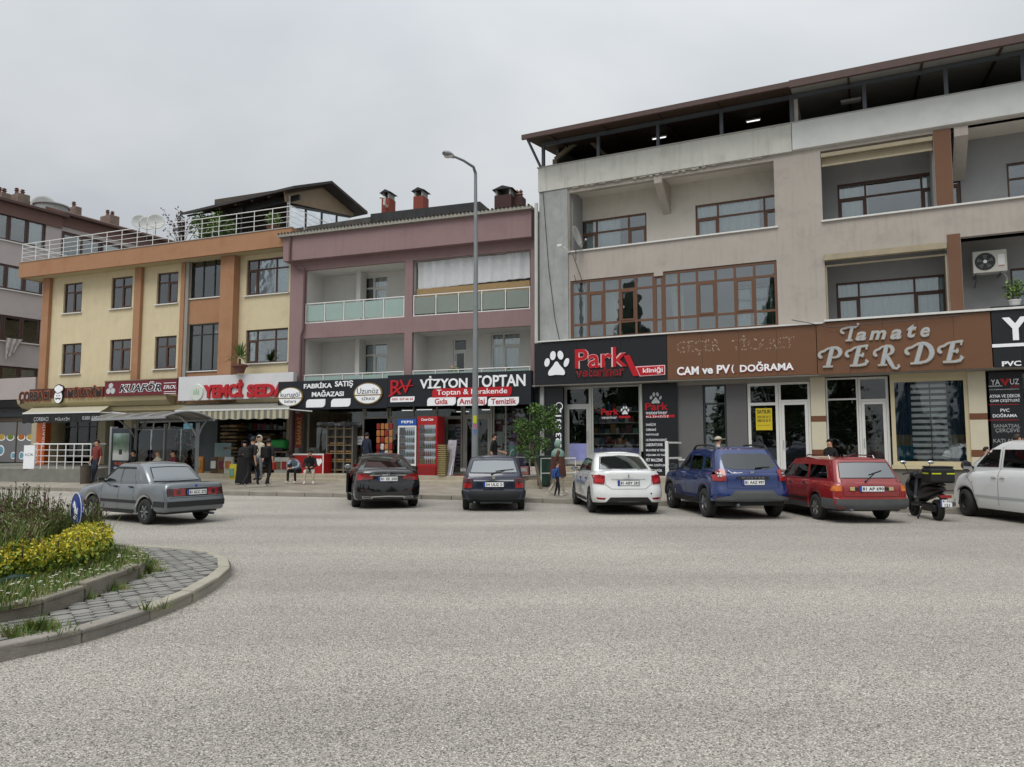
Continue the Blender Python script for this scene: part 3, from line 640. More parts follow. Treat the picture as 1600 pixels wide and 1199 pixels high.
win(RB, gx(1597.5), RE - .3, G0, GT + .05, GW, (1, 1), 0, mat('anthracite_frame', ''), None, sill=False, glass=SHOPGL, name='shop_window')
def steps(parent, px0, px1, z0, z1, n, w1, tread=.3, m_=STONE, name='step'):
 a, b = gx(px0), gx(px1)
 for k in range(n):
  zt = z1 - (z1 - z0) * k / n; MB().box(a + .02 * k, b - .02 * k, w1 - tread * (k + 1), w1 - .0015 if k == 0 else w1 - tread * k - .001 * k, 0.0, zt - .001 * k).build(name, m_, parent, bevel=.012)
steps(RB, 840, 924, .22, G0 - .03, 4, GW - .02, .30)
steps(RB, 926, 1058, .22, .38, 1, GW - .1, 1.1);
box('landing', STONE, RB, gx(1001), gx(1100), GW - 1.15, GW - .11, .0, .60, bevel=.012)
steps(RB, 1168, 1392, .22, G0 - .32, 2, GW - .05, .35)
# ==== signs on the right building
class Sign:
 """a board on a facade: local x along the wall, z up, front face at y = 0"""
 def __init__(s, F, label, px0, pyt, pyb, px1, w, m, name='shop_sign', cat='sign', depth=0.3, group=None, panels=None, z=None, kindbox=True):
  s.F, s.w = F, w; s.u0, z1 = F.uz(px0, pyt, w); z0 = F.Z(px0, pyb, w); s.u1 = F.U(px1, w, pyt)
  if z: z0, z1 = z
  s.z0 = z0; s.W = s.u1 - s.u0; s.H = z1 - z0
  s.o = thing(name, label, cat, F.world(s.u0, w, z0), F.ang, group)
  if kindbox:
   n = panels or 1; pw = s.W / n
   for k in range(n): MB().box(k * pw + (.006 if k else 0), (k + 1) * pw, 0, depth, 0, s.H).build('panel' if n > 1 else 'board', m, s.o)
 def p(s, px, py):
  u, z = s.F.uz(px, py, s.w); return u - s.u0, z - s.z0
 def text(s, t, px0, px1, pyt, pyb, m, depth=.03, y=-.001, **k):
  """pyt/pyb measured at the left end px0"""
  x0, z1 = s.p(px0, pyt); _, z0 = s.p(px0, pyb); x1, _ = s.p(px1, pyt)
  return lettering(s.o, t, x0, x1, z0, z1, y, m, depth, **k)
 def box(s, name, m, px0, px1, pyt, pyb, y0, y1, bevel=0):
  x0, z1 = s.p(px0, pyt); _, z0 = s.p(px0, pyb); x1, _ = s.p(px1, pyt)
  return MB().box(x0, x1, y0, y1, z0, z1).build(name, m, s.o, bevel=bevel)
SW = -0.30
def paw(parent, cx, cz, s, y, m, depth=.04, rim=None, k=1.0):
 """paw print: big pad and four toes, size s = overall width"""
 def blob(name, pts, m_, d0, d1, grow=0.0):
  c = (sum(p[0] for p in pts) / len(pts), sum(p[1] for p in pts) / len(pts)); q = []
  for p in pts:
   dx, dz = p[0] - c[0], p[1] - c[1]; l = math.hypot(dx, dz); f = (l + grow) / l; q.append((c[0] + dx * f, c[1] + dz * f))
  MB().prism(q, 'y', y - d1, y - d0).build(name, m_, parent)
 pad = [(-.06, .10), (.0, .13), (.06, .10), (.13, -.02), (.24, -.14), (.33, -.24), (.36, -.34), (.33, -.43), (.2, -.42), (0, -.40), (-.2, -.42), (-.33, -.43), (-.36, -.34), (-.33, -.24), (-.24, -.14), (-.13, -.02)]
 n = len(pad); sm = []
 for i in range(n):
  a, b = pad[i], pad[(i + 1) % n]; sm += [(a[0] * .75 + b[0] * .25, a[1] * .75 + b[1] * .25), (a[0] * .25 + b[0] * .75, a[1] * .25 + b[1] * .75)]
 shapes = [[(cx + p[0] * s, cz + p[1] * s) for p in sm]]
 for ox, oz, rx, rz, an in ((-.40, .10, .11, .17, -12), (-.15, .36, .12, .18, -5), (.17, .36, .12, .18, 14), (.42, .06, .10, .18, -22)):
  e = []
  for i in range(20):
   t = 2 * math.pi * i / 20; x, z = rx * math.cos(t), rz * math.sin(t); ca, sa = math.cos(rad(an)), math.sin(rad(an)); e.append((cx + s * (ox + x * ca - z * sa), cz + s * (oz + x * sa + z * ca)))
  shapes.append(e)
 for i, sh in enumerate(shapes):
  nm = 'paw_pad' if i == 0 else 'paw_toe'
  if rim: blob(nm, sh, rim, 0, depth * .5, .012 * k)
  blob(nm, sh, m, depth * .5 + .0005 if rim else 0, depth)
PINKR = mat('pale_pink_rim', '#e8b9bc', .4, var=0)
vz0, vz1 = 3.84, 5.36
V = Sign(FR, 'black veterinary sign with white paw print and red Park lettering', 836, 540, 602, 1041.5, SW, BLACKPNL, z=(vz0, vz1), panels=3, depth=.6)
x, z = V.p(871, 570); paw(V.o, x - .02, z, .92, -.001, LETW, .05, BLACKP)
for m_, d, bo in ((PINKR, .03, .035), (LETR, .05, .01)): V.text('Park', 899, 980, 546.5, 577, m_, depth=d, bold=bo, split=(m_ is LETR), space=1.0)
for m_, d, bo in ((LETR, .03, .03), (BLACKP, .036, .0)): V.text('veteriner', 899, 977, 576, 591, m_, depth=d, bold=bo, ref='veterin', split=(m_ is LETR))
a = V.p(988, 578); b = V.p(1038, 586); mb = MB()
mb.prism([V.p(975, 556), V.p(984, 555), V.p(999, 587.5), V.p(990, 588)], 'y', -.046, -.001); mb.prism([V.p(995, 574.5), V.p(1038, 572), V.p(1038, 584.5), V.p(1001, 587)], 'y', -.046, -.001); mb.build('red_swoosh', LETR, V.o)
mb = MB(); mb.prism([V.p(993, 573), V.p(1039.5, 570.5), V.p(1039.5, 586), V.p(1000, 588.5)], 'y', -.03, -.001); mb.build('rim', PINKR, V.o)
V.text('kliniği', 1005, 1036, 575, 585, LETW, depth=.052, bold=.015)
bz0, bz1 = 3.84, 5.395
B1 = Sign(FR, 'brown panel sign with white CAM ve PVC DOĞRAMA and glue marks of removed letters', 1042, 526, 597, 1275, SW, BROWNPNL, z=(bz0, bz1), panels=4, depth=.6)
B1.text('CAM', 1058, 1092, 574, 587, LETW, split=True, bold=.03); B1.text('ve', 1097, 1114, 576, 585, LETW, split=True, bold=.03); B1.text('PV', 1120, 1141, 571, 584.5, LETW, split=True, bold=.03); B1.text('(', 1143, 1147, 570.5, 583.5, LETW, bold=.03); B1.text('.', 1148, 1151, 581, 583, LETR)
B1.text('DOĞRAMA', 1156, 1240, 567, 582, LETW, split=True, bold=.03)
B1.text('CAM', 1058.8, 1092.8, 575, 588, LETDR, depth=.02, bold=.03, name='letter_edge'); B1.text('PV', 1120.8, 1141.8, 572, 585.5, LETDR, depth=.02, bold=.03, name='letter_edge'); B1.text('DOĞRAMA', 1156.8, 1240.8, 568, 583, LETDR, depth=.02, bold=.03, name='letter_edge')
def dots(s, t, px0, px1, pyt, pyb, m, prob):
 x0, z1 = s.p(px0, pyt); _, z0 = s.p(px0, pyb); x1, _ = s.p(px1, pyt); res, a, b, c, d = glyphs(t, -0.02); mb = MB(); sx = (x1 - x0) / (b - a); sz = (z1 - z0) / (d - c)
 for gi, (pts, fs, bd) in enumerate(res):
  for e0, e1 in bd:
   p, q = pts[e0], pts[e1]; l = math.hypot((q[0] - p[0]) * sx, (q[1] - p[1]) * sz)
   for k in range(max(1, int(l / .06))):
    if rnd.random() < prob - gi * .03:
     t_ = (k + rnd.random() * .6) / max(1, int(l / .06)); x = x0 + (p[0] + (q[0] - p[0]) * t_ - a) * sx; z = z0 + (p[1] + (q[1] - p[1]) * t_ - c) * sz; r = rnd.uniform(.006, .017)
     mb.prism([(x + r * math.cos(k2), z + 1.2 * r * math.sin(k2)) for k2 in (0, 1.05, 2.1, 3.14, 4.2, 5.2)], 'y', -.006, -.001)
 o = mb.build('glue_marks', m, s.o); o['kind'] = 'stuff'
GLUE = mat('dried_glue', '#b9ab98', .7, var=.1)
dots(B1, 'GEÇER', 1058, 1124, 534, 556, GLUE, .75); dots(B1, 'TİCARET', 1144, 1240, 526, 548, GLUE, .62)
B2 = Sign(FR, 'brown panel sign with ornate silver Tamate PERDE letters above the curtain shop', 1275.5, 511, 588, 1548, SW - .02, BROWNPNL, z=(bz0 - .02, bz1 + .03), panels=5, depth=.6)
SILV = mat('silver_letter_face', '#b4bac0', .35, metal=.4, var=.08, scale=8); GOLDE = mat('gilt_letter_edge', '#b7a486', .35, metal=.5, var=.1)
def strokes(ch):
 stem = [((.60, .92), (.38, .06))]
 curl = arc(.22, .62, .20, .16, 250, 90, 8) + [(.40, .90), (.62, .95)]
 if ch == 'P': return [(stem[0], .17), (curl, [.05, .12, .13, .12, .1, .09, .08, .08, .08, .07, .05]), ([(.55, .95)] + arc(.68, .70, .26, .24, 90, -90, 8) + [(.52, .46)], [.06, .08, .12, .15, .17, .17, .15, .12, .08, .06, .05]), ([(.16, .03), (.60, .03)], .06)]
 if ch == 'E': return [(stem[0], .17), (curl, [.05, .12, .13, .12, .1, .09, .08, .08, .08, .07, .05]), ([(.55, .93), (.95, .97), (.99, 1.0)], [.08, .09, .04]), ([(.93, 1.0), (.90, .78)], [.08, .03]), ([(.5, .50), (.80, .54)], .08), ([(.76, .64), (.72, .42)], .05), ([(.16, .04), (.6, .04), (.82, .08), (.93, .22), (.84, .28)], [.07, .09, .12, .12, .1])]
 if ch == 'R': return [(stem[0], .17), (curl, [.05, .12, .13, .12, .1, .09, .08, .08, .08, .07, .05]), ([(.55, .95)] + arc(.66, .73, .23, .21, 90, -90, 8) + [(.50, .50)], [.06, .08, .12, .15, .16, .16, .14, .12, .08, .06, .05]), ([(.58, .50), (.78, .10), (.90, -.12), (1.05, -.16), (1.16, -.06), (1.10, .02)], [.15, .17, .13, .1, .09, .1]), ([(.16, .03), (.60, .03)], .06)]
 if ch == 'D': return [(stem[0], .16), (curl, [.05, .12, .13, .12, .1, .09, .08, .08, .08, .07, .05]), ([(.42, .94), (.60, .97)] + arc(.60, .52, .36, .45, 80, -95, 10) + [(.28, .04)], [.06, .08] + [.11, .14, .17, .18, .19, .19, .17, .14, .11, .09, .08] + [.06]), ([(.16, .03), (.60, .04)], .07)]
 if ch == 'T': return [([(.66, .90), (.46, .06)], .15), (arc(.20, .70, .17, .15, 280, 90, 8) + [(.5, .93), (.85, .90), (.98, .99), (1.02, 1.1), (.93, 1.12)], [.05, .11, .11, .1, .09, .08, .08, .08, .08, .1, .09, .07, .08, .08]), ([(.26, .03), (.66, .03)], .07)]
def ornate(s, ch, px0, px1, pyt, pyb):
 x0, z1 = s.p(px0, pyt); _, z0 = s.p(px0, pyb); x1, _ = s.p(px1, pyt); W_, H_ = x1 - x0, z1 - z0
 for nm, m_, g, d0, d1 in (('letter_edge', GOLDE, .035, -.05, -.001), ('letter', SILV, .0, -.056, -.0505)):
  mb = MB()
  for i, (pts, wd) in enumerate(strokes(ch)):
   e = .0012 * i; wd = [w_ * .92 * (W_ * .45 + H_ * .55) + g for w_ in wd] if isinstance(wd, list) else wd * .92 * (W_ * .45 + H_ * .55) + g
   ribbon(mb, [(x0 + p[0] * W_, z0 + p[1] * H_) for p in pts], wd, d0 - e, d1)
  mb.build(nm, m_, s.o)
for ch, a, b, t, bt in (('P', 1279, 1315, 543, 575), ('E', 1321, 1357, 541.5, 573.5), ('R', 1365, 1398, 540, 572.5), ('D', 1414, 1457, 537, 570), ('E', 1465, 1505, 534.5, 568)): ornate(B2, ch, a, b, t, bt)
ornate(B2, 'T', 1313, 1341, 511, 534)
for ch, a, b, t, bt in (('a', 1336, 1354, 519, 533.5), ('m', 1357, 1385, 517.5, 532.5), ('a', 1390, 1409, 515.5, 531.5), ('t', 1416, 1432, 507.5, 529), ('e', 1437, 1453, 512, 528)):
 B2.text(ch, a, b, t, bt, GOLDE, depth=.05, bold=.045, shear=.28, name='letter_edge'); B2.text(ch, a + .8, b - .8, t + .6, bt - .6, SILV, depth=.056, bold=.012, shear=.28, name='letter')
B3 = Sign(FR, 'black shop sign with a big white Y at the right picture edge', 1548.5, 489, 577, 1640, SW - .04, BLACKPNL, z=(3.83, 5.56), panels=2, depth=.6)
x0, z1 = B3.p(1565, 497); x1, z0 = B3.p(1612, 535)
B3.text('Y', 1565, 1606, 497, 533, LETW, bold=.04, split=True); B3.text('AVUZ', 1612, 1725, 495, 531, LETW, bold=.04, split=True); B3.box('white_bar', LETW, 1550, 1720, 538.5, 543.5, -.03, -.001); B3.text('PVC DOĞRAMA', 1565, 1690, 562.5, 573, LETW, bold=.03, split=True)
K = Sign(FR, 'black vertical veterinary board with paw print and list of services beside its window', 1006.5, 598, 752, 1057.5, .24, BLACKPNL, z=(.62, 3.78), depth=.03, name='service_board', cat='sign board')
x, z = K.p(1024.5, 623); paw(K.o, x, z, .40, -.001, mat('pale_grey_print', '#b9bcc0', .5, var=0), .012)
K.text('Park', 1008, 1044, 630, 641.5, LETR, depth=.01, bold=.02); K.text('veteriner', 1009, 1043, 642.5, 648, LETW, depth=.01); K.box('red_bar', LETR, 1009, 1054, 649, 653, -.008, -.001); K.text('KLİNİĞİ', 1010, 1045, 649.3, 653, LETW, depth=.012)
for i, t in enumerate(('DAHİLİYE', 'CERRAHİ', 'RADYOLOJİ', 'ULTRASONOGRAFİ', 'LABORATUVAR', 'MUAYENE VE TEDAVİ', 'AŞILAMA VE TAKİP', 'PET MALZEME', 'MAMA ÇEŞİTLERİ', 'PET KUAFÖR')):
 y = 661 + i * 7.95; K.text(t, 1009.5, 1009.5 + (15, 15.5, 19.5, 32, 26, 34, 34, 26, 32, 25)[i], y, y + 4.6, LETW, depth=.006, bold=.01)
T1 = Sign(FR, 'black strip with white vertical telephone number 523 5312 beside the veterinary door', 865.5, 632, 745, 880, .02, BLACKPNL, z=(.5, 3.76), depth=.01, name='phone_strip', cat='sign board')
x0, zt = T1.p(868, 638); x1, _ = T1.p(877, 638); zb = T1.p(868, 700)[1]
cx_ = (x0 + x1) / 2; hh = (x1 - x0) / 2
lettering(T1.o, '523 5312', 0, zt - zb, -hh, hh, 0, LETW, .006, bold=.02, mapf=lambda x, z, t: (cx_ - z, -.001 - t, zb + x))
x, z = T1.p(872.5, 631); MB().lathe([(.12, -.008), (.15, -.008), (.15, -.001)], 16, (x + .03, 0, z - .1), 'y').build('phone_icon', LETW, T1.o)
Y1 = Sign(FR, 'black notice board with white YAVUZ CAM name, right of the striped pier', 1544.5, 590, 730, 1597, .22, BLACKPNL, z=(.9, 3.74), depth=.03, name='service_board', cat='sign board')
Y1.text('YA', 1548, 1562, 593.5, 602, LETW, depth=.006); Y1.text('UZ', 1578, 1592, 592.5, 601, LETW, depth=.006)
MB().prism([Y1.p(1562, 592), Y1.p(1568, 592), Y1.p(1570, 598), Y1.p(1573, 591.5), Y1.p(1578, 591.5), Y1.p(1571, 604)], 'y', -.008, -.001).build('red_v', LETR, Y1.o)
Y1.text('CAM', 1579, 1593, 602, 606, LETR, depth=.006); Y1.box('line', LETW, 1544.5, 1566, 603.4, 604.2, -.004, -.001); Y1.text('PVC DOĞRAMA VE ALÜMİNYUM', 1546, 1592, 608, 610, LETW, depth=.004)
Y1.text('AYNA VE DEKOR', 1546, 1594, 617, 622, LETW, depth=.006, bold=.01); Y1.text('CAM ÇEŞİTLERİ', 1547, 1593, 623.5, 629.5, LETW, depth=.006, bold=.01); Y1.box('red_line', LETR, 1544.5, 1592, 632.5, 633.2, -.004, -.001)
Y1.text('PVC', 1563, 1577, 639, 644, LETW, depth=.006, bold=.01); Y1.text('DOĞRAMA', 1551, 1589, 646, 652.5, LETW, depth=.006, bold=.01); Y1.box('red_line', LETR, 1544.5, 1592, 656.5, 657.2, -.004, -.001)
Y1.text('SANATSAL', 1552, 1594, 663, 668.5, GREYPL, depth=.006, bold=.01); Y1.text('ÇERÇEVE', 1555, 1593, 670, 677, GREYPL, depth=.006, bold=.01); Y1.text('KATLANIR', 1552, 1595, 686, 692, GREYPL, depth=.006, bold=.01)
D = Sign(FR, 'small printed veterinary logo with paw on the clinic window glass', 938, 634, 656, 987, .34, BLACKPNL, depth=.002, name='window_sticker', cat='sticker', kindbox=False)
D.text('Park', 939, 967, 639, 649, LETR, depth=.004, bold=.03); D.text('veteriner', 940, 964, 650.5, 655, LETW, depth=.004); D.box('red_bar', LETR, 967, 985, 650, 653.5, -.004, -.001)
x, z = D.p(976.5, 642); paw(D.o, x, z, .30, -.001, LETW, .004)
Q = Sign(FR, 'yellow SATILIK for-sale poster on the empty shop window', 1180.5, 638.5, 672.5, 1206, .33, mat('yellow_poster', '#c9b41c', .5, var=.03), depth=.004, name='sale_poster', cat='poster')
Q.text('SATILIK', 1183, 1204.5, 641, 646.5, BLACKP, depth=.004, bold=.02); Q.text('0532 365 50 15', 1183.5, 1204, 650, 653.5, BLACKP, depth=.004, bold=.01); Q.text('0380 525 05 75', 1183.5, 1204, 655.5, 659.5, BLACKP, depth=.004, bold=.01); Q.text('EMLAK OFİSİ', 1184, 1204, 664, 665.5, BLACKP, depth=.004)
# ==== things fixed on the right building
def ac_unit(F, label, px0, px1, pyt, pyb, w):
 u0, z1 = F.uz(px0, pyt, w); u1 = F.U(px1, w, pyt); z0 = F.Z(px0, pyb, w); Wd, H = u1 - u0, z1 - z0
 o = thing('air_conditioner', label, 'air conditioner', F.world(u0, w, z0), F.ang); D_ = .36
 MB().box(0, Wd, 0, D_, 0, H).build('casing', mat('ivory_metal', '#b9b8b0', .5, var=.06), o, bevel=.02)
 c = (Wd * .36, -.002, H * .5); r = H * .40
 MB().disc(c, r, 24).build('fan_opening', BLACKP, o)
 mb = MB()
 for k in range(5): mb.lathe([(r * (k + 1) / 5 - .006, -.02), (r * (k + 1) / 5, -.02)], 24, (c[0], 0, c[2]), 'y')
 for k in range(12): a = k * math.pi / 6; mb.bar((c[0], -.018, c[2]), (c[0] + r * math.cos(a), -.018, c[2] + r * math.sin(a)), .008)
 mb.build('grille', mat('dark_grille', '#3f4143', .5, var=0), o)
 mb = MB()
 for k in range(5):
  a = k * 2 * math.pi / 5; mb.quad((c[0], -.006, c[2]), (c[0] + r * .8 * math.cos(a), -.004, c[2] + r * .8 * math.sin(a)), (c[0] + r * .8 * math.cos(a + .6), -.012, c[2] + r * .8 * math.sin(a + .6)))
 mb.build('fan_blade', mat('grey_fan', '#5b5d60', .5, var=0), o, kind=None); MB().lathe([(0, -.03), (.05, -.03), (.05, 0)], 12, c, 'y').build('hub', WHITEM, o)
 MB().box(Wd * .74, Wd * .93, -.006, -.001, H * .3, H * .78).build('side_panel', WHITEM, o); MB().box(Wd * .74, Wd * .9, -.007, -.006, H * .24, H * .27).build('red_label', LETR, o)
 mb = MB(); mb.bar((.1, .02, -.03), (.1, .7, -.03), .04); mb.bar((Wd - .15, .02, -.03), (Wd - .15, .7, -.03), .04); mb.bar((.1, .05, -.03), (.1, .7, -.3), .03); mb.build('bracket', STEELG, o)
 MB().tube([(Wd * .9, .3, .05), (Wd * 1.02, .4, -.1), (Wd * 1.12, .5, -.55), (Wd * 1.12, .6, -1.2)], .02, 6).build('pipe', COPPIPE, o)
 return o
ac_unit(FR, 'cream air conditioner unit on the loggia wall above the potted plant', 1519, 1573, 394, 428, .55)
def dish(loc, r, yaw, tilt, label, group=None, mast=.5, m_=None):
 o = thing('satellite_dish', label, 'satellite dish', loc, yaw, group); mb = MB(); pr = [(r * k / 6, r * .22 * (1 - (k / 6) ** 2)) for k in range(7)]
 mb.lathe(pr, 24, (0, 0, 0), 'y'); b = mb.build('reflector', m_ or mat('grey_dish', '#a7a9a6', .5, var=.12, scale=3), o, smooth=50); b.rotation_euler = (tilt, 0, 0); b.location = (0, 0, mast)
 md = b.modifiers.new('s', 'SOLIDIFY'); md.thickness = .01
 a = MB(); a.tube([(0, -.02, mast - r * .9), (0, -r * .75, mast - r * .35)], .012, 6); a.build('feed_arm', STEELG, o); MB().lathe([(.03, -r * .8), (.035, -r * .68), (.02, -r * .66)], 8, (0, 0, mast - r * .33), 'y').build('feed_horn', WHITEM, o)
 MB().tube([(0, r * .2, -.0), (0, r * .2, mast)], .02, 6).build('mast', STEELG, o); return o
q = FR.world(F.U(903, -.35, 388), -.35, 8.30); dish(q, .42, 1.12, rad(-14), 'grey satellite dish at the left end of the top loggia parapet', mast=.85)
o = thing('security_camera', 'small white security camera on a bracket beside the grey corner column', 'camera', FR.world(F.U(884, -.3, 388), -.1, 8.8), FR.ang)
MB().box(-.28, -.1, -.36, -.26, .05, .14).build('camera_body', WHITEM, o, bevel=.01); MB().tube([(-.1, -.3, .05), (.05, -.15, -.05), (.1, 0, -.1)], .02, 6).build('bracket', WHITEM, o)
MB().tube([FR.world(F.U(838, -.15, 330) , -.15, 10.7), FR.world(F.U(838, -.15, 500), -.15, 5.4)], .07, 10).build('rain_pipe', COPPIPE)
tag(bpy.data.objects['rain_pipe'], 'pale plastic downpipe at the corner between the pink and the grey building', 'pipe')
def leafy(name, parent, pos, n, r, size, m, sz=1.0, seed=1, shape=None, kind=None):
 """clump of small leaf faces"""
 q = random.Random(seed); mb = MB()
 for k in range(n):
  while True:
   v = Vector((q.uniform(-1, 1), q.uniform(-1, 1), q.uniform(-1, 1)))
   if v.length < 1: break
  v = v * (0.55 + .45 * v.length); p = Vector(pos) + Vector((v.x * r, v.y * r, v.z * r * sz))
  if shape and not shape(p): continue
  d = Vector((q.gauss(0, 1), q.gauss(0, 1), q.gauss(0, .7))).normalized(); e = d.orthogonal().normalized(); e = (e * math.cos(q.random() * 6) + d.cross(e) * math.sin(q.random() * 6)); s_ = size * q.uniform(.6, 1.4); f = d.cross(e)
  mb.cm = q.randrange(len(m)) if isinstance(m, list) else 0
  mb.quad(p - e * s_ * .5, p + f * s_ * .3, p + e * s_ * .5, p - f * s_ * .3)
 return mb.build(name, m, parent, kind=kind)
def leafmat(name, col, var=.25):
 m_ = mat(name, col, .55, var=var, scale=8); b = m_.node_tree.nodes['Principled BSDF']; b.inputs['Subsurface Weight'].default_value = 0; return m_
LG = [leafmat('leaf_green', '#4c6a2c'), leafmat('leaf_dark', '#33491f'), leafmat('leaf_light', '#6b8a3a')]
def potted(loc, label, pr, ph, n, r, size, potm, mats, sz=1.2, seed=1, group=None, cat='potted plant'):
 o = thing('potted_plant', label, cat, loc, 0, group); MB().lathe([(0, 0), (pr * .7, 0), (pr, ph * .9), (pr * 1.08, ph * .9), (pr * 1.08, ph), (pr * .9, ph), (pr * .85, ph * .85), (0, ph * .85)], 16).build('pot', potm, o, smooth=40)
 st = MB(); q = random.Random(seed)
 for k in range(6): a = q.random() * 6.28; st.tube([(0, 0, ph * .8), (r * .3 * math.cos(a), r * .3 * math.sin(a), ph + r * sz * .6), (r * .7 * math.cos(a), r * .7 * math.sin(a), ph + r * sz * 1.3)], .008, 4)
 st.build('stem', mat('green_stem', '#54602f', .8), o); leafy('foliage', o, (0, 0, ph + r * sz), n, r, size, mats, sz, seed, kind='stuff'); return o
potted(FR.world(F.U(1586, -.15, 480), -.15, SL1 + .045), 'leafy plant in a white pot on the loggia parapet under the air conditioner', .16, .22, 260, .3, .09, WHITEM, LG, 1.0, 3)
# ==== middle building (old rose, glass balconies)
ROSE = mat('old_rose_plaster', '#8b7374', .9, var=.05, scale=1, bump=.2, stain=.35, streak=.35, stain_col='#755a5b')
WHITEPL = mat('white_plaster', '#d0cfcb', .9, var=.05, scale=1.2, bump=.15, stain=.2, streak=.15, stain_col='#a09c94')
MBD = facade_root('apartment_building', FM, 'old rose building with white balconies and frosted glass railings above the wholesale shops')
F = FM; mL = -11.0; mR = .14; BW = 1.4
zRail2, zSlabT2, zSlabB2, zRail1 = 7.70, F.Z(480, 506, 0), 6.2, 4.60
zOT = (F.Z(475, 423, 0) + F.Z(828, 390, 0)) / 2; zFT = (F.Z(450, 374, -.35) + F.Z(834, 324, -.35)) / 2; zFB = (F.Z(460, 408, -.35) + F.Z(834, 368, -.35)) / 2
b1a, b1b, b2a, b2b = F.U(475, 0, 500), F.U(632, 0, 500), F.U(644, 0, 500), F.U(829, 0, 450)
mb = MB(); mb.wall(mL, mR, 3.32, zFB + .3, 0, [(b1a, b1b, zSlabT2, zOT), (b2a, b2b, zSlabT2, zOT), (b1a, b1b, 3.5, zSlabB2), (b2a, b2b, 3.5, zSlabB2)], .16); mb.build('wall', ROSE, MBD)
box('fascia', ROSE, MBD, mL - .15, mR, -.35, .1, zFB, zFT); box('gutter', mat('grey_gutter', '#918f86', .7, var=.15, scale=5), MBD, mL - .35, mR + .05, -.5, .05, zFT + .002, zFT + .12)
mb = MB()
for k in range(70): u = mL - .3 + k * .165; mb.lathe([(.045, -.52), (.045, .1)], 8, (u, 0, zFT + .14), 'y')
mb.build('eave_tiles', mat('weathered_tile', '#7c776c', .9, var=.2, scale=6), MBD, kind='stuff')
box('roof_slab', mat('dirty_concrete', '#5f5c55', .95, var=.25, scale=1.5), MBD, mL - .1, mR, .12, 9.5, zFT - .1, zFT + .02)
mb = MB(); mb.prism([(.1, zFT + .14), (5, zFT + .9), (9.5, zFT + .2), (9.5, zFT + .03), (.1, zFT + .03)], 'x', F.U(770, 2, 320), mR); mb.build('roof', mat('weathered_tile', ''), MBD)
DARKPAR = mat('black_stained_parapet', '#4a4844', .95, var=.35, scale=2, bump=.4, bscale=30, streak=.5, stain_col='#242322')
def para(px0, py0, px1, py1, w, m_, th=.2, nm='roof_parapet', base=None):
 u0, z0 = F.uz(px0, py0, w); u1, z1 = F.uz(px1, py1, w); b = zFT - .1 if base is None else base
 MB().prism([(u0, b), (u1, b), (u1, z1), (u0, z0)], 'y', w, w + th).build(nm, m_, MBD)
para(456, 358, 579, 339, .9, DARKPAR);
para(579, 334.5, 750, 315, 1.6, mat('black_membrane', '#2c2d2f', .8, var=.3, scale=3, streak=.4, stain_col='#55524c'), .3); para(750, 315, 765, 328, 1.6, mat('black_membrane', ''), .3)
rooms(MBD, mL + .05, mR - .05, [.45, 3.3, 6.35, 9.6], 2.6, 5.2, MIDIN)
box('end_wall', ROSE, MBD, mL, mL + .14, .17, 9.4, 0, zFT - .11); box('end_wall', CEMENT, MBD, mR - .14, mR - .002, .17, 9.4, 0, zFT - .11); box('back_wall', ROSE, MBD, mL, mR, 9.41, 9.6, 0, zFT - .11)
for (a, b, z0, z1, wins, doors) in ((b1a, b1b, zSlabT2, zOT, [(568, 606, 433, 466)], []), (b1a, b1b, 3.4, zSlabB2, [(568, 606, 537, 580)], []),
         (b2a, b2b, zSlabT2, zOT, [], []), (b2a, b2b, 3.4, zSlabB2, [(767, 814, 521, 574)], [(708, 730, 530, 592)])):
 hs = []
 for (p0, p1, t, bt) in wins + doors: hs.append((F.U(p0, BW, t), F.U(p1, BW, t), F.Z(p0, bt, BW) - (.35 if (p0, p1, t, bt) in wins else .2), F.Z(p0, t, BW)))
 zz1 = min(z1, z1)
 mb = MB(); mb.wall(a - .1, b + .1, z0 - .1, zz1 + .1, BW, hs, .15); mb.build('balcony_wall', WHITEPL, MBD)
 for k, h in enumerate(hs):
  if k < len(wins): win(MBD, h[0], h[1], h[2], h[3], BW + .06, (1, 1.5) if p0 != 767 else (1.6, 1), .42, WHITEF, 'full' if z0 < 5 else 'right', fw=.07, sash=(1,))
  else: door(MBD, h[0], h[1], h[2], h[3], BW + .05, WHITEF, 0, 'l', .4, fw=.06)
 box('balcony_side', WHITEPL, MBD, a - .1, a - .001, .17, BW - .001, z0 - .1, zz1 + .05); box('balcony_side', WHITEPL, MBD, b + .001, b + .1, .17, BW - .001, z0 - .1, zz1 + .05)
 box('balcony_ceiling', WHITEPL, MBD, a - .1, b + .1, .01, BW - .001, zz1 + .001, zz1 + .06); box('balcony_floor', WHITEPL, MBD, a, b, .17, BW - .001, z0 - .08, z0)
 if a == b1a: box('wall_nib', WHITEPL, MBD, a + 2.0, a + 2.2, BW - .5, BW - .001, z0, zz1)
def glass_rail(parent, a, b, z0, z1, w, n, m_=None, pm=None):
 r = MB(); r.tube([(a, w, z1), (b, w, z1)], .025, 8); r.build('handrail', pm or WHITEM, parent, smooth=40)
 box('rail_base', pm or WHITEM, parent, a, b, w - .03, w + .03, z0, z0 + .035)
 for k in range(n + 1):
  u = a + .03 + (b - a - .06) * k / n; MB().box(u - .02, u + .02, w - .022, w + .022, z0 + .036, z1 - .026).build('rail_post', pm or WHITEM, parent)
  if k < n: u2 = a + .03 + (b - a - .06) * (k + 1) / n; MB().box(u + .05, u2 - .05, w - .006, w + .006, z0 + .09, z1 - .07).build('glass_panel', m_ or FROST, parent)
GREENF = mat('green_frosted_glass', '#7b857d', .18, var=.08, scale=1.2, spec=.7)
GREENF['seen'] = 1
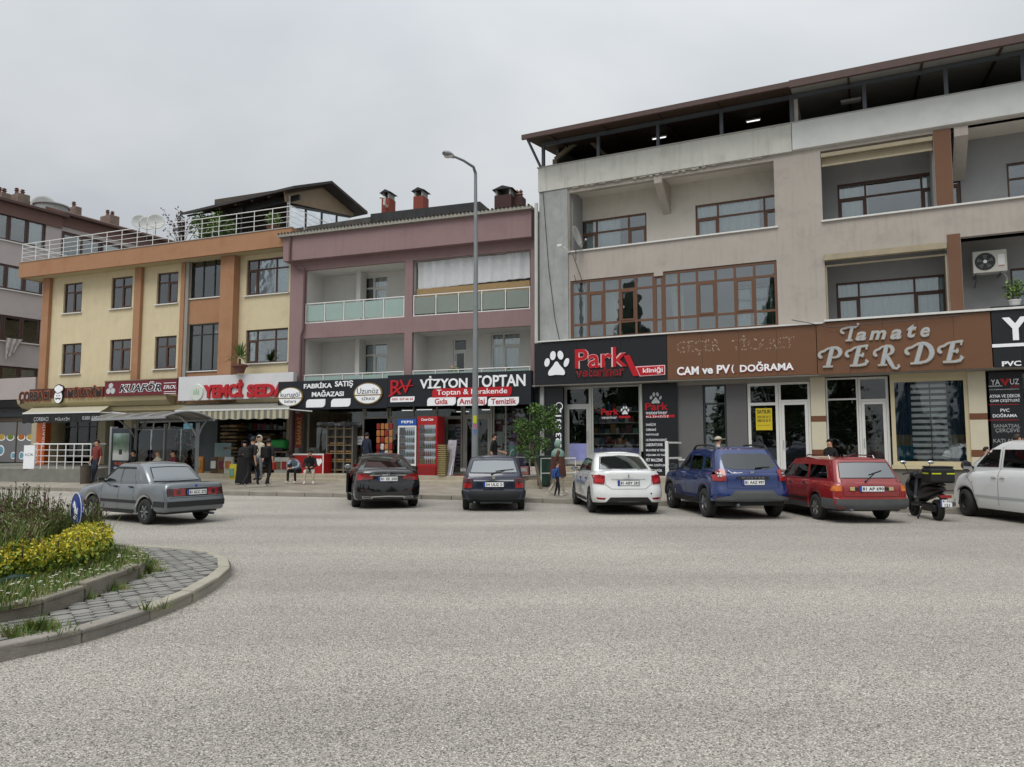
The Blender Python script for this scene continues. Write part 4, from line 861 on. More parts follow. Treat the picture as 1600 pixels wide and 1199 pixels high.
glass_rail(MBD, b1a + .03, b1b - .02, zSlabT2 + .01, zRail2, -.0 + .05, 5); glass_rail(MBD, b2a + .02, b2b - .02, zSlabT2 + .01, zRail2, .05, 5, GREENF)
glass_rail(MBD, b1a + .03, b1b - .02, 3.7, zRail1 + .02, .05, 5); glass_rail(MBD, b2a + .02, b2b - .02, 3.7, zRail1 + .02, .05, 5)
n = 120; zt = zOT - .04; rows = [[], [], [], []]
for k in range(n + 1):
 u = b2a + .12 + (b2b - b2a - .22) * k / n; y = .25 + .03 * math.sin(k * .62) + .02 * math.sin(k * .23); zb_ = 8.0 + .12 * k / n
 for j in range(4): rows[j].append((u, y * (1 if j < 3 else .8), zb_ + (zt - zb_) * j / 3 - (.012 * math.sin(k * .1) if j == 3 else 0)))
o = MB().grid(rows).build('balcony_curtain', mat('white_cloth', '#c7cacd', .9, var=.06, scale=4), None, smooth=60); tag(o, 'white cloth curtain closing the upper right balcony behind the lamp post', 'curtain'); o.location = FM.o; o.rotation_euler = (0, 0, FM.ang)
o = thing('reed_screen', 'golden reed screen along the railing below the white curtain', 'screen', FM.world(b2a + .1, .18, zRail2 - .1), FM.ang); mb = MB()
for k in range(150): u = (b2b - b2a - .2) * k / 150; mb.box(u, u + .036, 0, .02, 0, .40 + rnd.uniform(-.015, .015))
mb.build('reeds', mat('reed', '#99805a', .8, var=.25, scale=14), o, kind='stuff')
mb = MB(); pu = F.U(467, -.1, 420); mb.tube([(pu - .25, -.42, zFT), (pu - .25, -.42, zFB - .05), (pu - .05, -.15, zFB - .25), (pu + .25, -.12, zFB - .35), (pu + .3, -.1, zFB - .7), (pu + .3, -.1, 6.6), (pu + .2, -.1, 6.3), (pu + .2, -.1, 3.6)], .05, 8); mb.build('rain_pipe', mat('rose_pipe', '#5e4545', .6, var=.1), MBD)
g0 = .50; gT = 3.3; gw = .35
def mx_(px, py=680): return F.U(px, gw, py)
mb = MB(); mb.box(mL - .3, mR + .1, -1.0, 5.0, 0, g0); mb.build('shop_platform', STONE, MBD, bevel=.015); box('step', STONE, MBD, mL - .3, mR - 1.8, -1.38, -1.002, 0, g0 - .17, bevel=.012)
box('entrance_mat', mat('red_mat', '#7a2a26', .9, var=.2, scale=9), MBD, F.U(705, -.8, 740), F.U(733, -.8, 740), -.95, -.3, g0 + .001, g0 + .02)
AF = mat('shop_alu_frame', '#8f8e88', .45, metal=.35, var=.06)
win(MBD, mx_(480), mx_(568.5), g0 + .02, gT, gw, (1,), 0, AF, None, sill=False, glass=SHOPGL, name='shop_window', fw=.08)
win(MBD, mx_(569), mx_(606), gT - .55, gT, gw, (1,), 0, AF, None, sill=False, glass=SHOPGL, name='shop_window')
box('door_post', AF, MBD, mx_(605), mx_(607.5), gw, gw + .08, g0, gT - .551)
win(MBD, mx_(608), mx_(722), gT - .55, gT, gw, (1, 1, 1), 0, AF, None, sill=False, glass=SHOPGL, name='shop_window')
win(MBD, mx_(697), mx_(722), g0 + .02, gT - .552, gw, (1,), 0, AF, None, sill=False, glass=SHOPGL, name='shop_window')
win(MBD, mx_(608), mx_(696), g0 + .02, gT - .552, gw, (1, 1), 0, AF, None, sill=False, glass=SHOPGL, name='shop_window')
door(MBD, mx_(723), mx_(769), g0, gT, gw, AF, 0, 'l', .35)
win(MBD, mx_(770), mx_(829), g0 + .02, gT, gw, (1, 2), 0, AF, None, sill=False, glass=SHOPGL, name='shop_window')
box('pier', mat('pale_pier', '#9b9a95', .8, var=.08), MBD, mx_(463), mx_(469.5), gw - .1, gw + .3, g0, gT); box('lintel', mat('soffit_grey', ''), MBD, mL, mR, gw - .02, gw + .3, gT + .002, gT + .3)
box('sign_soffit', mat('soffit_grey', ''), MBD, mL, mR, -.8, gw - .021, gT + .001, gT + .05)
def tube_light(F, px, py, w, l, label, zmax, ang=0):
 u, z = F.uz(px, py, w); o = thing('ceiling_light', label, 'ceiling light', F.world(u, w, min(z, zmax)), F.ang + ang, 'lit tubes in the wholesale shop'); MB().box(0, l, 0, .1, .02, .06).build('housing', WHITEM, o); MB().box(.02, l - .02, .02, .08, 0, .019).build('tube', LAMPM, o)
for px, py, l in ((650, 641, .75), (712, 644, .6), (752, 641, .5), (627, 642, .55)): tube_light(FM, px, py, 2.0, l, {650: 'lit tube above the red drinks fridge', 712: 'lit tube between the red fridge and the lamp post', 752: 'lit tube over the shop door right of the lamp post', 627: 'lit tube above the blue drinks fridge'}[px], gT - .1)
# ---- sign boards of the middle building
NAVYPNL = mat('navy_black_panel', '#10161f', .45, var=.1, scale=1.4)
SZ = (3.17, 4.42)
S1 = Sign(FM, 'navy factory outlet sign FABRİKA SATIŞ MAĞAZASI with two oval brand logos', 435, 597, 641, 605.5, -.85, NAVYPNL, panels=2, depth=.3)
S2 = Sign(FM, 'navy VİZYON TOPTAN wholesale sign with red RV monogram', 606, 587, 636, 829.5, -.85, NAVYPNL, panels=3, depth=.3)
def oval(s, px0, px1, pyt, pyb, l1, l2, tm):
 x0, z1 = s.p(px0, pyt); x1, z0 = s.p(px1, pyb); cx, cz = (x0 + x1) / 2, (z0 + z1) / 2; rx, rz = (x1 - x0) / 2, (z1 - z0) / 2
 for nm, m_, g, d in (('logo_rim', GOLDB, 1.0, .06), ('logo_face', LETW, .91, .066)):
  MB().prism([(cx + rx * g * math.cos(t * math.pi / 18), cz + rz * g * math.sin(t * math.pi / 18)) for t in range(36)], 'y', -d, -.001).build(nm, m_, s.o)
 MB().box(cx - rx * .95, cx + rx * .95, -.072, -.066, cz - rz * .2, cz - rz * .1).build('gold_line', GOLDB, s.o)
 lettering(s.o, l1, cx - rx * .75, cx + rx * .75, cz - rz * .02, cz + rz * .5, -.0665, tm, .006, ref='l'); lettering(s.o, l2, cx - rx * .42, cx + rx * .5, cz - rz * .62, cz - rz * .3, -.0665, tm, .006)
GOLDB = mat('gold_rim', '#8c7440', .35, metal=.4, var=.1); DGREY = mat('dark_grey_print', '#3c3c40', .5, var=0)
oval(S1, 435.5, 474, 606, 635, 'kurugöl', 'bahara', DGREY); oval(S1, 554, 598, 599, 631.5, 'Uzunöz', 'SİRKE', DGREY)
S1.text('FABRİKA', 475.5, 519, 598, 607.5, LETW, bold=.02, split=True); S1.text('SATIŞ', 524, 552, 596, 604.5, LETW, bold=.02, split=True, ref='SATI'); S1.text('MAĞAZASI', 488, 537.5, 610.5, 620.5, LETW, bold=.02, split=True)
def tabp(s, px0, px1, pyt, pyb, m_=LETW, nm='white_tab'):
 x0, z1 = s.p(px0, pyt); x1, z0 = s.p(px1, pyb); r = (z1 - z0) * .45
 q = [(x0, z0), (x1 - r, z0)] + [(x1 - r + r * math.sin(t), z0 + r - r * math.cos(t)) for t in (.4, .8, 1.2, 1.57)] + [(x1, z1), (x0 + r, z1)] + [(x0 + r - r * math.sin(t), z1 - r + r * math.cos(t)) for t in (.4, .8, 1.2, 1.57)]
 MB().prism(q, 'y', -.03, -.001).build(nm, m_, s.o)
tabp(S1, 479, 508.5, 624.5, 636.5); tabp(S1, 518, 548, 623.5, 635.5)
S2.text('R', 611, 628, 594.5, 617, LETR, bold=.0, depth=.04); S2.text('V', 625, 644, 594, 615, LETR, bold=.0, depth=.05)
mb = MB(); mb.prism([S2.p(606.5, 620), S2.p(628, 603), S2.p(647, 602), S2.p(647, 603), S2.p(629, 605), S2.p(612, 620)], 'y', -.055, -.001); mb.build('red_swash', LETR, S2.o)
tabp(S2, 610.5, 648, 620.5, 628); S2.text('0501 227 66 66', 613, 646, 622.5, 626, LETR, y=-.031, depth=.006, bold=.01)
S2.text('VİZYON', 657, 731, 588.5, 608, LETW, bold=.02, split=True, depth=.05); S2.text('TOPTAN', 741, 821.5, 587.5, 606, LETW, bold=.02, split=True, depth=.05)
tabp(S2, 676, 800, 607.5, 619, LETR, 'red_tab'); S2.text('Toptan & Perakende', 683, 793, 609.5, 617.5, LETW, y=-.031, depth=.008, bold=.01, ref='Tkd')
for a, b, t, x0, x1 in ((668, 712.5, 'Gıda', 680, 700), (715, 761, 'Ambalaj', 718, 758), (763, 811, 'Temizlik', 768, 807)):
 tabp(S2, a, b, 621.5, 633.5); S2.text(t, x0, x1, 623.2, 632, LETR, y=-.031, depth=.008, bold=.015, ref='Gd')
RBR = mat('brick_red_paint', '#7e3a2c', .8, var=.12, scale=6); DMAR = mat('dark_maroon_paint', '#3e2623', .8, var=.12)
def chimney(F, parent, px0, px1, pyt, pyb, w, m_, cap='slab', d=.6, capm=None):
 u0, z1 = F.uz(px0, pyt, w); u1 = F.U(px1, w, pyt); z0 = F.Z(px0, pyb, w); z0 = min(z0, zFT + .3) if parent is MBD else z0; h = z1 - z0
 c = MB().box(u0, u1, w, w + d, z0, z1 - .35).build('chimney', m_, parent)
 for a in (u0 + .03, u1 - .11): box('cap_pier', capm or CEMENT, c, a, a + .08, w + .04, w + d - .04, z1 - .348, z1 - .1)
 MB().prism([(u0 - .1, z1 - .098), (u1 + .1, z1 - .098), ((u0 + u1) / 2, z1 + .06)], 'y', w - .06, w + d + .06).build('chimney_cap', BLACKP if cap == 'slab' else ROOFBR, c)
 return c
c = chimney(FM, MBD, 596.5, 608.5, 299, 332, 3.5, RBR); chimney(FM, MBD, 646, 661, 296, 328, 3.5, RBR); chimney(FM, MBD, 772.5, 798.5, 294, 330, 2.5, DMAR, d=1.0)
u, z = F.uz(602, 322, 3.3); MB().tube([(u, 3.45, z), (u, 3.2, z + .05), (u + .05, 3.15, z + .35), (u - .2, 3.15, z + .38)], .06, 8).build('flue_pipe', WHITEM, c)
u0, z1 = F.uz(801, 308, 2.8); u1 = F.U(816, 2.8, 308); c = MB().box(u0, u1, 2.8, 3.3, zFT, z1).build('chimney', DMAR, MBD)
for a in (u0 + .12, u1 - .15): MB().lathe([(.09, z1), (.07, z1 + .12), (.11, z1 + .14), (.05, z1 + .25), (.1, z1 + .27), (0, z1 + .4)], 10, (a, 3.05, 0)).build('chimney_pot', mat('clay_pot', '#6b463c', .8), c)
for px, py, r, lb in ((725, 577, .28, 'low flowering plant at the left of the lower right balcony rail'), (793, 573, .2, 'small plant on the lower right balcony rail near its right end'), (575, 580, .2, 'small orange flowering plant behind the lower left balcony rail')):
 u, z = F.uz(px - 18 if px == 725 else px, py, .3)
 potted(FM.world(u, .35, zRail1 - .5), lb, .12, .3, 120, r, .07, mat('clay_pot', ''), [LG[0], LG[2], mat('orange_bloom', '#b98a5e', .7)], .8, int(px))
o = thing('wall_lamp', 'black wall lamp on the upper left balcony wall of the rose building', 'lamp', FM.world(F.U(583, BW - .15, 420), BW - .02, F.Z(583, 420, BW)), FM.ang); MB().lathe([(.03, 0), (.12, -.12), (.13, -.13), (0, -.14)], 10).build('shade', BLACKP, o); MB().tube([(0, -.0, 0), (0, 0, .12)], .015, 6).build('arm', BLACKP, o)
# ==== left building (cream and orange)
CREAM = mat('yellow_cream_plaster', '#cdc0a0', .9, var=.05, scale=1.2, bump=.2, stain=.4, streak=.35, stain_col='#a99f7c')
ORNG = mat('orange_plaster', '#9f785a', .9, var=.07, scale=1.3, bump=.2, stain=.5, streak=.35, stain_col='#8f5a3a')
LB = facade_root('apartment_building', FL, 'cream three storey building with orange pilasters and a railed roof terrace')
F = FL; u = lambda px, py=500, w=0: F.U(px, w, py); Zf = lambda px, py, w=0: F.Z(px, py, w)
lL, lR = u(68, 500), u(471, 500) ; FW = -.75
fz1 = (F.Z(30, 411.5, FW) + F.Z(455, 355, FW)) / 2; fz0 = (F.Z(34, 436, FW) + F.Z(455, 381, FW)) / 2
W4 = []
rowsW = [((100.5, 129, 443.8, 490.5), (1, 1), 'full'), ((175, 207.5, 434.5, 483.5), (1, 1), 'left'), ((246, 279, 427.5, 476.5), (1, 1), 'full'), ((386, 452, 407, 463), (1, 2, 1.3), [(0, .3), (.6, 1)]),
  ((97.5, 127.5, 538, 585.5), (1, 1), 'right'), ((172.5, 205, 531.5, 581), (1, 1), 'full'), ((242.5, 276, 526.5, 577.5), (1, 1), 'full'), ((384.5, 450, 516.5, 569), (1, 2, 1.3), [(0, .2)])]
holes = []
zu = [0, 0, 0, 0];
for i, ((a, b, t, bt), c, cu_) in enumerate(rowsW):
 up = i < 4; z1 = F.Z(a, t); z0 = F.Z(a, bt); holes.append((F.U(a, 0, t), F.U(b, 0, t), z0, z1))
pl = [(69.5, 80), (212.5, 222.5), (285, 291.5)]
bayL, bayR = u(296), u(352)
bz = [(Zf(296, 468), Zf(296, 402)), (Zf(296, 581), Zf(296, 508))]
mb = MB(); mb.wall(lL, lR, 3.2, fz0 + .2, 0, holes + [(bayL, bayR, bz[0][0], bz[0][1]), (bayL, bayR, bz[1][0], bz[1][1])], .14); mb.build('wall', CREAM, LB)
for i, h in enumerate(holes):
 win(LB, h[0] + .01, h[1] - .01, h[2] + .01, h[3] - .01, .08, rowsW[i][1], .38, DWOODF, rowsW[i][2], sill=.17, sash=(0,) if len(rowsW[i][1]) == 3 else (1,), back=.18)
for k, (z0, z1) in enumerate(bz):
 f = win(LB, bayL + .01, bayR - .01, z0 + .01, z1 - .01, .03, (1, 1, 1), .42, mat('black_frame', '#20201f', .4, var=0), None, sill=.12, fw=.05)
box('bay_panel', ORNG, LB, bayL, bayR, -.04, -.002, bz[1][1] + .02, bz[0][0] - .05); box('bay_panel', ORNG, LB, bayL, bayR, -.04, -.002, 3.6, bz[1][0] - .05)
for a, b in ((69.5, 80), (212.5, 222.5), (285, 291)): box('pilaster', ORNG, LB, u(a), u(b), -.18, -.003, 3.6, fz0 - .002)
box('pilaster', mat('pale_cement', '#8f8c86', .9, var=.1, scale=3, streak=.2), LB, u(291.2), u(296), -.14, -.003, 3.6, fz0 - .003)
uP = F.U(373, 0, 500); box('pilaster', ORNG, LB, F.U(352, 0, 500), uP, -.40, -.003, 3.6, fz0 - .004); box('pilaster', ORNG, LB, u(457), u(471), -.12, -.003, 3.6, fz0 - .002)
box('soffit', mat('cream_soffit', '#b0a583', .9, var=.05), LB, F.U(33, FW, 436), u(456, 380, FW), FW + .02, .3, fz0 + .004, fz0 + .1)
fu0, fu1 = F.U(30, FW, 411), F.U(455.5, FW, 355)
box('fascia', ORNG, LB, fu0, fu1, FW, FW + .15, fz0, fz1); box('fascia', ORNG, LB, fu0, fu0 + .15, FW + .151, 9, fz0, fz1)
box('fascia', ORNG, LB, fu1 - .15, fu1, FW + .151, 9, fz0, fz1)
box('terrace_floor', CEMENT, LB, fu0 + .151, fu1 - .151, FW + .16, 9, fz0 + .11, fz1 - .15); box('parapet_coping', mat('pale_coping', ''), LB, fu0 - .03, fu1 + .02, FW - .03, FW + .18, fz1 + .002, fz1 + .035)
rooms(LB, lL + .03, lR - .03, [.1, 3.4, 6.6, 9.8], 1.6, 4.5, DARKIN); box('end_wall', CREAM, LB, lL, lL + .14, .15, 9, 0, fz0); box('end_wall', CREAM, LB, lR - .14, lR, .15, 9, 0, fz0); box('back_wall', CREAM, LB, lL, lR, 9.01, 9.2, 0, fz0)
def tube_rail(o, path, z0, h, n_bars, posts, r=.022, nm=('handrail', 'rail_bar', 'rail_post'), m_=WHITEM):
 for j in range(n_bars):
  z = z0 + h * (1 - j * .24) if j < n_bars else z0; MB().tube([(p[0], p[1], z) for p in path], r if j == 0 else r * .6, 6).build(nm[0] if j == 0 else nm[1], m_, o)
 for a in posts: MB().tube([(a[0], a[1], z0), (a[0], a[1], z0 + h)], r * .8, 6).build(nm[2], m_, o)
TR = thing('terrace_railing', 'white tube railing round the roof terrace of the cream building', 'railing', FL.world(fu0, FW, fz1 + .03), FL.ang)
L_ = fu1 - fu0 - .1; hr = .95
tube_rail(TR, [(.08, 8.5, 0), (.08, .08, 0), (L_, .08, 0), (L_, 7.5, 0)], 0, hr, 4, [(.08 + (L_ - .08) * k / 17, .08) for k in range(18)] + [(.08, 1.5 + k * 1.3) for k in range(5)] + [(L_, 1.0 + 1.1 * k) for k in range(6)])
PH = thing('roof_pavilion', 'glazed roof pavilion with dark eaves and boarded gable on the cream terrace', 'pavilion', FL.world(0, 0, fz1 - .15), FL.ang)
pw = .35; pu1 = F.U(450, pw, 330); pu0 = F.U(287, pw, 345)
def pz(px, py, w): return F.Z(px, py, w) - (fz1 - .15)
ev = pz(455.5, 291, pw - .5); pu0e = F.U(281, pw - .5, 333); pu1e = F.U(456, pw - .5, 291)
def w_at(F, px, py, uu):
 d = Vector(ray(px, py)); c = Vector((0, 0, CAMH)) - F.o; t = (uu - c.dot(F.u)) / d.dot(F.u); q = c + d * t; return q.dot(F.w), q.z
wr, zr = w_at(F, 516, 283, pu1e); wb_, zb_ = w_at(F, 572, 331, pu1e); zr -= fz1 - .15; zb_ -= fz1 - .15
DKROOF = mat('dark_roof_sheet', '#332e2d', .7, var=.2, scale=3)
PR = [(pw - .5, ev), (wr, zr), (wb_, zb_), (wb_, zb_ - .1), (wr, zr - .14), (pw - .5, ev - .14)]
MB().prism(PR[:2] + [(wr, zr - .12), (pw - .5, ev - .12)], 'x', pu0e, pu1e + .1).build('roof', DKROOF, PH); MB().prism([(wr + .001, zr), (wb_, zb_), (wb_, zb_ - .14), (wr + .001, zr - .12)], 'x', pu0e, pu1e + .1).build('roof', DKROOF, PH)
zg0 = pz(450, 305, pw)
MB().prism([(pw - .3, ev - .1), (wr, zr - .125), (wb_ - .2, zb_ - .02), (wb_ - .4, zb_ - .3), (pw - .2, ev - .55)], 'x', pu1 - .02, pu1 + .03).build('gable_boarding', mat('gable_sheet', '#94836c', .8, var=.12, scale=3, streak=.6, stain_col='#6d5b47'), PH)
wn_ = 4; wl = wb_ - .6 - pw
for k in range(wn_):
 a = pw + wl * k / wn_; b = pw + wl * (k + 1) / wn_; t0 = (ev - .6) + ((zb_ - .35) - (ev - .6)) * (k / wn_); t1 = (ev - .6) + ((zb_ - .35) - (ev - .6)) * ((k + 1) / wn_)
 fm_ = MB(); fm_.prism([(a, .0), (a + .09, .0), (a + .09, t0), (a, t0)], 'x', pu1 - .03, pu1 + .04); fm_.prism([(a + .09, t0 - .1), (b, t1 - .1), (b, t1), (a + .09, t0)], 'x', pu1 - .03, pu1 + .04)
 w_ = fm_.build('window', mat('black_frame', ''), PH); MB().prism([(a + .09, .1), (b, .1), (b, t1 - .1), (a + .09, t0 - .1)], 'x', pu1, pu1 + .006).build('pane', glass_mat('pavilion_glass', (.25, .28, .29), .12), w_)
for px in (287, 378, 450): uu = F.U(px, pw, 320); MB().box(uu - .05, uu + .05, pw, pw + .1, 0, ev - .16).build('post', mat('black_frame', '') if px != 450 else WHITEM, PH)
box('front_beam', mat('black_frame', ''), PH, pu0e + .1, pu1e - .05, pw + .11, pw + .2, ev - .4, ev - .16)
for k in range(7): uu = pu0e + .4 + (pu1e - pu0e - .8) * k / 6; MB().bar((uu, pw - .4, ev - .19), (uu, wr, zr - .2), .09).build('rafter', mat('dark_timber', ''), PH)
box('back_panel', mat('pavilion_back', '#4b443c', .9, var=.3, scale=1), PH, pu0 + .2, pu1 - .05, wr - .6, wr - .5, 0, zr - .3); box('side_panel', mat('pavilion_back', ''), PH, pu0, pu0 + .1, pw + 1, wr - .6, 0, ev - .2)
zeL = pz(281, 333, pw - .5)
for o in PH.children:
 if o.name.split('.')[0] in ('roof', 'rafter', 'front_beam', 'post'):
  for v in o.data.vertices:
   if v.co.x < pu1e and v.co.z > .5: v.co.z -= (ev - zeL) * (pu1e - v.co.x) / (pu1e - pu0e)
def bare_bush(loc, label, h, n, seed, m_leaf, spread=.8):
 o = thing('potted_shrub', label, 'shrub', loc); q = random.Random(seed); br = MB(); tips = []
 for k in range(n):
  a = q.random() * 6.28; r = q.random() * spread * h * .6; t = Vector((r * math.cos(a), r * math.sin(a), h * q.uniform(.5, 1))); mid = t * .5 + Vector((q.uniform(-.1, .1), q.uniform(-.1, .1), .1)); br.tube([(0, 0, 0), mid, t], [.02, .012, .005], 4); tips += [mid.lerp(t, s_) for s_ in (.2, .4, .6, .8, 1)]
 br.build('branches', mat('brown_bark', '#4a3d33', .9), o); lf = MB()
 for t in tips:
  for k in range(3):
   p = t + Vector((q.gauss(0, .07), q.gauss(0, .07), q.gauss(0, .07))); e = Vector((q.gauss(0, 1), q.gauss(0, 1), q.gauss(0, 1))).normalized() * .06; f = e.orthogonal().normalized() * .04; lf.quad(p - e, p + f, p + e, p - f)
 lf.build('leaves', m_leaf, o, kind='stuff'); MB().lathe([(0, 0), (.18, 0), (.22, .3), (.2, .3), (0, .28)], 12).build('pot', mat('clay_pot', ''), o); return o
bare_bush(FL.world(u(282, 380, .3), .3, fz1 - .1), 'nearly bare dark purple-leaved shrub at the left end of the terrace pavilion', 2.1, 22, 5, mat('purple_leaf', '#4a3b3e', .8), .9)
for px, h, r, lb, sd in ((316, .5, .62, 'bushy green conifer-like plant on the terrace, left one by the railing', 21), (342, .5, .55, 'second green bush on the terrace, under the pavilion eave', 22), (360, .3, .35, 'small green plant on the terrace right of the two bushes', 23)):
 potted(FL.world(u(px, 360, .25), .25, fz1 - .12), lb, .2, .35, 900 if r > .4 else 400, r, .09, mat('clay_pot', ''), LG, 1.35, sd)
potted(FL.world(u(427, 350, -.2), -.2, fz1 - .1), 'leafy plant in a terracotta pot at the right end of the terrace railing', .28, .45, 400, .4, .1, mat('clay_pot', ''), LG, .8, 24)
for i, (px, r, w) in enumerate(((218, .42, 3.5), (230, .42, 3.7), (243.5, .45, 3.5))):
 q, z = F.uz(px, 346 if i != 1 else 349, w); dish(FL.world(q, w, z - .9), r, .45, rad(-12), ('left', 'middle, slightly lower', 'right')[i] + ' dish of the three white satellite dishes on the cream roof', 'three dishes on the cream roof', .9, mat('white_dish', '#b4b6b3', .5, var=.08))
o = thing('potted_plant', 'spiky yucca in a terracotta pot above the white feed shop sign', 'potted plant', FL.world(u(374, 585, -.9), -.9, 4.78 - .0)); MB().lathe([(0, 0), (.14, 0), (.2, .2), (.24, .2), (.24, .27), (0, .25)], 14).build('pot', mat('clay_pot', ''), o); lf = MB(); q = random.Random(4); MB().tube([(0, 0, .2), (0, 0, .45)], .04, 6).build('trunk', mat('brown_bark', ''), o)
for k in range(70):
 a = q.random() * 6.28; e = q.uniform(-.3, 1.4); l = q.uniform(.35, .6); d = Vector((math.cos(a) * math.cos(e), math.sin(a) * math.cos(e), math.sin(e))); s_ = Vector((-math.sin(a), math.cos(a), 0)) * .022; b0 = Vector((0, 0, .5)); m1 = b0 + d * l * .6; t1 = b0 + d * l - Vector((0, 0, .12 * math.cos(e))); lf.quad(b0 - s_ * .5, b0 + s_ * .5, m1 + s_, m1 - s_); lf.quad(m1 - s_, m1 + s_, t1)
lf.build('leaves', [LG[0]], o, kind='stuff'); o.scale = [1.4] * 3
# ---- ground floor of the cream building
gl0, glT, glw = .32, 3.1, .9
lx = lambda px, py=690: F.U(px, glw, py)
box('shop_platform', STONE, LB, u(290), lR + .3, -.8, 5, 0, gl0 + .1, bevel=.015); box('shop_platform', mat('grey_stone_plinth', ''), LB, lL - 2.5, u(289), -.9, 5, 0, gl0 + .4)
box('shop_ceiling', mat('cream_soffit', ''), LB, lL, lR, -.3, glw + .4, 3.3, 3.5)
mb = MB();
for a, b in ((57, 69), (160, 172), (200, 212), (454, 462)): box('shop_pier', mat('cream_pier', '#aca68f', .8, var=.06), LB, lx(a), lx(b), glw - .3, glw + .2, gl0 - .3, 3.3)
win(LB, lx(100), lx(158), gl0 + .7, 3.2, glw, (1, 1, 1), .5, mat('anthracite_frame', ''), None, sill=False, glass=SHOPGL, name='shop_window')
box('shop_pier', BLACKP, LB, lx(70), lx(81), glw - .1, glw + .1, gl0, 3.29)
win(LB, lx(213), lx(290), gl0 + .05, 3.25, glw, (1, 1, 1), .75, mat('pale_alu_frame', ''), None, sill=False, glass=SHOPGL, name='shop_window')
box('shop_pier', mat('blue_grey_pier', '#4c5257', .6), LB, lx(291), lx(327), glw + .5, glw + .7, gl0, 3.29)
MB().prism([(-.68, 3.97), (-.62, 3.75), (-.4, 3.55), (0, 3.45), (0, 3.97)], 'x', u(46, 630), u(277, 620)).build('canopy_soffit', mat('cream_soffit', ''), LB)
# ==== far-left building (pinkish white, brown glazing)
FG = Plane(*tuple(at(0, 450, 43))[:2], ang=rad(60.6)); F = FG
PALEP = mat('pale_pink_plaster', '#aea6a5', .9, var=.04, scale=1, bump=.15, stain=.15)
GB = facade_root('apartment_building', FG, 'pinkish white apartment block with brown glazing at the left picture edge')
gU = lambda px, py=450: F.U(px, 0, py)
e0 = gU(97, 330); gl = -5.0; BRG = mat('brown_alu', '#45302a', .5, var=.1)
zr = F.Z(0, 314); zs = [F.Z(0, 374), F.Z(0, 450.5), F.Z(0, 533), F.Z(0, 569)]
zw = [(F.Z(0, 374), F.Z(0, 331)), (F.Z(0, 450.5), F.Z(0, 411)), (F.Z(0, 532), F.Z(0, 491)), (F.Z(0, 612), F.Z(0, 571))]
hs = [(gl + .2, e0 - .9, a, b) for a, b in zw]
mb = MB(); mb.wall(gl, e0, 3.4, zr - .75, 0, hs, .12); mb.build('wall', PALEP, GB)
box('eave_band', mat('brown_pink_fascia', '#6f5651', .9, var=.05), GB, gl, e0, -.12, .1, zr - .75, zr - .05); box('gutter', ROOFBR, GB, gl, e0 + .2, -.5, .1, zr - .048, zr + .1)
for i, (a, b) in enumerate(zw):
 n = 7; wd = (e0 - .95 - gl - .2) / n
 for k in range(n): win(GB, gl + .2 + wd * k, gl + .2 + wd * (k + 1) - .02, a + .02, b - .02, .05, (1,), 0, BRG, 'full' if (k + i) % 3 == 0 else None, sill=False, fw=.11, back=.12)
 box('sill', WHITEM, GB, gl, e0 - .8, -.1, .0 - .002, a - .04, a + .015)
rooms(GB, gl + .01, e0 - .01, [3.5, 6, 9, 12, zr - .8], 1.5, 4.5)
MB().prism([(-.5, zr + .1), (6, zr + 2.0), (12, zr + .1)], 'x', gl, e0 + .2).build('roof', mat('brown_tile_roof', ''), GB)
e1 = e0 + 26; FG2 = .6; z2 = F.Z(102, 338, FG2)
mb = MB(); mb.wall(e0 + .01, e1, 3, z2 - .7, FG2, [(e0 + .4, e1 - 1, zw[0][0] - .6, z2 - 1.0)], .12); mb.build('wall', PALEP, GB); box('eave_band', mat('brown_pink_fascia', ''), GB, e0 + .01, e1, FG2 - .1, FG2 + .1, z2 - .7, z2 - .05); box('gutter', ROOFBR, GB, e0 + .21, e1, FG2 - .6, FG2 + .1, z2 - .048, z2 + .1)
for k in range(9): win(GB, e0 + .45 + 2.6 * k, e0 + .45 + 2.6 * k + 2.55, zw[0][0] - .55, z2 - 1.05, FG2 + .05, (1, 1), 0, BRG, 'full' if k % 2 else None, sill=False, fw=.14, back=.12)
MB().prism([(FG2 - .6, z2 + .1), (6.5, z2 + 2.2), (12, z2 + .1)], 'x', e0 + .21, e1).build('roof', mat('brown_tile_roof', ''), GB)
rooms(GB, e0 + .1, e1 - .1, [3.5, 6, 9, z2 - .8], 2, 4.5)
box('end_wall', PALEP, GB, gl - .15, gl - .002, -.1, 12, 0, zr); box('back_wall', PALEP, GB, gl, e1, 12, 12.2, 0, zr)
STC = mat('soot_chimney', '#7b6c62', .95, var=.25, scale=3, stain=.5, stain_col='#4c3a34')
def pots(parent, u0, u1, w, z, n):
 for k in range(n): MB().lathe([(.13, 0), (.1, .25), (.16, .3), (.07, .36), (.14, .42), (0, .5)], 8, (u0 + (u1 - u0) * (k + .5) / n, w, z)).build('chimney_pot', mat('clay_pot', ''), parent)
for a, b, t, bt, w in ((3, 18, 300, 322, 4), (29, 47.5, 301, 325, 4), (118, 128, 322, 339, 4), (172, 187, 335, 353, 4)):
 u0, z1 = F.uz(a, t, w); u1 = F.U(b, w, t); z0 = F.Z(a, bt + 8, w); c = MB().box(min(u0, u1), max(u0, u1), w, w + 1.2, z0 - 1, z1).build('chimney', STC, GB); pots(c, min(u0, u1), max(u0, u1), w + .6, z1, 1 if a > 100 and a < 150 else 2)
u0, z0 = F.uz(68, 322, 3); dish(F.world(u0, 3, z0 - .9), .75, 0.55, rad(-12), 'grey dish on the roof of the far left block', None, .9)
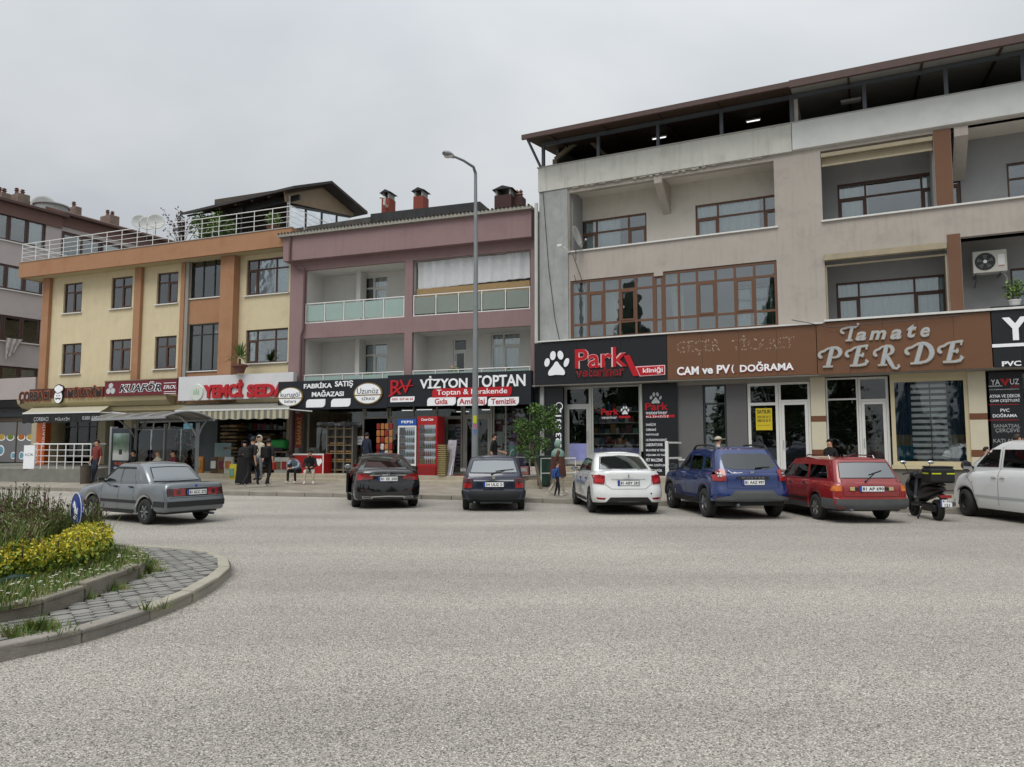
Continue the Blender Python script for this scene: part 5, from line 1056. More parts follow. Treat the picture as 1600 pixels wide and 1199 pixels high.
o = thing('roof_tank', 'round grey water tank on the roof of the far left block', 'tank', F.world(F.U(80, 3, 328), 3, F.Z(80, 336, 3))); MB().lathe([(0, 0), (1.0, 0), (1.0, .5), (1.1, .52), (1.1, .6), (0, .65)], 20).build('tank', CEMENT, o)
u0, z1 = F.uz(10, 528, -.2); u1, z0 = F.uz(33, 565, -.2); n = 16; rows = []
for j in range(5): rows.append([(u0 + (u1 - u0) * k / n * (1 - .35 * (j / 4)), -.22 + .05 * math.sin(k * 1.1 + j), z1 + (z0 - z1) * j / 4 * (1 - .5 * k / n)) for k in range(n + 1)])
o = MB().grid(rows).build('laundry', mat('patterned_cloth', '#a9a3a0', .9, var=.3, scale=6), None, smooth=60); tag(o, 'pale cloth hung over the balcony edge of the far left block', 'laundry'); o.location = F.o; o.rotation_euler = (0, 0, F.ang)
MB().tube([F.world(F.U(92, -.2, 360), -.15, 12.6), F.world(F.U(92, -.2, 420), -.15, 6)], .06, 6).build('rain_pipe', COPPIPE); tag(bpy.data.objects['rain_pipe.001'] if 'rain_pipe.001' in bpy.data.objects and bpy.data.objects['rain_pipe.001'].parent is None else [x for x in bpy.data.objects if x.name.startswith('rain_pipe') and x.parent is None and 'label' not in x][0], 'white downpipe on the far left apartment block', 'pipe')
SHG = thing('restaurant_storefront', 'grey glazed restaurant front with round food pictures at the left edge', 'storefront', FL.world(FL.U(-30, 2.0, 690), 2.0, 0), FL.ang); q0 = FL.U(-30, 2.0, 690)
sx_ = lambda px, py=690: FL.U(px, 2.0, py) - q0; sz_ = lambda px, py: FL.Z(px, py, 2.0)
zt, zb = sz_(20, 659), sz_(20, 722)
box('panel', mat('grey_glass_film', '#77777a', .3, var=.05), SHG, 0, sx_(24.5), 0, .1, zb, zt); box('panel', mat('grey_glass_film', ''), SHG, sx_(26.5), sx_(56), 0, .1, zb, zt); box('frame_bar', mat('bronze_frame', '#4e473c', .4, var=.1), SHG, sx_(24.6), sx_(26.4), -.02, .1, zb - .3, zt + .2)
box('frame_bar', mat('bronze_frame', ''), SHG, 0, sx_(57), -.03, .1, zt + .001, zt + .25); box('fascia_box', mat('dark_glass_band', '#3a3f42', .2, var=.1), SHG, 0, sx_(57), -.1, .1, zt + .26, zt + .75); box('fascia_box', BLACKP, SHG, 0, sx_(62), -.3, .1, zt + .76, zt + 1.2); box('base_wall', mat('dark_glass_band', ''), SHG, 0, sx_(57), -.02, .12, 0, zb - .001)
FOOD = [mat('food_orange', '#a9662f', .5, var=.4, scale=9), mat('food_green', '#6f7d3d', .5, var=.4, scale=9), mat('food_yellow', '#b79a4a', .5, var=.4, scale=9)]
for px in (2, 16, 33, 47): MB().disc((sx_(px), -.004, sz_(px, 683)), .26, 20, 'y', .16).build('food_picture', FOOD[px % 3], SHG); MB().disc((sx_(px), -.003, sz_(px, 684)), .32, 20, 'y', .18).build('plate_picture', LETW, SHG)
for px, py, r in ((2, 704, .3), (22, 712, .2), (35, 712, .22), (48, 705, .34)): MB().disc((sx_(px), -.004, sz_(px, py)), r, 18).build('plate_picture', LETW, SHG); MB().disc((sx_(px), -.008, sz_(px, py)), r * .75, 18).build('food_picture', mat('blue_print', '#6c9ab0', .5, var=.4, scale=8), SHG)
box('wall_panel', PALEP, SHG, 0, sx_(60), -.35, 0, zt + 1.21, zt + 2.4)
# ==== signs, awnings of the cream building
F = FL; SGW = -.7
RO = mat('rust_letter_side', '#a5603f', .5, var=.1)
S = Sign(FL, 'brown sign board with dark ÇORBACI MÜLAYİM letters at the left corner', 46, 612, 628, 162, SGW, mat('maroon_brown_board', '#4c211d', .5, var=.12), z=(3.98, 4.46), depth=.15)
def rimtext(s, t, a, b, y0, y1, g=.05, **k):
 s.text(t, a, b, y0, y1, RO, depth=.05, bold=.07, **k); s.text(t, a + .6, b - .6, y0 + 1, y1 - 1, BLACKP, depth=.056, bold=.035, split=True, **k)
rimtext(S, 'ÇORBACI', 31, 79, 612, 629, ref='ORBACI'); rimtext(S, 'MÜLAYİM', 107, 161, 608, 623, ref='MLAYM')
x, z = S.p(93, 617); em = LETW
def blobs(name, lst, m_, y0, y1):
 mb = MB()
 for (cx, cz, rx, rz) in [[v * .86 for v in b_] for b_ in lst]: mb.prism([(x + cx + rx * math.cos(t * .314), z + cz + rz * math.sin(t * .314)) for t in range(20)], 'y', y0, y1); y0 -= .0006
 return mb.build(name, m_, S.o)
blobs('emblem_rim', [(0, -.12, .36, .42), (-.16, .34, .22, .2), (.17, .34, .24, .2), (0, .4, .22, .2)], BLACKP, -.06, -.002); blobs('emblem_face', [(0, -.13, .31, .36), (-.15, .33, .17, .15), (.16, .33, .19, .15), (0, .38, .18, .16)], em, -.075, -.061)
mb = MB(); ribbon(mb, [(x - .2, z - .16), (x - .12, z - .22), (x, z - .17), (x + .12, z - .22), (x + .2, z - .16)], [.02, .07, .05, .07, .02], -.085, -.079); mb.prism([(x - .13, z - .04), (x - .05, z - .03), (x - .05, z - .08), (x - .13, z - .07)], 'y', -.085, -.079); mb.prism([(x + .13, z - .04), (x + .05, z - .03), (x + .05, z - .08), (x + .13, z - .07)], 'y', -.085, -.079); ribbon(mb, [(x - .25, z + .12), (x, z + .06), (x + .25, z + .13)], .03, -.085, -.079); mb.build('emblem_lines', BLACKP, S.o)
S = Sign(FL, 'dark red hairdresser sign KUAFÖR with three pale circles', 164, 597, 621, 277, SGW - .05, mat('wine_red_board', '#6a1824', .35, var=.08), z=(3.98, 4.72), depth=.18)
S.text('KUAFÖR', 187, 253, 601, 614, LETW, depth=.02, bold=.07, shear=.25, ref='KUAF'); S.text('KUAFÖR', 187.6, 252.4, 602, 613, BLACKP, depth=.03, bold=.02, shear=.25, split=True, ref='KUAF'); S.text('EROL', 256, 276, 602.5, 608, LETW, depth=.02, shear=.25)
for a, b in ((-.0, .17), (-.14, -.08), (.14, -.08)): x, z = S.p(173.5, 609); MB().lathe([(0, -.03), (.13, -.03), (.14, -.001)], 18, (x + a, 0, z + b), 'y').build('emblem_circle', mat('pale_grey_print', ''), S.o)
for yy in (598.5, 612, 615): S.box('line', LETW, 256, 275, yy, yy + .8, -.01, -.001)
S.box('frame', mat('tan_frame', '#8c7a60', .5, var=.1), 163.5, 277.5, 595.8, 597, -.03, -.001)
S = Sign(FL, 'white feed shop sign YEMCİ SEDAT in raised red letters with a pale round emblem', 279, 599, 628, 458, SGW - .1, mat('white_sign_board', '#cfd0d2', .4, var=.04, stain=.2), z=(3.66, 4.74), depth=.25)
rd = mat('bright_red_letter', '#b0161f', .35, var=.05)
S.text('YEMCİ', 320, 381, 602, 623, rd, depth=.09, bold=.05, split=True, ref='YEMC'); S.text('SEDAT', 388, 463, 601, 622, rd, depth=.09, bold=.05, split=True)
x, z = S.p(308, 613.5); MB().lathe([(0, -.05), (.36, -.05), (.38, -.001)], 28, (x, 0, z), 'y').build('emblem_disc', mat('pale_green_white', '#c9cfc8', .4, var=.04), S.o)
for k in (-1, 0, 1): MB().prism([(x + k * .12 - .05, z - .1), (x + k * .12 + .05, z - .1), (x + k * .12 + .03, z + .12 + (.06 if k == 0 else 0)), (x + k * .12 - .03, z + .12 + (.06 if k == 0 else 0))], 'y', -.056, -.0505).build('emblem_mark', mat('pale_green_mark', '#9fb5a0', .5, var=0), S.o)
def awning(name, label, px0t, px1t, yt, px0b, px1b, yb, w0, w1, top_m, val_m, drop, group=None):
 u0, z1 = FL.uz(px0t, yt, w0); u1 = FL.U(px1t, w0, yt); a0, z0 = FL.uz(px0b, yb, w1); a1 = FL.U(px1b, w1, yb)
 o = thing(name, label, 'awning', FL.world(0, 0, 0), FL.ang); n = 40
 s_ = MB().grid([[(u0 + (u1 - u0) * k / n, w0, z1) for k in range(n + 1)], [((u0 + a0) / 2 + ((u1 + a1) / 2 - (u0 + a0) / 2) * k / n, (w0 + w1) / 2, (z0 + z1) / 2 - .03) for k in range(n + 1)], [(a0 + (a1 - a0) * k / n, w1, z0) for k in range(n + 1)]]).build('canopy', top_m, o)
 md = s_.modifiers.new('t', 'SOLIDIFY'); md.thickness = .012
 m2 = 120; rows = [[(a0 + (a1 - a0) * k / m2, w1 - .01 + .015 * math.sin(k * .6), z0 - .045 - drop * (1 + .05 * math.sin(k * .5))) for k in range(m2 + 1)], [(a0 + (a1 - a0) * k / m2, w1 - .012, z0 - .045) for k in range(m2 + 1)]]
 v_ = MB().grid(rows).build('valance', val_m, o); md = v_.modifiers.new('t', 'SOLIDIFY'); md.thickness = .006
 MB().box(a0, a1, w1 - .03, w1 + .03, z0 - .045, z0 + .02).build('front_bar', WHITEM, o)
 for a, b in ((u0 + .2, a0 + .2), (u1 - .2, a1 - .2)): MB().tube([(a, w0, z1 - .3), (b + .5, (w0 + w1) / 2, z1 - .5), (b, w1 + .03, z0 - .03)], .025, 6).build('folding_arm', WHITEM, o)
 return o, a0, a1, z0
awning('shop_awning', 'grey and cream striped awning of the feed shop', 292, 452, 632, 274, 452, 642, -.2, -2.3, stripe_mat('awning_stripes', '#8d8e86', '#66675f', 0, .3, .5), stripe_mat('valance_stripes', '#b3ac92', '#75756c', 0, .3, .5), .36)
o, a0, a1, z0 = awning('shop_awning', 'cream awning with a black printed valance at the soup restaurant', 52, 172, 637, 36, 157, 646, -.2, -2.6, mat('cream_canvas', '#a9a48f', .8, var=.08), mat('black_valance', '#191a1b', .8, var=.05), .42)
lettering(o, 'ÇORBACI', a0 + .8, a0 + 1.75, z0 - .38, z0 - .2, -2.64, mat('pale_grey_print', ''), .004, ref='ORBACI'); lettering(o, 'MÜLAYİM', a0 + 2.2, a0 + 3.1, z0 - .38, z0 - .2, -2.64, mat('pale_grey_print', ''), .004); lettering(o, '0380 525 81', a0 + 3.9, a0 + 5.1, z0 - .36, z0 - .2, -2.64, mat('pale_grey_print', ''), .004)
o = thing('menu_pillar', 'orange pillar with white vertical lettering under the black awning', 'pillar', FL.world(FL.U(56, -.9, 690), -.9, .6), FL.ang); pw_ = FL.U(70, -.9, 690) - FL.U(56, -.9, 690)
MB().box(0, pw_, 0, .3, 0, 2.3).build('pillar', mat('orange_film', '#b5541b', .5, var=.08), o);
lettering(o, 'ÇORBACI', .2, 1.2, -pw_ * .3, -pw_ * .02, 0, LETW, .004, mapf=lambda x, z, t: (.0 - z + .02, -.001 - t, x)); lettering(o, 'MÜLAYİM', 1.0, 2.2, -pw_ * .95, -pw_ * .62, 0, LETW, .004, mapf=lambda x, z, t: (-z, -.001 - t, x))
GR = thing('platform_railing', 'white horizontal tube railing on the terrace platform before the soup restaurant', 'railing')
p0 = at(50, 742, 30.5); p1 = at(140, 747, 29.6); p2 = at(163, 741, 31.6)
z0 = .72; h = .98
pts = [(p0.x, p0.y), (p1.x, p1.y)]
for k in range(8): t = k / 7; q = (p0.x + (p1.x - p0.x) * t, p0.y + (p1.y - p0.y) * t); MB().tube([(q[0], q[1], z0 - .25), (q[0], q[1], z0 + h)], .02, 6).build('rail_post', WHITEM, GR)
for j in range(4): MB().tube([(p0.x, p0.y, z0 + h - j * .24), (p1.x, p1.y, z0 + h - j * .24), (p2.x, p2.y, z0 + h - j * .24)] if j == 0 else [(p0.x, p0.y, z0 + h - j * .24), (p1.x, p1.y, z0 + h - j * .24)], .026 if j == 0 else .014, 6).build('handrail' if j == 0 else 'rail_bar', WHITEM, GR)
pf = MB(); a = at(-60, 750, 31); b = at(142, 750, 29.5); c_ = at(172, 750, 32.5)
pf.prism([(a.x, a.y), (b.x, b.y), (c_.x, c_.y), (c_.x - 4, c_.y + 4), (a.x, a.y + 8)], 'z', -.01, z0 - .02); o = pf.build('raised_terrace', mat('grey_marble_block', '#77766f', .6, var=.2, scale=2.5, stain=.3), None); tag(o, 'raised stone terrace platform under the white railing', 'platform')
for i_, (px, D_) in enumerate(((44, 30.4),)):
 o = thing('roller_banner', 'white sign column standing at the left end of the white railing', 'banner', at(px, 735, 30.2) * 1.0, 0); o.location.z = .7; MB().box(-.22, .22, 0, .08, 0, .95).build('panel', LETW, o); lettering(o, 'AÇIK', -.18, .18, .5, .62, 0, BLACKP, .003)
# ==== vehicles
def interp(tab, x):
 if x <= tab[0][0]: return tab[0][1]
 for (a, va), (b, vb) in zip(tab[:-1], tab[1:]):
  if x <= b: t = (x - a) / (b - a) if b > a else 0; return va + (vb - va) * t
 return tab[-1][1]
def sinterp(tab, x):
 """smooth (cosine-eased) version"""
 if x <= tab[0][0]: return tab[0][1]
 for (a, va), (b, vb) in zip(tab[:-1], tab[1:]):
  if x <= b: t = (x - a) / (b - a) if b > a else 0; t = t * t * (3 - 2 * t) * .5 + t * .5; return va + (vb - va) * t
 return tab[-1][1]
def half_ring(yr, yf, w, rx, ry, fx, fy, br, bf, side):
 P = []; e = []
 for k in range(5): x = (w - rx) * k / 4; P.append((x, yr + br * (x / w) ** 2)); e.append(-1)
 y0 = P[-1][1]
 for k in range(1, 6): a = math.pi / 2 * k / 6; P.append((w - rx + rx * math.sin(a), y0 + ry * (1 - math.cos(a)))); e.append(-1)
 ys0 = y0 + ry; yf1 = yf - bf * ((w - fx) / w) ** 2; ye = yf1 - fy
 for s in side: P.append((w, ys0 + (ye - ys0) * s)); e.append(0)
 for k in range(5, 0, -1): a = math.pi / 2 * k / 6; P.append((w - fx + fx * math.sin(a), ye + fy - fy * (1 - math.cos(a)))); e.append(1)
 for k in range(4, -1, -1): x = (w - fx) * k / 4; P.append((x, yf - bf * (x / w) ** 2)); e.append(1)
 return P, e
def shell(levels, side, zf, cap=None, crown=0.02, ncap=8):
 """stack of rounded outlines; zf(level index, y, end flag, x) -> z"""
 mb = MB(); rings = []
 for j, lv in enumerate(levels):
  P, e = half_ring(*lv, side); row = []
  full = [(x, y, q) for (x, y), q in zip(P, e)]; full = full + [(-x, y, q) for (x, y, q) in reversed(full[1:-1])]
  rings.append([(x, y, zf(j, y, q, x)) for x, y, q in full])
 n = len(rings[0]); pts = [p for r in rings for p in r]; fs = []
 for j in range(len(rings) - 1):
  for k in range(n): fs.append((j * n + k, j * n + (k + 1) % n, (j + 1) * n + (k + 1) % n, (j + 1) * n + k))
 mb.add(pts, fs)
 if cap is not None:
  top = rings[-1]; h = len(half_ring(*levels[-1], side)[0]); rows = []
  for i in range(h):
   R_ = top[i]; x = R_[0]; rows.append([(x * t, R_[1], R_[2] + crown * (abs(x) / levels[-1][2]) * (1 - t * t) if True else 0) for t in [1 - 2 * c / ncap for c in range(ncap + 1)]])
  mb.grid(rows)
 return mb
def side_stations(y0, y1, wheels, R):
 s = set(i / 26 for i in range(27))
 for yw in wheels:
  for k in range(-10, 11):
   y = yw + R * math.sin(k / 10 * math.pi / 2) * 1.0; s.add((y - y0) / (y1 - y0))
  for d in (-1.02, 1.02): s.add((yw + R * d - y0) / (y1 - y0))
 return sorted(x for x in s if 0 <= x <= 1)
def tyre_mesh(r, w, rimr):
 return MB().lathe([(rimr, -w * .42), (rimr + .012, -w * .5), (r - .035, -w * .5), (r - .01, -w * .42), (r, -w * .3), (r, -w * .02), (r - .008, -w * .015), (r - .008, w * .015), (r, w * .02), (r, w * .3), (r - .01, w * .42), (r - .035, w * .5), (rimr + .012, w * .5), (rimr, w * .42)], 32, axis='x')
TYRE = mat('tyre_rubber', '#242424', .85, var=.12, scale=12, bump=.15); RIMM = mat('alloy_rim', '#8f9294', .35, metal=.7, var=.08, scale=12); STEELR = mat('black_steel_rim', '#1d1d1e', .5, metal=.3, var=.1)
CHROME = mat('chrome', '#c6c8ca', .12, metal=1.0, var=0); CARGL = glass_mat('car_glass', (.16, .18, .18), .24, wav=.001)
CARGL2 = glass_mat('car_glass_dark', (.05, .06, .06), .08, wav=.001)
TRIM = mat('black_car_trim', '#1c1d1f', .6, var=.08, scale=8); RUBB = mat('window_rubber', '#101011', .5, var=0); GREYTR = mat('grey_bumper_plastic', '#4d4f50', .75, var=.1, scale=6, stain=.2)
LAMPR = mat('red_lamp', '#8b0f12', .15, var=.05, coat=.6); LAMPO = mat('orange_lamp', '#c46a1c', .15, var=.05, coat=.6); LAMPW = mat('clear_lamp', '#d8d8d6', .12, var=.05, coat=.6); LAMPD = mat('smoked_lamp', '#3a0f10', .15, var=.05, coat=.6)
PLATEM = mat('plate_white', '#e6e8e8', .35, var=.02); PLATEB = mat('plate_blue', '#1c3fa0', .4, var=0); CABIN = mat('car_interior', '#3a3a3b', .9, var=.15)
def paint(name, col, metal=.35, rough=.28, dust=.0):
 return mat(name, col, rough, metal=metal, var=.03, scale=2, coat=1.0, stain=dust, stain_col='#6f6a60')
class Car:
 def __init__(s, label, loc, yaw, spec, group=None, name='parked_car', cat='car'):
  s.o = thing(name, label, cat, loc, yaw, group); s.sp = spec; g = spec
  Lh = g['L'] / 2; w = g['W'] / 2; R = g['R'] + .055; wh = [g['rw'], g['fw']]
  s.yr, s.yf = -Lh, Lh; s.hw = w; s.o.scale = g.get('scale', (.96, .96, .96))
  rx, ry, fx, fy = g.get('corner', (.28, .22, .34, .3)); br, bf = g.get('bulge', (.05, .12))
  P = g['prof']                                    # (f, side inset, rear inset, front inset)
  lv = [(-Lh + p[2], Lh - p[3], w - p[1], rx, ry, fx, fy, br, bf) for p in P]
  st = side_stations(-Lh + br + ry, Lh - bf - fy, wh, R)
  zl = g.get('sill', .2); zbr = g.get('zbr', .25); zbf = g.get('zbf', .2)
  def low(y, q):
   z = zl + (zbr - zl) * max(0, min(1, (-y - Lh + .9) / .6)) + (zbf - zl) * max(0, min(1, (y - Lh + .9) / .6))
   for yw in wh:
    d = abs(y - yw)
    if d < R and q == 0: z = max(z, g['R'] + math.sqrt(R * R - d * d))
   return z
  def zf(j, y, q, x):
   f = P[j][0]; t = sinterp(g['top'], y); l = low(y, q); return l + (t - l) * f
  s.body = shell(lv, st, zf, True, g.get('crown', .03)).build('body', g['paint'], s.o, smooth=38, merge=True)
  G = g['cabin']                                   # list of (z or None, yr, yf, halfwidth, rx, ry, fx, fy, br, bf)
  st2 = [i / 14 for i in range(15)]
  def zc(j, y, q, x):
   z = G[j][0]
   if callable(z): return z(y)
   return z
  s.cab = shell([q[1:] for q in G], st2, zc, True, g.get('roofcrown', .035)).build('roof', g.get('roofpaint', g['paint']), s.o, smooth=38, merge=True)
  bm = bmesh.new(); bm.from_mesh(s.body.data); off = len(bm.verts); bm.from_mesh(s.cab.data); s.bvh = BVHTree.FromBMesh(bm); bm.free()
  mb = MB(); mb.box(-w + .12, w - .12, -Lh + .22, Lh - .3, zl + .01, zl + .1)
  mb.box(-w + .26, w - .26, -Lh + .3, Lh - .4, zl + .1, sinterp(g['top'], 0) - .25)
  mb.build('underbody', TRIM, s.o)
  for yw in wh:
   for sx in (-1, 1):
    h = MB(); rr = [[(sx * t, yw + (R + .004) * math.sin(a), g['R'] + (R + .004) * math.cos(a)) for t in (w - .015, w - .28)] for a in [math.pi * k / 12 - math.pi / 2 for k in range(13)]]
    h.grid(rr); h.build('wheel_arch', TRIM, s.o)
  tw = g.get('tw', .2); tm = tyre_mesh(g['R'], tw, g['R'] * .62).mesh('wheel', TYRE, smooth=40)
  for yw in wh:
   for sx in (-1, 1):
    if (yw > 0 and g.get('nofront')): continue
    wl = bpy.data.objects.new('wheel', tm); COL.objects.link(wl); wl.parent = s.o; wl.location = (sx * (w - tw / 2 - g.get('tin', .02)), yw, g['R'])
    if yw > 0 and g.get('steer'): wl.rotation_euler = (0, 0, g['steer'])
    r = g['R'] * .63; rm = MB(); xo = sx * (tw / 2 - .03)
    rm.lathe([(r, xo * .7), (r, xo), (r * .92, xo), (r * .86, xo * .55)], 28, axis='x')
    kind = g.get('rim', 5)
    if kind == 'steel':
     rm.lathe([(r * .86, xo * .5), (r * .7, xo * .2), (r * .5, xo * .6), (r * .2, xo * .7), (0, xo * .7)], 28, axis='x'); rm.build('rim', STEELR, wl, smooth=40)
    else:
     rm.lathe([(r * .3, xo * .55), (r * .26, xo * .9), (0, xo * .95)], 16, axis='x')
     for k in range(kind):
      a = 2 * math.pi * k / kind; c_, s_ = math.cos(a), math.sin(a); q = r * .12; p0 = Vector((xo * .75, r * .2 * c_, r * .2 * s_)); p1 = Vector((xo * .85, r * .9 * c_, r * .9 * s_)); rm.bar(p0, p1, r * (.36 if kind < 7 else .2), .03)
     rm.build('rim', g.get('rimm', RIMM), wl, smooth=40); MB().lathe([(r * .86, xo * .2), (0, xo * .2)], 20, axis='x').build('brake_disc', TRIM, wl)
  s.top = lambda y: sinterp(g['top'], y)
 def hit(s, axis, a, b, off=0.0):
  if axis in 'LR': o = Vector((-4 if axis == 'L' else 4, a, b)); d = Vector((1 if axis == 'L' else -1, 0, 0))
  elif axis == 'B': o = Vector((a, -6, b)); d = Vector((0, 1, 0))
  elif axis == 'F': o = Vector((a, 6, b)); d = Vector((0, -1, 0))
  else: o = Vector((a, b, 5)); d = Vector((0, 0, -1))
  h, n, _, _ = s.bvh.ray_cast(o, d)
  if h is None:
   h, n, _, _ = s.bvh.find_nearest(o + d * (4 - s.hw if axis in 'LR' else 3.9))
  if n.dot(d) > 0: n = -n
  return h + n * off, n
 def patch(s, name, m, axis, bot, top, nv=4, off=.006, parent=None, skirt=.015, sub=4):
  """raised panel lying on the body between two outlines given in side / rear / top view"""
  def ref(l):
   o = []
   for p, q in zip(l[:-1], l[1:]): o += [(p[0] + (q[0] - p[0]) * t / sub, p[1] + (q[1] - p[1]) * t / sub) for t in range(sub)]
   return o + [l[-1]]
  if len(bot) != len(top):
   n_ = max(len(bot), len(top))
   def res(l, n_):
    return [l[0] if i == 0 else (lambda t: (l[int(t)][0] + (l[min(int(t) + 1, len(l) - 1)][0] - l[int(t)][0]) * (t - int(t)), l[int(t)][1] + (l[min(int(t) + 1, len(l) - 1)][1] - l[int(t)][1]) * (t - int(t))))(i * (len(l) - 1) / (n_ - 1)) for i in range(n_)]
   bot, top = res(bot, n_), res(top, n_)
  b, t = ref(bot), ref(top); rows = []; base = []
  for j in range(nv + 1):
   v = j / nv; r = []; r0 = []
   for p, q in zip(b, t):
    h, n = s.hit(axis, p[0] + (q[0] - p[0]) * v, p[1] + (q[1] - p[1]) * v); r.append(h + n * off); r0.append(h - n * skirt)
   rows.append(r); base.append(r0)
  mb = MB().grid(rows)
  if skirt:
   mb.grid([rows[0], base[0]]); mb.grid([rows[-1], base[-1]]); mb.grid([[r[0] for r in rows], [r[0] for r in base]]); mb.grid([[r[-1] for r in rows], [r[-1] for r in base]])
  return mb.build(name, m, parent or s.o, smooth=40, merge=True)
 def both(s, name, m, bot, top, **k): return [s.patch(name, m, ax, bot, top, **k) for ax in 'LR']
 def line(s, name, m, axis, pts, w=.012, off=.003, parent=None):
  P = []
  for p, q in zip(pts[:-1], pts[1:]):
   n = max(1, int(math.hypot(q[0] - p[0], q[1] - p[1]) / .08)); P += [(p[0] + (q[0] - p[0]) * t / n, p[1] + (q[1] - p[1]) * t / n) for t in range(n)]
  P.append(pts[-1]); H = [s.hit(axis, *p)[0] for p in P]; N = [s.hit(axis, *p)[1] for p in P]; mb = MB(); a = []; b = []
  for i, h in enumerate(H):
   t = (H[min(i + 1, len(H) - 1)] - H[max(i - 1, 0)]).normalized(); e = t.cross(N[i]).normalized() * w / 2; a.append(h + e + N[i] * off); b.append(h - e + N[i] * off)
  return mb.grid([a, b]).build(name, m, parent or s.o)
 def mirror(s, y, z, m, m2=None, sides=(-1, 1), size=(.2, .13)):
  for sx in sides:
   h, _ = s.hit('L' if sx < 0 else 'R', y, z); x = h.x; mb = MB(); a, b = size
   mb.add(*sphere((x + sx * (.05 + a / 2), y + .02, z + .06), a / 2, 12, b / a, .55)); mb.bar((x - sx * .02, y, z), (x + sx * .08, y, z + .03), .05); o = mb.build('wing_mirror', m, s.o, smooth=50)
   MB().box(x + sx * (.05 + a * .08), x + sx * (.05 + a * .92), y - .048, y - .034, z + .06 - b * .36, z + .06 + b * .36).build('mirror_glass', CHROME, o)
 def handle(s, pts, m):
  for sx, ax in ((-1, 'L'), (1, 'R')):
   for (y, z) in pts: h, n = s.hit(ax, y, z); MB().box(h.x - .012, h.x + .012, y - .08, y + .08, z - .015, z + .015).build('door_handle', m, s.o).location = (sx * .02, 0, 0)
 def plate(s, txt, z, x=0, w=.52, h=.112, off=.01, cover=None, y=None):
  hp, n = s.hit('B', x, z); y = hp.y - off if y is None else y
  f = MB().box(x - w / 2 - .01, x + w / 2 + .01, y, y + .03, z - h / 2 - .01, z + h / 2 + .01).build('number_plate', TRIM, s.o)
  MB().box(x - w / 2, x + w / 2, y - .004, y - .0005, z - h / 2, z + h / 2).build('plate_face', PLATEM, f); MB().box(x - w / 2, x - w / 2 + .045, y - .006, y - .0045, z - h / 2, z + h / 2).build('country_band', PLATEB, f)
  lettering(f, txt, x - w / 2 + .06, x + w / 2 - .012, z - h / 2 + .02, z + h / 2 - .02, y - .0045, BLACKP, .002, bold=.025, name='lettering', space=1.05)
  return f
 def cabin_inside(s, y0, y1, z):
  w = s.hw - .28; mb = MB()
  for yy in (y0 + .1, y0 + (y1 - y0) * .55):
   for sx in (-1, 1): mb.box(sx * .36 - .22, sx * .36 + .22, yy, yy + .14, z - .2, z + .16); mb.box(sx * .36 - .11, sx * .36 + .11, yy + .01, yy + .1, z + .17, z + .32)
  return mb.build('seats', CABIN, s.o, kind=None)
def z_of(tab, dz=-.02): return lambda y: sinterp(tab, y) + dz
# ---- 1 grey booted saloon driving past the roundabout
top = [(-2.1, .90), (-1.95, .93), (-1.3, .93), (-.2, .90), (1.0, .89), (1.6, .83), (2.1, .74)]
gp = paint('grey_metallic_paint', '#6d7377', .55, .3)
sp = dict(scale=(.85, .84, .9), L=4.2, W=1.63, R=.29, rw=-1.17, fw=1.25, paint=gp, top=top, sill=.24, zbr=.30, zbf=.28, corner=(.12, .10, .2, .14), bulge=(.03, .06), rim=6, tin=.0, tw=.18, crown=.02,
  prof=[(0, .05, .06, .06), (.04, .02, .02, .02), (.20, .0, .0, .0), (.42, .0, .0, .0), (.62, .0, .045, .03), (.72, .012, .05, .04), (.93, .045, .06, .08), (1.0, .085, .10, .12)],
  cabin=[(z_of(top), -1.28, 1.02, .735, .12, .12, .14, .12, .05, .08), (1.0, -1.24, .95, .73, .12, .12, .14, .12, .05, .08), (1.30, -.88, .46, .645, .14, .12, .14, .12, .05, .07), (1.365, -.76, .34, .60, .16, .12, .14, .12, .04, .06), (1.385, -.62, .2, .50, .2, .14, .16, .12, .04, .06)])
c1g = Car('grey metallic saloon driving past the roundabout, seen from behind', (-8.03, 16.5, 0), rad(57), sp, name='car')
c = c1g
c.patch('rear_window', CARGL, 'B', [(-.60, .985), (0, .975), (.60, .985)], [(-.50, 1.27), (0, 1.285), (.50, 1.27)])
c.line('window_rubber', RUBB, 'B', [(-.61, .97), (-.51, 1.285), (0, 1.3), (.51, 1.285), (.61, .97), (0, .96), (-.61, .97)], .025, .004)
c.both('front_window', CARGL, [(.05, .96), (.80, .95)], [(.05, 1.25), (.38, 1.25)]); c.both('rear_side_window', CARGL, [(-.62, .96), (-.02, .96)], [(-.50, 1.25), (-.02, 1.25)]); c.both('quarter_window', CARGL, [(-.90, .97), (-.67, .96)], [(-.62, 1.24), (-.55, 1.25)])
for ax in 'LR':
 c.line('wind_deflector', TRIM, ax, [(.75, 1.0), (.36, 1.27), (-.50, 1.27)], .05, .012); c.line('door_seam', RUBB, ax, [(.02, 1.25), (.02, .3)], .01); c.line('door_seam', RUBB, ax, [(-.66, .98), (-.66, .6), (-.8, .5)], .01); c.line('door_seam', RUBB, ax, [(.86, .92), (.80, .6), (.80, .3)], .01)
 c.line('side_moulding', TRIM, ax, [(-.80, .50), (.82, .50)], .07, .012); c.line('side_moulding', TRIM, ax, [(-.7, .27), (.84, .27)], .09, .01)
 for yw in (-1.17, 1.25): c.line('arch_trim', CHROME, ax, [(yw + .37 * math.cos(t), .29 + .37 * math.sin(t)) for t in [math.pi * k / 12 for k in range(1, 12)]], .045, .014)
c.patch('rear_bumper', TRIM, 'B', [(-.76, .42), (0, .42), (.76, .42)], [(-.76, .54), (0, .54), (.76, .54)], off=.03, skirt=.05)
c.both('bumper_end', TRIM, [(-2.0, .42), (-1.58, .42)], [(-2.0, .54), (-1.58, .54)], off=.02)
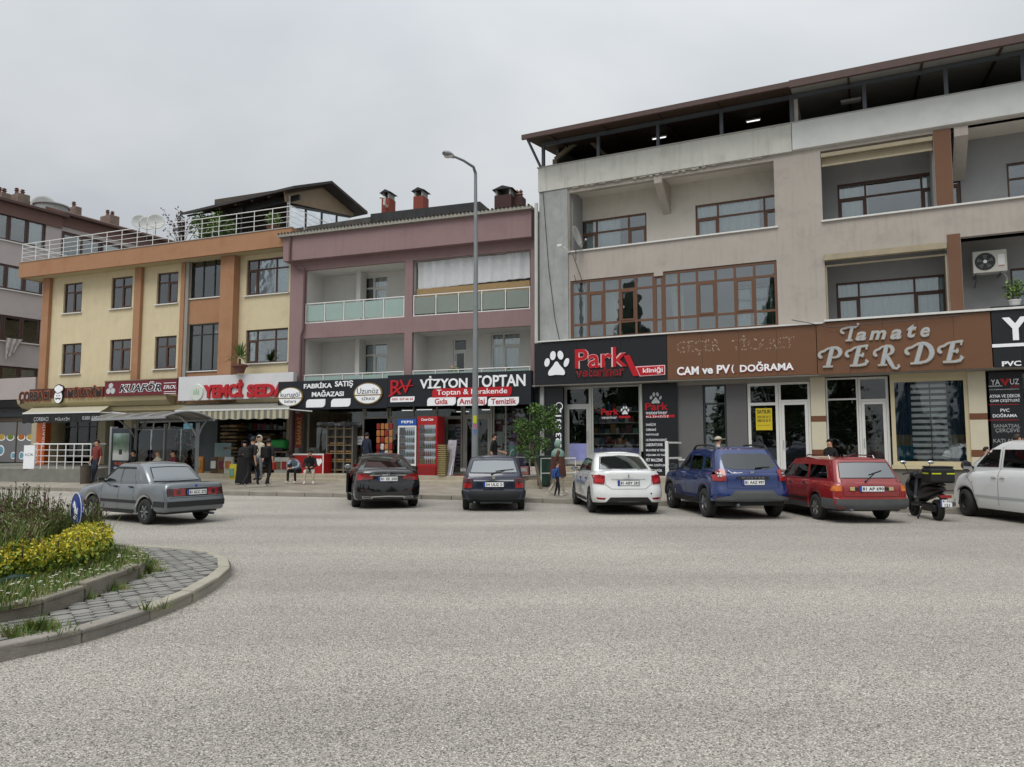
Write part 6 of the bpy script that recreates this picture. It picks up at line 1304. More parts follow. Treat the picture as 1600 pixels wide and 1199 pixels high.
c.patch('rear_light', LAMPR, 'B', [(-.74, .66), (-.30, .66)], [(-.74, .82), (-.30, .82)], off=.012); c.patch('rear_light', LAMPR, 'B', [(.30, .66), (.74, .66)], [(.30, .82), (.74, .82)], off=.012)
for sx in (-1, 1):
 c.patch('lamp_lens', LAMPD, 'B', [(sx * .60, .662), (sx * .735, .662)], [(sx * .60, .818), (sx * .735, .818)], off=.016, skirt=0); c.patch('lamp_lens', LAMPD, 'B', [(sx * .42, .69), (sx * .52, .69)], [(sx * .42, .79), (sx * .52, .79)], off=.016, skirt=0)
 c.patch('body_ridge', gp, 'B', [(sx * .66, .83), (sx * .73, .83)], [(sx * .67, .915), (sx * .72, .915)], off=.015)
c.patch('lamp_panel', TRIM, 'B', [(-.75, .65), (.75, .65)], [(-.75, .83), (.75, .83)], off=.006); c.plate('81 ACC 272', .735, off=.025)
c.line('boot_seam', RUBB, 'B', [(-.70, .62), (.70, .62)], .01); MB().lathe([(.0, -.012), (.032, -.01), (.035, 0)], 14, (0, c.hit('B', 0, .88)[0].y, .875), 'y').build('badge', PLATEB, c.o)
c.mirror(.74, .93, TRIM); c.handle([(.18, .84), (-.52, .84)], TRIM); MB().tube([(.45, -1.7, .22), (.45, -2.12, .22)], .03, 8).build('exhaust_pipe', STEELG, c.o); c.patch('windscreen', CARGL, 'F', [(-.62, .97), (0, .96), (.62, .97)], [(-.5, 1.27), (0, 1.28), (.5, 1.27)])
c.patch('headlight', LAMPW, 'F', [(-.72, .52), (-.45, .52)], [(-.72, .68), (-.45, .68)]); c.patch('headlight', LAMPW, 'F', [(.45, .52), (.72, .52)], [(.45, .68), (.72, .68)]); c.patch('grille', TRIM, 'F', [(-.43, .53), (.43, .53)], [(-.43, .67), (.43, .67)])
# ---- 2 black executive saloon
top = [(-2.45, .86), (-2.36, .99), (-2.2, 1.03), (-1.5, 1.02), (0, .96), (1.0, .96), (1.8, .86), (2.45, .68)]
kp_ = paint('black_car_paint', '#0c0c0e', .1, .18)
sp = dict(scale=(.93, .94, .96), L=4.9, W=1.86, R=.335, rw=-1.45, fw=1.47, paint=kp_, top=top, sill=.2, zbr=.24, zbf=.2, corner=(.42, .34, .5, .42), bulge=(.10, .2), rim=5, tin=.0, tw=.24, crown=.05,
  prof=[(0, .06, .05, .06), (.05, .03, .01, .02), (.22, .01, .0, .0), (.45, .0, .0, .02), (.62, .01, .03, .05), (.80, .035, .075, .1), (.92, .06, .06, .16), (1.0, .12, .07, .22)],
  cabin=[(z_of(top), -1.95, 1.25, .80, .3, .3, .2, .2, .10, .14), (1.08, -1.82, 1.1, .785, .3, .3, .2, .2, .10, .14), (1.30, -1.2, .62, .69, .3, .25, .2, .2, .10, .12), (1.42, -.75, .28, .60, .3, .22, .2, .2, .08, .1), (1.45, -.5, .1, .48, .3, .2, .2, .2, .05, .08)])
c = Car('glossy black executive saloon parked nose-in, its left door ajar', (-3.78, 21.4, 0), rad(15), sp, 'cars parked along the kerb')
c.patch('rear_window', CARGL, 'B', [(-.60, 1.09), (0, 1.085), (.60, 1.09)], [(-.47, 1.33), (0, 1.375), (.47, 1.33)]); c.line('window_rubber', RUBB, 'B', [(-.62, 1.08), (-.49, 1.34), (0, 1.385), (.49, 1.34), (.62, 1.08)], .025, .004)
c.both('front_window', CARGL2, [(.0, 1.03), (.85, 1.02)], [(.0, 1.32), (.42, 1.3)]); c.both('rear_side_window', CARGL2, [(-1.25, 1.06), (-.06, 1.03)], [(-.85, 1.28), (-.06, 1.32)])
for ax in 'LR': c.line('window_chrome', CHROME, ax, [(-1.3, 1.04), (.9, 1.0)], .018, .006); c.line('door_seam', RUBB, ax, [(-.03, 1.0), (-.03, .3)], .01); c.line('door_seam', RUBB, ax, [(-1.05, 1.0), (-1.05, .6), (-1.2, .5)], .01)
for sx in (-1, 1):
 c.patch('rear_light', LAMPR, 'B', [(sx * .42, .80), (sx * .84, .76)], [(sx * .40, .88), (sx * .84, .96)], off=.01); c.patch('lamp_lens', LAMPD, 'B', [(sx * .45, .815), (sx * .7, .79)], [(sx * .44, .835), (sx * .7, .83)], off=.014, skirt=0)
 c.patch('reflector', LAMPD, 'B', [(sx * .45, .48), (sx * .75, .50)], [(sx * .45, .50), (sx * .75, .53)], off=.008); c.patch('exhaust_trim', CHROME, 'B', [(sx * .42, .275), (sx * .68, .285)], [(sx * .44, .335), (sx * .7, .345)], off=.014); c.patch('exhaust_opening', BLACKP, 'B', [(sx * .45, .288), (sx * .665, .296)], [(sx * .46, .322), (sx * .675, .33)], off=.018, skirt=0)
c.line('bumper_chrome', CHROME, 'B', [(-.44, .33), (0, .345), (.44, .33)], .03, .014); c.line('boot_chrome', CHROME, 'B', [(-.5, .90), (0, .905), (.5, .90)], .028, .014); c.line('boot_seam', RUBB, 'B', [(-.62, .98), (-.48, .72), (-.3, .64), (.3, .64), (.48, .72), (.62, .98)], .012)
c.plate('81 EE 200', .80, w=.52, off=.012); yb = c.hit('B', 0, .95)[0].y
c.line('diffuser', TRIM, 'B', [(-.6, .25), (.6, .25)], .06, .01)
mb = MB(); mb.lathe([(.04, -.014), (.046, -.014), (.046, 0), (.04, 0)], 20, (0, yb - .005, .965), 'y')
for k in range(3): a = math.pi / 2 + k * 2 * math.pi / 3; mb.bar((0, yb - .015, .965), (.042 * math.cos(a), yb - .015, .965 + .042 * math.sin(a)), .008)
mb.build('badge', CHROME, c.o); lettering(c.o, 'E 300e', -.52, -.36, .925, .95, c.hit('B', -.44, .93)[0].y - .012, CHROME, .004)
c.mirror(.82, 1.0, CHROME, size=(.22, .14)); c.handle([(.12, .86), (-.98, .86)], kp_)
d = MB(); x0 = -.93
d.prism([(0, .28), (0, .95), (-.02, 1.02), (-.95, 1.06), (-.98, .9), (-1.0, .35)], 'x', -.035, .035); do = d.build('open_door', kp_, c.o, bevel=.012); do.location = (-.94, -.02, .02); do.rotation_euler = (0, 0, rad(-6))
c.patch('windscreen', CARGL, 'F', [(-.66, 1.04), (0, 1.03), (.66, 1.04)], [(-.48, 1.38), (0, 1.39), (.48, 1.38)])
# ---- 3 dark blue small hatchback
top = [(-1.92, .86), (-1.85, .90), (-1.5, .92), (0, .91), (.9, .90), (1.5, .80), (1.93, .66)]
np_ = paint('navy_car_paint', '#101b33', .3, .3)
sp = dict(L=3.86, W=1.635, R=.285, rw=-1.2, fw=1.25, paint=np_, top=top, sill=.22, zbr=.30, zbf=.25, corner=(.16, .14, .3, .22), bulge=(.04, .1), rim='steel', tin=.0, tw=.17, crown=.02,
  prof=[(0, .06, .05, .05), (.04, .03, .01, .01), (.25, .0, .0, .0), (.38, .0, .0, .0), (.44, .0, .05, .02), (.75, .01, .055, .05), (.93, .05, .07, .08), (1.0, .09, .10, .12)],
  cabin=[(z_of(top), -1.86, .98, .735, .14, .12, .14, .12, .04, .08), (.98, -1.82, .9, .73, .14, .12, .14, .12, .04, .08), (1.30, -1.46, .42, .64, .14, .12, .14, .12, .04, .07), (1.375, -1.34, .3, .60, .14, .1, .14, .12, .04, .06), (1.40, -1.2, .15, .50, .2, .14, .16, .12, .03, .06)])
c = Car('dark navy small hatchback with chrome strip parked beside the lamp post', (-.50, 20.25, 0), rad(1.5), sp, 'cars parked along the kerb')
c.patch('rear_window', CARGL, 'B', [(-.60, 1.0), (0, .995), (.60, 1.0)], [(-.52, 1.29), (0, 1.30), (.52, 1.29)]); c.line('window_rubber', RUBB, 'B', [(-.62, .985), (-.535, 1.305), (0, 1.315), (.535, 1.305), (.62, .985), (0, .98), (-.62, .985)], .025, .004)
for sx in (-1, 1): c.patch('rear_light', LAMPR, 'B', [(sx * .56, .60), (sx * .77, .60)], [(sx * .56, .84), (sx * .77, .85)], off=.012); c.patch('lamp_lens', LAMPD, 'B', [(sx * .57, .73), (sx * .76, .73)], [(sx * .57, .83), (sx * .76, .84)], off=.016, skirt=0)
c.patch('rear_bumper', mat('dark_bumper', '#15181d', .6, var=.1), 'B', [(-.77, .31), (0, .31), (.77, .31)], [(-.77, .53), (0, .53), (.77, .53)], off=.02, skirt=.04); c.both('bumper_end', mat('dark_bumper', ''), [(-1.85, .31), (-1.56, .31)], [(-1.85, .53), (-1.56, .53)], off=.02)
c.line('boot_chrome', CHROME, 'B', [(-.52, .79), (.52, .79)], .035, .02); c.line('boot_seam', RUBB, 'B', [(-.55, .84), (-.53, .57), (.53, .57), (.55, .84)], .01); c.plate('34 ULG 21', .69, off=.012); MB().lathe([(0, -.02), (.035, -.018), (.04, 0)], 16, (0, c.hit('B', 0, .87)[0].y, .865), 'y').build('badge', mat('silver_green_badge', '#a9aa8c', .3, metal=.5, var=0), c.o)
def wiper(c, x0, z0, x1, z1, bx, bz):
 a = c.hit('B', bx, bz, .03)[0]; m_ = c.hit('B', (x0 + x1) / 2, (z0 + z1) / 2, .03)[0]; p0 = c.hit('B', x0, z0, .022)[0]; p1 = c.hit('B', x1, z1, .022)[0]; mb = MB(); mb.bar(a, m_, .016); mb.bar(p0, p1, .014); mb.ball(a, .025, 8); mb.build('rear_wiper', TRIM, c.o)
wiper(c, .05, 1.02, .52, 1.07, -.05, .96); c.mirror(.62, .93, GREYTR); c.both('front_window', CARGL2, [(-.1, .95), (.75, .94)], [(-.1, 1.26), (.34, 1.26)]); c.both('rear_side_window', CARGL2, [(-1.35, .97), (-.2, .95)], [(-1.1, 1.25), (-.2, 1.26)])
for ax in 'LR': c.line('door_seam', RUBB, ax, [(-.15, .93), (-.15, .3)], .01)
MB().tube([(-.45, -1.5, .26), (-.5, -1.95, .24)], .025, 8).build('exhaust_pipe', STEELG, c.o); MB().tube([(-.35, -1.6, .24), (.1, -1.62, .26), (.5, -1.6, .24)], .07, 8).build('silencer', STEELG, c.o); c.patch('windscreen', CARGL, 'F', [(-.6, .97), (0, .96), (.6, .97)], [(-.5, 1.28), (0, 1.29), (.5, 1.28)])
MB().tube([(-.1, .1, 1.43), (-.25, -.05, 1.6)], .005, 4).build('aerial', TRIM, c.o)
# ---- 4 white saloon
top = [(-2.17, .88), (-2.12, 1.02), (-2.0, 1.06), (-1.4, 1.05), (0, .98), (1.0, .96), (1.6, .88), (2.17, .68)]
wp = paint('white_car_paint', '#d6d8d8', .0, .25)
sp = dict(L=4.35, W=1.735, R=.305, rw=-1.32, fw=1.31, paint=wp, top=top, sill=.22, zbr=.30, zbf=.22, corner=(.34, .26, .45, .4), bulge=(.08, .18), rim=5, rimm=mat('grey_wheel_cover', '#7a7c7e', .4, metal=.4, var=.1), tin=.0, tw=.185, crown=.04,
  prof=[(0, .05, .05, .06), (.04, .03, .01, .02), (.22, .0, .0, .0), (.40, .0, -.0, .02), (.52, .0, .05, .04), (.78, .02, .075, .1), (.92, .06, .07, .14), (1.0, .11, .075, .2)],
  cabin=[(z_of(top), -1.72, 1.2, .755, .22, .22, .2, .2, .08, .14), (1.10, -1.62, 1.08, .745, .22, .22, .2, .2, .08, .14), (1.36, -1.16, .6, .645, .2, .2, .2, .2, .08, .1), (1.47, -.95, .35, .58, .2, .18, .2, .2, .06, .1), (1.50, -.75, .2, .48, .25, .18, .2, .2, .05, .08)])
cw = Car('white saloon with lettering on its side parked at the veterinary shop', (2.62, 19.55, 0), rad(3.5), sp, 'cars parked along the kerb')
c = cw
c.patch('rear_window', CARGL, 'B', [(-.60, 1.105), (0, 1.10), (.60, 1.105)], [(-.50, 1.39), (0, 1.42), (.50, 1.39)]); c.line('window_rubber', RUBB, 'B', [(-.62, 1.095), (-.515, 1.40), (0, 1.432), (.515, 1.40), (.62, 1.095), (0, 1.09), (-.62, 1.095)], .02, .004)
c.both('front_window', CARGL2, [(-.05, 1.03), (.80, 1.01)], [(-.05, 1.36), (.40, 1.34)]); c.both('rear_side_window', CARGL2, [(-1.12, 1.06), (-.12, 1.03)], [(-.82, 1.33), (-.12, 1.36)])
for sx in (-1, 1): c.patch('rear_light', LAMPR, 'B', [(sx * .60, .74), (sx * .835, .76)], [(sx * .575, .95), (sx * .70, .98), (sx * .835, .96)], off=.014); c.patch('lamp_lens', mat('red_lamp_bright', '#b3191c', .2, var=.05, coat=.5), 'B', [(sx * .63, .79), (sx * .79, .80)], [(sx * .62, .88), (sx * .79, .89)], off=.018, skirt=0); c.patch('reflector', LAMPR, 'B', [(sx * .60, .375), (sx * .76, .38)], [(sx * .57, .42), (sx * .79, .43)], off=.008)
c.patch('bumper_insert', TRIM, 'B', [(-.58, .30), (0, .30), (.58, .30)], [(-.46, .43), (0, .435), (.46, .43)], off=.008); c.line('boot_chrome', CHROME, 'B', [(-.42, .865), (.42, .865)], .015, .01); c.line('boot_seam', RUBB, 'B', [(-.6, .98), (-.57, .74), (-.42, .63), (.42, .63), (.57, .74), (.6, .98)], .01); c.plate('81 ABY 281', .775, off=.014)
mb = MB(); yb = c.hit('B', 0, .97)[0].y - .01; mb.prism([(0, .915), (.022, .955), (.0, .995), (-.022, .955)], 'y', yb - .006, yb + .01); mb.build('badge', CHROME, c.o); lettering(c.o, 'SYMBOL', -.13, .13, .895, .91, c.hit('B', 0, .90)[0].y - .006, CHROME, .004)
for ax in 'LR': c.line('door_seam', RUBB, ax, [(-.08, 1.0), (-.08, .3)], .01); c.line('door_seam', RUBB, ax, [(-1.0, 1.04), (-.98, .7), (-1.1, .55)], .01); c.line('side_moulding', TRIM, ax, [(-.9, .32), (.9, .32)], .09, .01); c.line('door_seam', RUBB, ax, [(.86, .9), (.86, .3)], .01)
c.mirror(.80, .99, GREYTR, sides=(-1, 1)); c.handle([(.05, .84), (-.9, .86)], TRIM); c.patch('windscreen', CARGL, 'F', [(-.62, 1.02), (0, 1.01), (.62, 1.02)], [(-.48, 1.4), (0, 1.42), (.48, 1.4)])
lb = mat('blue_side_print', '#5d6f96', .4, var=0)
hx = c.hit('L', .2, .7)[0].x - .004; lettering(c.o, 'PARK VETERİNER', -.75, .75, .66, .80, 0, lb, .002, mapf=lambda x, z, t: (hx - t, -x, z), bold=.02); lettering(c.o, 'KLİNİĞİ', -.5, .3, .50, .60, 0, lb, .002, mapf=lambda x, z, t: (hx - t + .005, -x, z))
MB().tube([(.55, c.hit('B', .55, .52)[0].y - .003, .52), (.55, c.hit('B', .55, .52)[0].y + .01, .52)], .022, 10).build('tow_cover', TRIM, c.o)
# ---- 5 blue SUV
top = [(-2.17, .98), (-2.1, 1.04), (-1.8, 1.08), (0, 1.05), (1.0, 1.04), (1.6, 1.0), (2.17, .82)]
bp_ = paint('cobalt_car_paint', '#07265f', .2, .22)
sp = dict(L=4.34, W=1.82, R=.345, rw=-1.32, fw=1.35, paint=bp_, top=top, sill=.3, zbr=.42, zbf=.35, corner=(.30, .26, .4, .35), bulge=(.07, .14), rim=5, tin=.0, tw=.22, crown=.03,
  prof=[(0, .04, .04, .06), (.05, .01, .0, .02), (.2, .0, .0, .0), (.35, .0, .0, .02), (.48, .0, .06, .04), (.78, .015, .08, .08), (.93, .05, .09, .12), (1.0, .10, .11, .18)],
  cabin=[(z_of(top), -2.05, 1.15, .80, .22, .2, .2, .2, .07, .12), (1.14, -2.0, 1.0, .79, .22, .2, .2, .2, .07, .12), (1.48, -1.70, .5, .70, .2, .16, .2, .2, .07, .1), (1.60, -1.60, .25, .64, .2, .14, .2, .2, .06, .1), (1.635, -1.4, .1, .52, .25, .18, .2, .2, .05, .08)])
c = Car('cobalt blue SUV with roof rails parked between the white saloon and the red estate', (5.12, 18.35, 0), rad(5), sp, 'cars parked along the kerb'); cd = c
c.patch('rear_window', CARGL2, 'B', [(-.62, 1.19), (-.4, 1.14), (.4, 1.14), (.62, 1.19)], [(-.60, 1.46), (-.4, 1.50), (.4, 1.50), (.60, 1.46)], nv=6); c.both('front_window', CARGL2, [(.0, 1.10), (.86, 1.10)], [(.0, 1.45), (.42, 1.44)]); c.both('rear_side_window', CARGL2, [(-.95, 1.12), (-.07, 1.10)], [(-.86, 1.44), (-.07, 1.45)]); c.both('quarter_window', CARGL2, [(-1.55, 1.17), (-1.12, 1.15)], [(-1.38, 1.40), (-1.06, 1.42)])
for sx in (-1, 1):
 c.patch('rear_light', LAMPR, 'B', [(sx * .63, .88), (sx * .87, .88)], [(sx * .62, 1.13), (sx * .86, 1.15)], off=.03, skirt=.05); c.patch('lamp_lens', LAMPW, 'B', [(sx * .71, .975), (sx * .78, .975)], [(sx * .71, 1.05), (sx * .78, 1.05)], off=.032, skirt=0); c.patch('lamp_cross', LAMPD, 'B', [(sx * .74, .94), (sx * .755, .94)], [(sx * .74, 1.09), (sx * .755, 1.09)], off=.04, skirt=0); c.patch('lamp_cross', LAMPD, 'B', [(sx * .68, 1.005), (sx * .81, 1.005)], [(sx * .68, 1.02), (sx * .81, 1.02)], off=.04, skirt=0)
 c.patch('reflector', LAMPD, 'B', [(sx * .62, .47), (sx * .84, .47)], [(sx * .62, .53), (sx * .84, .53)], off=.012)
 h = c.hit('T', sx * .62, -.5)[0]; MB().tube([(sx * .63, -1.45, 1.58), (sx * .63, -1.35, 1.68), (sx * .63, -.8, 1.71), (sx * .63, -.1, 1.69), (sx * .63, .1, 1.58)], [.03, .022, .022, .022, .03], 8).build('roof_rail', TRIM, c.o, smooth=50)
c.patch('rear_bumper', GREYTR, 'B', [(-.84, .43), (0, .43), (.84, .43)], [(-.84, .50), (-.55, .56), (-.45, .66), (.45, .66), (.55, .56), (.84, .50)], nv=5, off=.015, skirt=.04); c.both('arch_trim', TRIM, [(-1.32 + .45 * math.cos(t), .345 + .45 * math.sin(t)) for t in [math.pi * k / 10 for k in range(0, 11)]], [(-1.32 + .405 * math.cos(t), .345 + .405 * math.sin(t)) for t in [math.pi * k / 10 for k in range(0, 11)]], nv=1, off=.012); c.both('arch_trim', TRIM, [(1.35 + .45 * math.cos(t), .345 + .45 * math.sin(t)) for t in [math.pi * k / 10 for k in range(0, 11)]], [(1.35 + .405 * math.cos(t), .345 + .405 * math.sin(t)) for t in [math.pi * k / 10 for k in range(0, 11)]], nv=1, off=.012); c.both('side_moulding', TRIM, [(-.9, .31), (.9, .31)], [(-.9, .44), (.9, .44)], off=.012)
c.line('badge_bar', TRIM, 'B', [(-.38, .955), (.38, .955)], .055, .02); lettering(c.o, 'DUSTER', -.27, .27, .94, .968, c.hit('B', 0, .955)[0].y - .026, CHROME, .004, space=1.5, bold=.02); c.plate('81 AAZ 997', .85, off=.014); yb = c.hit('B', 0, 1.07)[0].y - .008; MB().prism([(-.05, 1.10), (.05, 1.10), (.03, 1.03), (0, 1.015), (-.03, 1.03)], 'y', yb - .006, yb + .02).build('badge', CHROME, c.o)
mb = MB(); yb = c.hit('B', -.4, 1.07)[0].y - .012; ribbon(mb, [(-.56, 1.12), (-.5, 1.08), (-.44, 1.05), (-.4, 1.07), (-.34, 1.06), (-.22, 1.075)], [.012, .016, .02, .03, .02, .01], yb - .006, yb + .02); mb.build('sticker', LETW, c.o)
c.line('boot_seam', RUBB, 'B', [(-.60, 1.16), (-.60, .72), (.60, .72), (.60, 1.16)], .01); wiper(c, .1, 1.17, .46, 1.185, .12, 1.155); c.mirror(.85, 1.08, TRIM, size=(.24, .17)); c.handle([(.1, .93), (-.85, .95)], bp_); MB().tube([(-.35, -1.9, .36), (-.38, -2.14, .34)], .035, 10).build('exhaust_pipe', STEELG, c.o); c.patch('windscreen', CARGL, 'F', [(-.66, 1.1), (0, 1.09), (.66, 1.1)], [(-.55, 1.5), (0, 1.52), (.55, 1.5)])
for ax in 'LR': c.line('door_seam', RUBB, ax, [(-.03, 1.1), (-.03, .45)], .01); c.line('door_seam', RUBB, ax, [(-1.0, 1.12), (-.98, .8), (-1.02, .55)], .01); c.line('door_seam', RUBB, ax, [(.92, 1.05), (.90, .45)], .01)
# ---- 6 red estate
top = [(-2.15, .84), (-2.08, .88), (-1.8, .90), (0, .89), (1.0, .89), (1.6, .84), (2.2, .72)]
rp = paint('red_car_paint', '#861316', .05, .38, dust=.2)
sp = dict(L=4.40, W=1.64, R=.29, rw=-1.14, fw=1.3, paint=rp, top=top, sill=.25, zbr=.32, zbf=.28, corner=(.14, .12, .2, .14), bulge=(.03, .08), rim=6, rimm=mat('dull_alloy', '#8b8984', .5, metal=.5, var=.15), tin=.0, tw=.175, crown=.02,
  prof=[(0, .05, .05, .06), (.05, .02, .01, .02), (.2, .0, .0, .0), (.42, .0, .0, .0), (.46, .0, .05, .02), (.70, .005, .05, .05), (.93, .04, .06, .08), (1.0, .085, .09, .12)],
  cabin=[(z_of(top), -2.1, 1.05, .735, .14, .12, .14, .12, .04, .08), (.96, -2.05, 1.0, .73, .14, .12, .14, .12, .04, .08), (1.28, -1.84, .52, .645, .14, .12, .14, .12, .04, .07), (1.375, -1.76, .4, .61, .14, .1, .14, .12, .04, .06), (1.40, -1.6, .2, .50, .2, .14, .16, .12, .03, .06)])
c = Car('old red estate car with roof rails and grey bumper parked before the curtain shop', (7.42, 17.62, 0), rad(2.5), sp, 'cars parked along the kerb')
c.patch('rear_window', CARGL, 'B', [(-.62, .985), (0, .985), (.62, .985)], [(-.54, 1.30), (0, 1.31), (.54, 1.30)]); c.line('window_rubber', RUBB, 'B', [(-.635, .975), (-.555, 1.31), (0, 1.32), (.555, 1.31), (.635, .975), (-.635, .975)], .02, .004)
c.both('front_window', CARGL2, [(.15, .95), (.85, .94)], [(.15, 1.25), (.46, 1.25)]); c.both('rear_side_window', CARGL2, [(-.62, .95), (.08, .95)], [(-.55, 1.25), (.08, 1.25)]); c.both('quarter_window', CARGL2, [(-1.65, .96), (-.74, .95)], [(-1.45, 1.24), (-.68, 1.25)])
for ax in 'LR': c.line('door_seam', RUBB, ax, [(.115, 1.2), (.115, .3)], .01); c.line('door_seam', RUBB, ax, [(-.68, 1.2), (-.68, .7), (-.76, .5)], .01); c.line('side_moulding', TRIM, ax, [(-.75, .46), (.9, .46)], .05, .01); c.line('grey_sill', GREYTR, ax, [(-.72, .32), (.88, .32)], .14, .006)
for sx in (-1, 1):
 c.patch('rear_light', LAMPR, 'B', [(sx * .66, .575), (sx * .79, .575)], [(sx * .66, .70), (sx * .79, .70)], off=.012); c.patch('rear_light', LAMPO, 'B', [(sx * .66, .70), (sx * .79, .70)], [(sx * .66, .82), (sx * .79, .82)], off=.012); c.patch('reversing_light', mat('yellowed_lens', '#b3a67a', .3, var=.05), 'B', [(sx * .38, .71), (sx * .48, .71)], [(sx * .38, .79), (sx * .48, .79)], off=.02); c.patch('lamp_bracket', TRIM, 'B', [(sx * .30, .72), (sx * .38, .72)], [(sx * .30, .78), (sx * .38, .78)], off=.012)
 c.patch('side_lamp', LAMPO, 'L' if sx < 0 else 'R', [(-2.06, .70), (-1.93, .70)], [(-2.06, .82), (-1.97, .80)], off=.01)
 MB().tube([(sx * .52, -1.35, 1.38), (sx * .52, -1.28, 1.46), (sx * .52, -.2, 1.47), (sx * .52, -.1, 1.40)], .014, 6).build('roof_rail', CHROME, c.o)
c.patch('rear_bumper', GREYTR, 'B', [(-.78, .33), (0, .33), (.78, .33)], [(-.78, .53), (0, .53), (.78, .53)], off=.035, skirt=.06); c.both('bumper_end', GREYTR, [(-2.08, .33), (-1.52, .33)], [(-2.08, .53), (-1.56, .53)], off=.03, skirt=.05)
c.plate('81 AP 690', .75, off=.014, w=.54); c.line('boot_seam', RUBB, 'B', [(-.62, .96), (-.62, .58), (.62, .58), (.62, .96)], .01); wiper(c, .02, 1.04, .34, 1.13, -.1, .90); c.mirror(.82, .92, TRIM); c.handle([(.2, .83), (-.58, .83)], CHROME); MB().tube([(-.5, -1.9, .30), (-.5, -2.24, .30)], .035, 8).build('exhaust_pipe', STEELG, c.o); c.patch('windscreen', CARGL, 'F', [(-.6, .97), (0, .96), (.6, .97)], [(-.5, 1.28), (0, 1.29), (.5, 1.28)])
lettering(c.o, 'RENAULT', -.56, -.34, .865, .88, c.hit('B', -.45, .87)[0].y - .004, TRIM, .003)
# ---- 8 white van at the right edge
top = [(-2.19, 1.15), (-2.1, 1.18), (0, 1.14), (1.0, 1.08), (1.45, 1.03), (1.9, .92), (2.19, .74)]
sp = dict(L=4.38, W=1.81, R=.325, rw=-1.35, fw=1.38, paint=wp, top=top, sill=.24, zbr=.3, zbf=.24, corner=(.18, .16, .5, .5), bulge=(.03, .22), rim='steel', tin=.0, tw=.2, crown=.04, steer=rad(-12),
  prof=[(0, .05, .05, .06), (.04, .03, .01, .02), (.2, .0, .0, .0), (.40, .0, .0, .01), (.6, .0, .02, .05), (.82, .01, .03, .12), (.94, .04, .04, .2), (1.0, .08, .06, .3)],
  cabin=[(z_of(top, -.03), -2.12, 1.62, .81, .15, .12, .3, .3, .03, .2), (1.25, -2.1, 1.40, .80, .15, .12, .3, .3, .03, .2), (1.60, -2.05, .82, .73, .15, .12, .25, .3, .03, .15), (1.74, -2.02, .50, .67, .2, .14, .25, .3, .03, .12), (1.80, -1.9, .3, .55, .25, .18, .25, .2, .03, .1)])
c = Car('white van with black steel wheels at the right edge of the picture', (11.38, 16.0, 0), rad(1.5), sp, None, name='parked_van', cat='van')
c.both('front_window', CARGL2, [(.22, 1.20), (1.22, 1.19), (1.38, 1.19)], [(.22, 1.60), (.72, 1.60), (.90, 1.56)], nv=5); c.both('rear_side_window', CARGL2, [(-.85, 1.2), (.08, 1.2)], [(-.85, 1.60), (.08, 1.60)]); c.both('quarter_window', CARGL2, [(-1.9, 1.25), (-1.0, 1.2)], [(-1.85, 1.58), (-1.0, 1.60)])
for ax in 'LR': c.line('door_seam', RUBB, ax, [(.15, 1.65), (.15, .34)], .012); c.line('door_seam', RUBB, ax, [(-.92, 1.65), (-.92, .34)], .012); c.line('door_seam', RUBB, ax, [(1.35, 1.1), (1.02, .7), (1.0, .34)], .012); c.line('side_moulding', mat('white_moulding', '#a8abac', .4, var=0), ax, [(-.9, .52), (.98, .52)], .05, .008)
c.mirror(1.12, 1.16, TRIM, size=(.24, .24)); c.handle([(.28, .98), (0, .98)], wp); c.patch('windscreen', CARGL, 'F', [(-.6, 1.18), (0, 1.14), (.6, 1.18)], [(-.5, 1.66), (0, 1.68), (.5, 1.66)])
c.patch('headlight', LAMPW, 'F', [(-.80, .70), (-.50, .68)], [(-.72, .88), (-.52, .84)]); c.patch('headlight', LAMPW, 'F', [(.5, .68), (.80, .70)], [(.52, .84), (.72, .88)]); c.patch('rear_window', CARGL2, 'B', [(-.55, 1.2), (.55, 1.2)], [(-.5, 1.6), (.5, 1.6)])
for sx in (-1, 1): c.patch('rear_light', LAMPR, 'B', [(sx * .74, .8), (sx * .86, .8)], [(sx * .72, 1.2), (sx * .84, 1.2)])
c.plate('81 AG 417', .75)
MB().lathe([(0, -.006), (.018, -.004), (.02, 0)], 10, (c.hit('L', 1.05, .83)[0].x, 1.05, .83), 'x').build('side_repeater', LAMPO, c.o)
# ---- 7 scooter with top case
o = thing('scooter', 'black scooter with a black top box and yellow reflective strips beside the red estate', 'scooter', (9.32, 16.85, 0), rad(-6)); o.scale = (.95, .93, .95)
fr = bpy.data.objects; BK = mat('satin_black_plastic', '#17181a', .4, var=.08, scale=6)
for y, w_ in ((-.66, .13), (.62, .11)):
 wl = tyre_mesh(.24, w_, .15).build('wheel', TYRE, o, smooth=40); wl.location = (0, y, .24); rm = MB(); rm.lathe([(.15, -.03), (.14, .03), (.12, .03), (.12, -.03)], 24, axis='x')
 for k in range(5): a = k * 1.2566; rm.bar((0, 0, 0), (0, .13 * math.cos(a), .13 * math.sin(a)), .035)
 rm.build('rim', STEELR, wl); MB().lathe([(.03, -.07), (.03, .07)], 10, axis='x').build('hub', STEELG, wl)
def lob(pts, name, m_, sub=True):
 """loft of ellipses: (y, z, half width, half height)"""
 q = MB(); rows = []
 for (y, z, a, b) in pts: rows.append([(a * math.cos(t), y, z + b * math.sin(t)) for t in [2 * math.pi * k / 14 for k in range(15)]])
 q.grid(rows); q.quad(*rows[0][:-1]); q.quad(*rows[-1][:-1]); return q.build(name, m_, o, smooth=50, merge=True)
lob([(-.98, .72, .04, .03), (-.9, .72, .10, .07), (-.6, .68, .16, .14), (-.3, .62, .18, .17), (-.05, .55, .17, .14), (.05, .45, .14, .08)], 'body', BK)
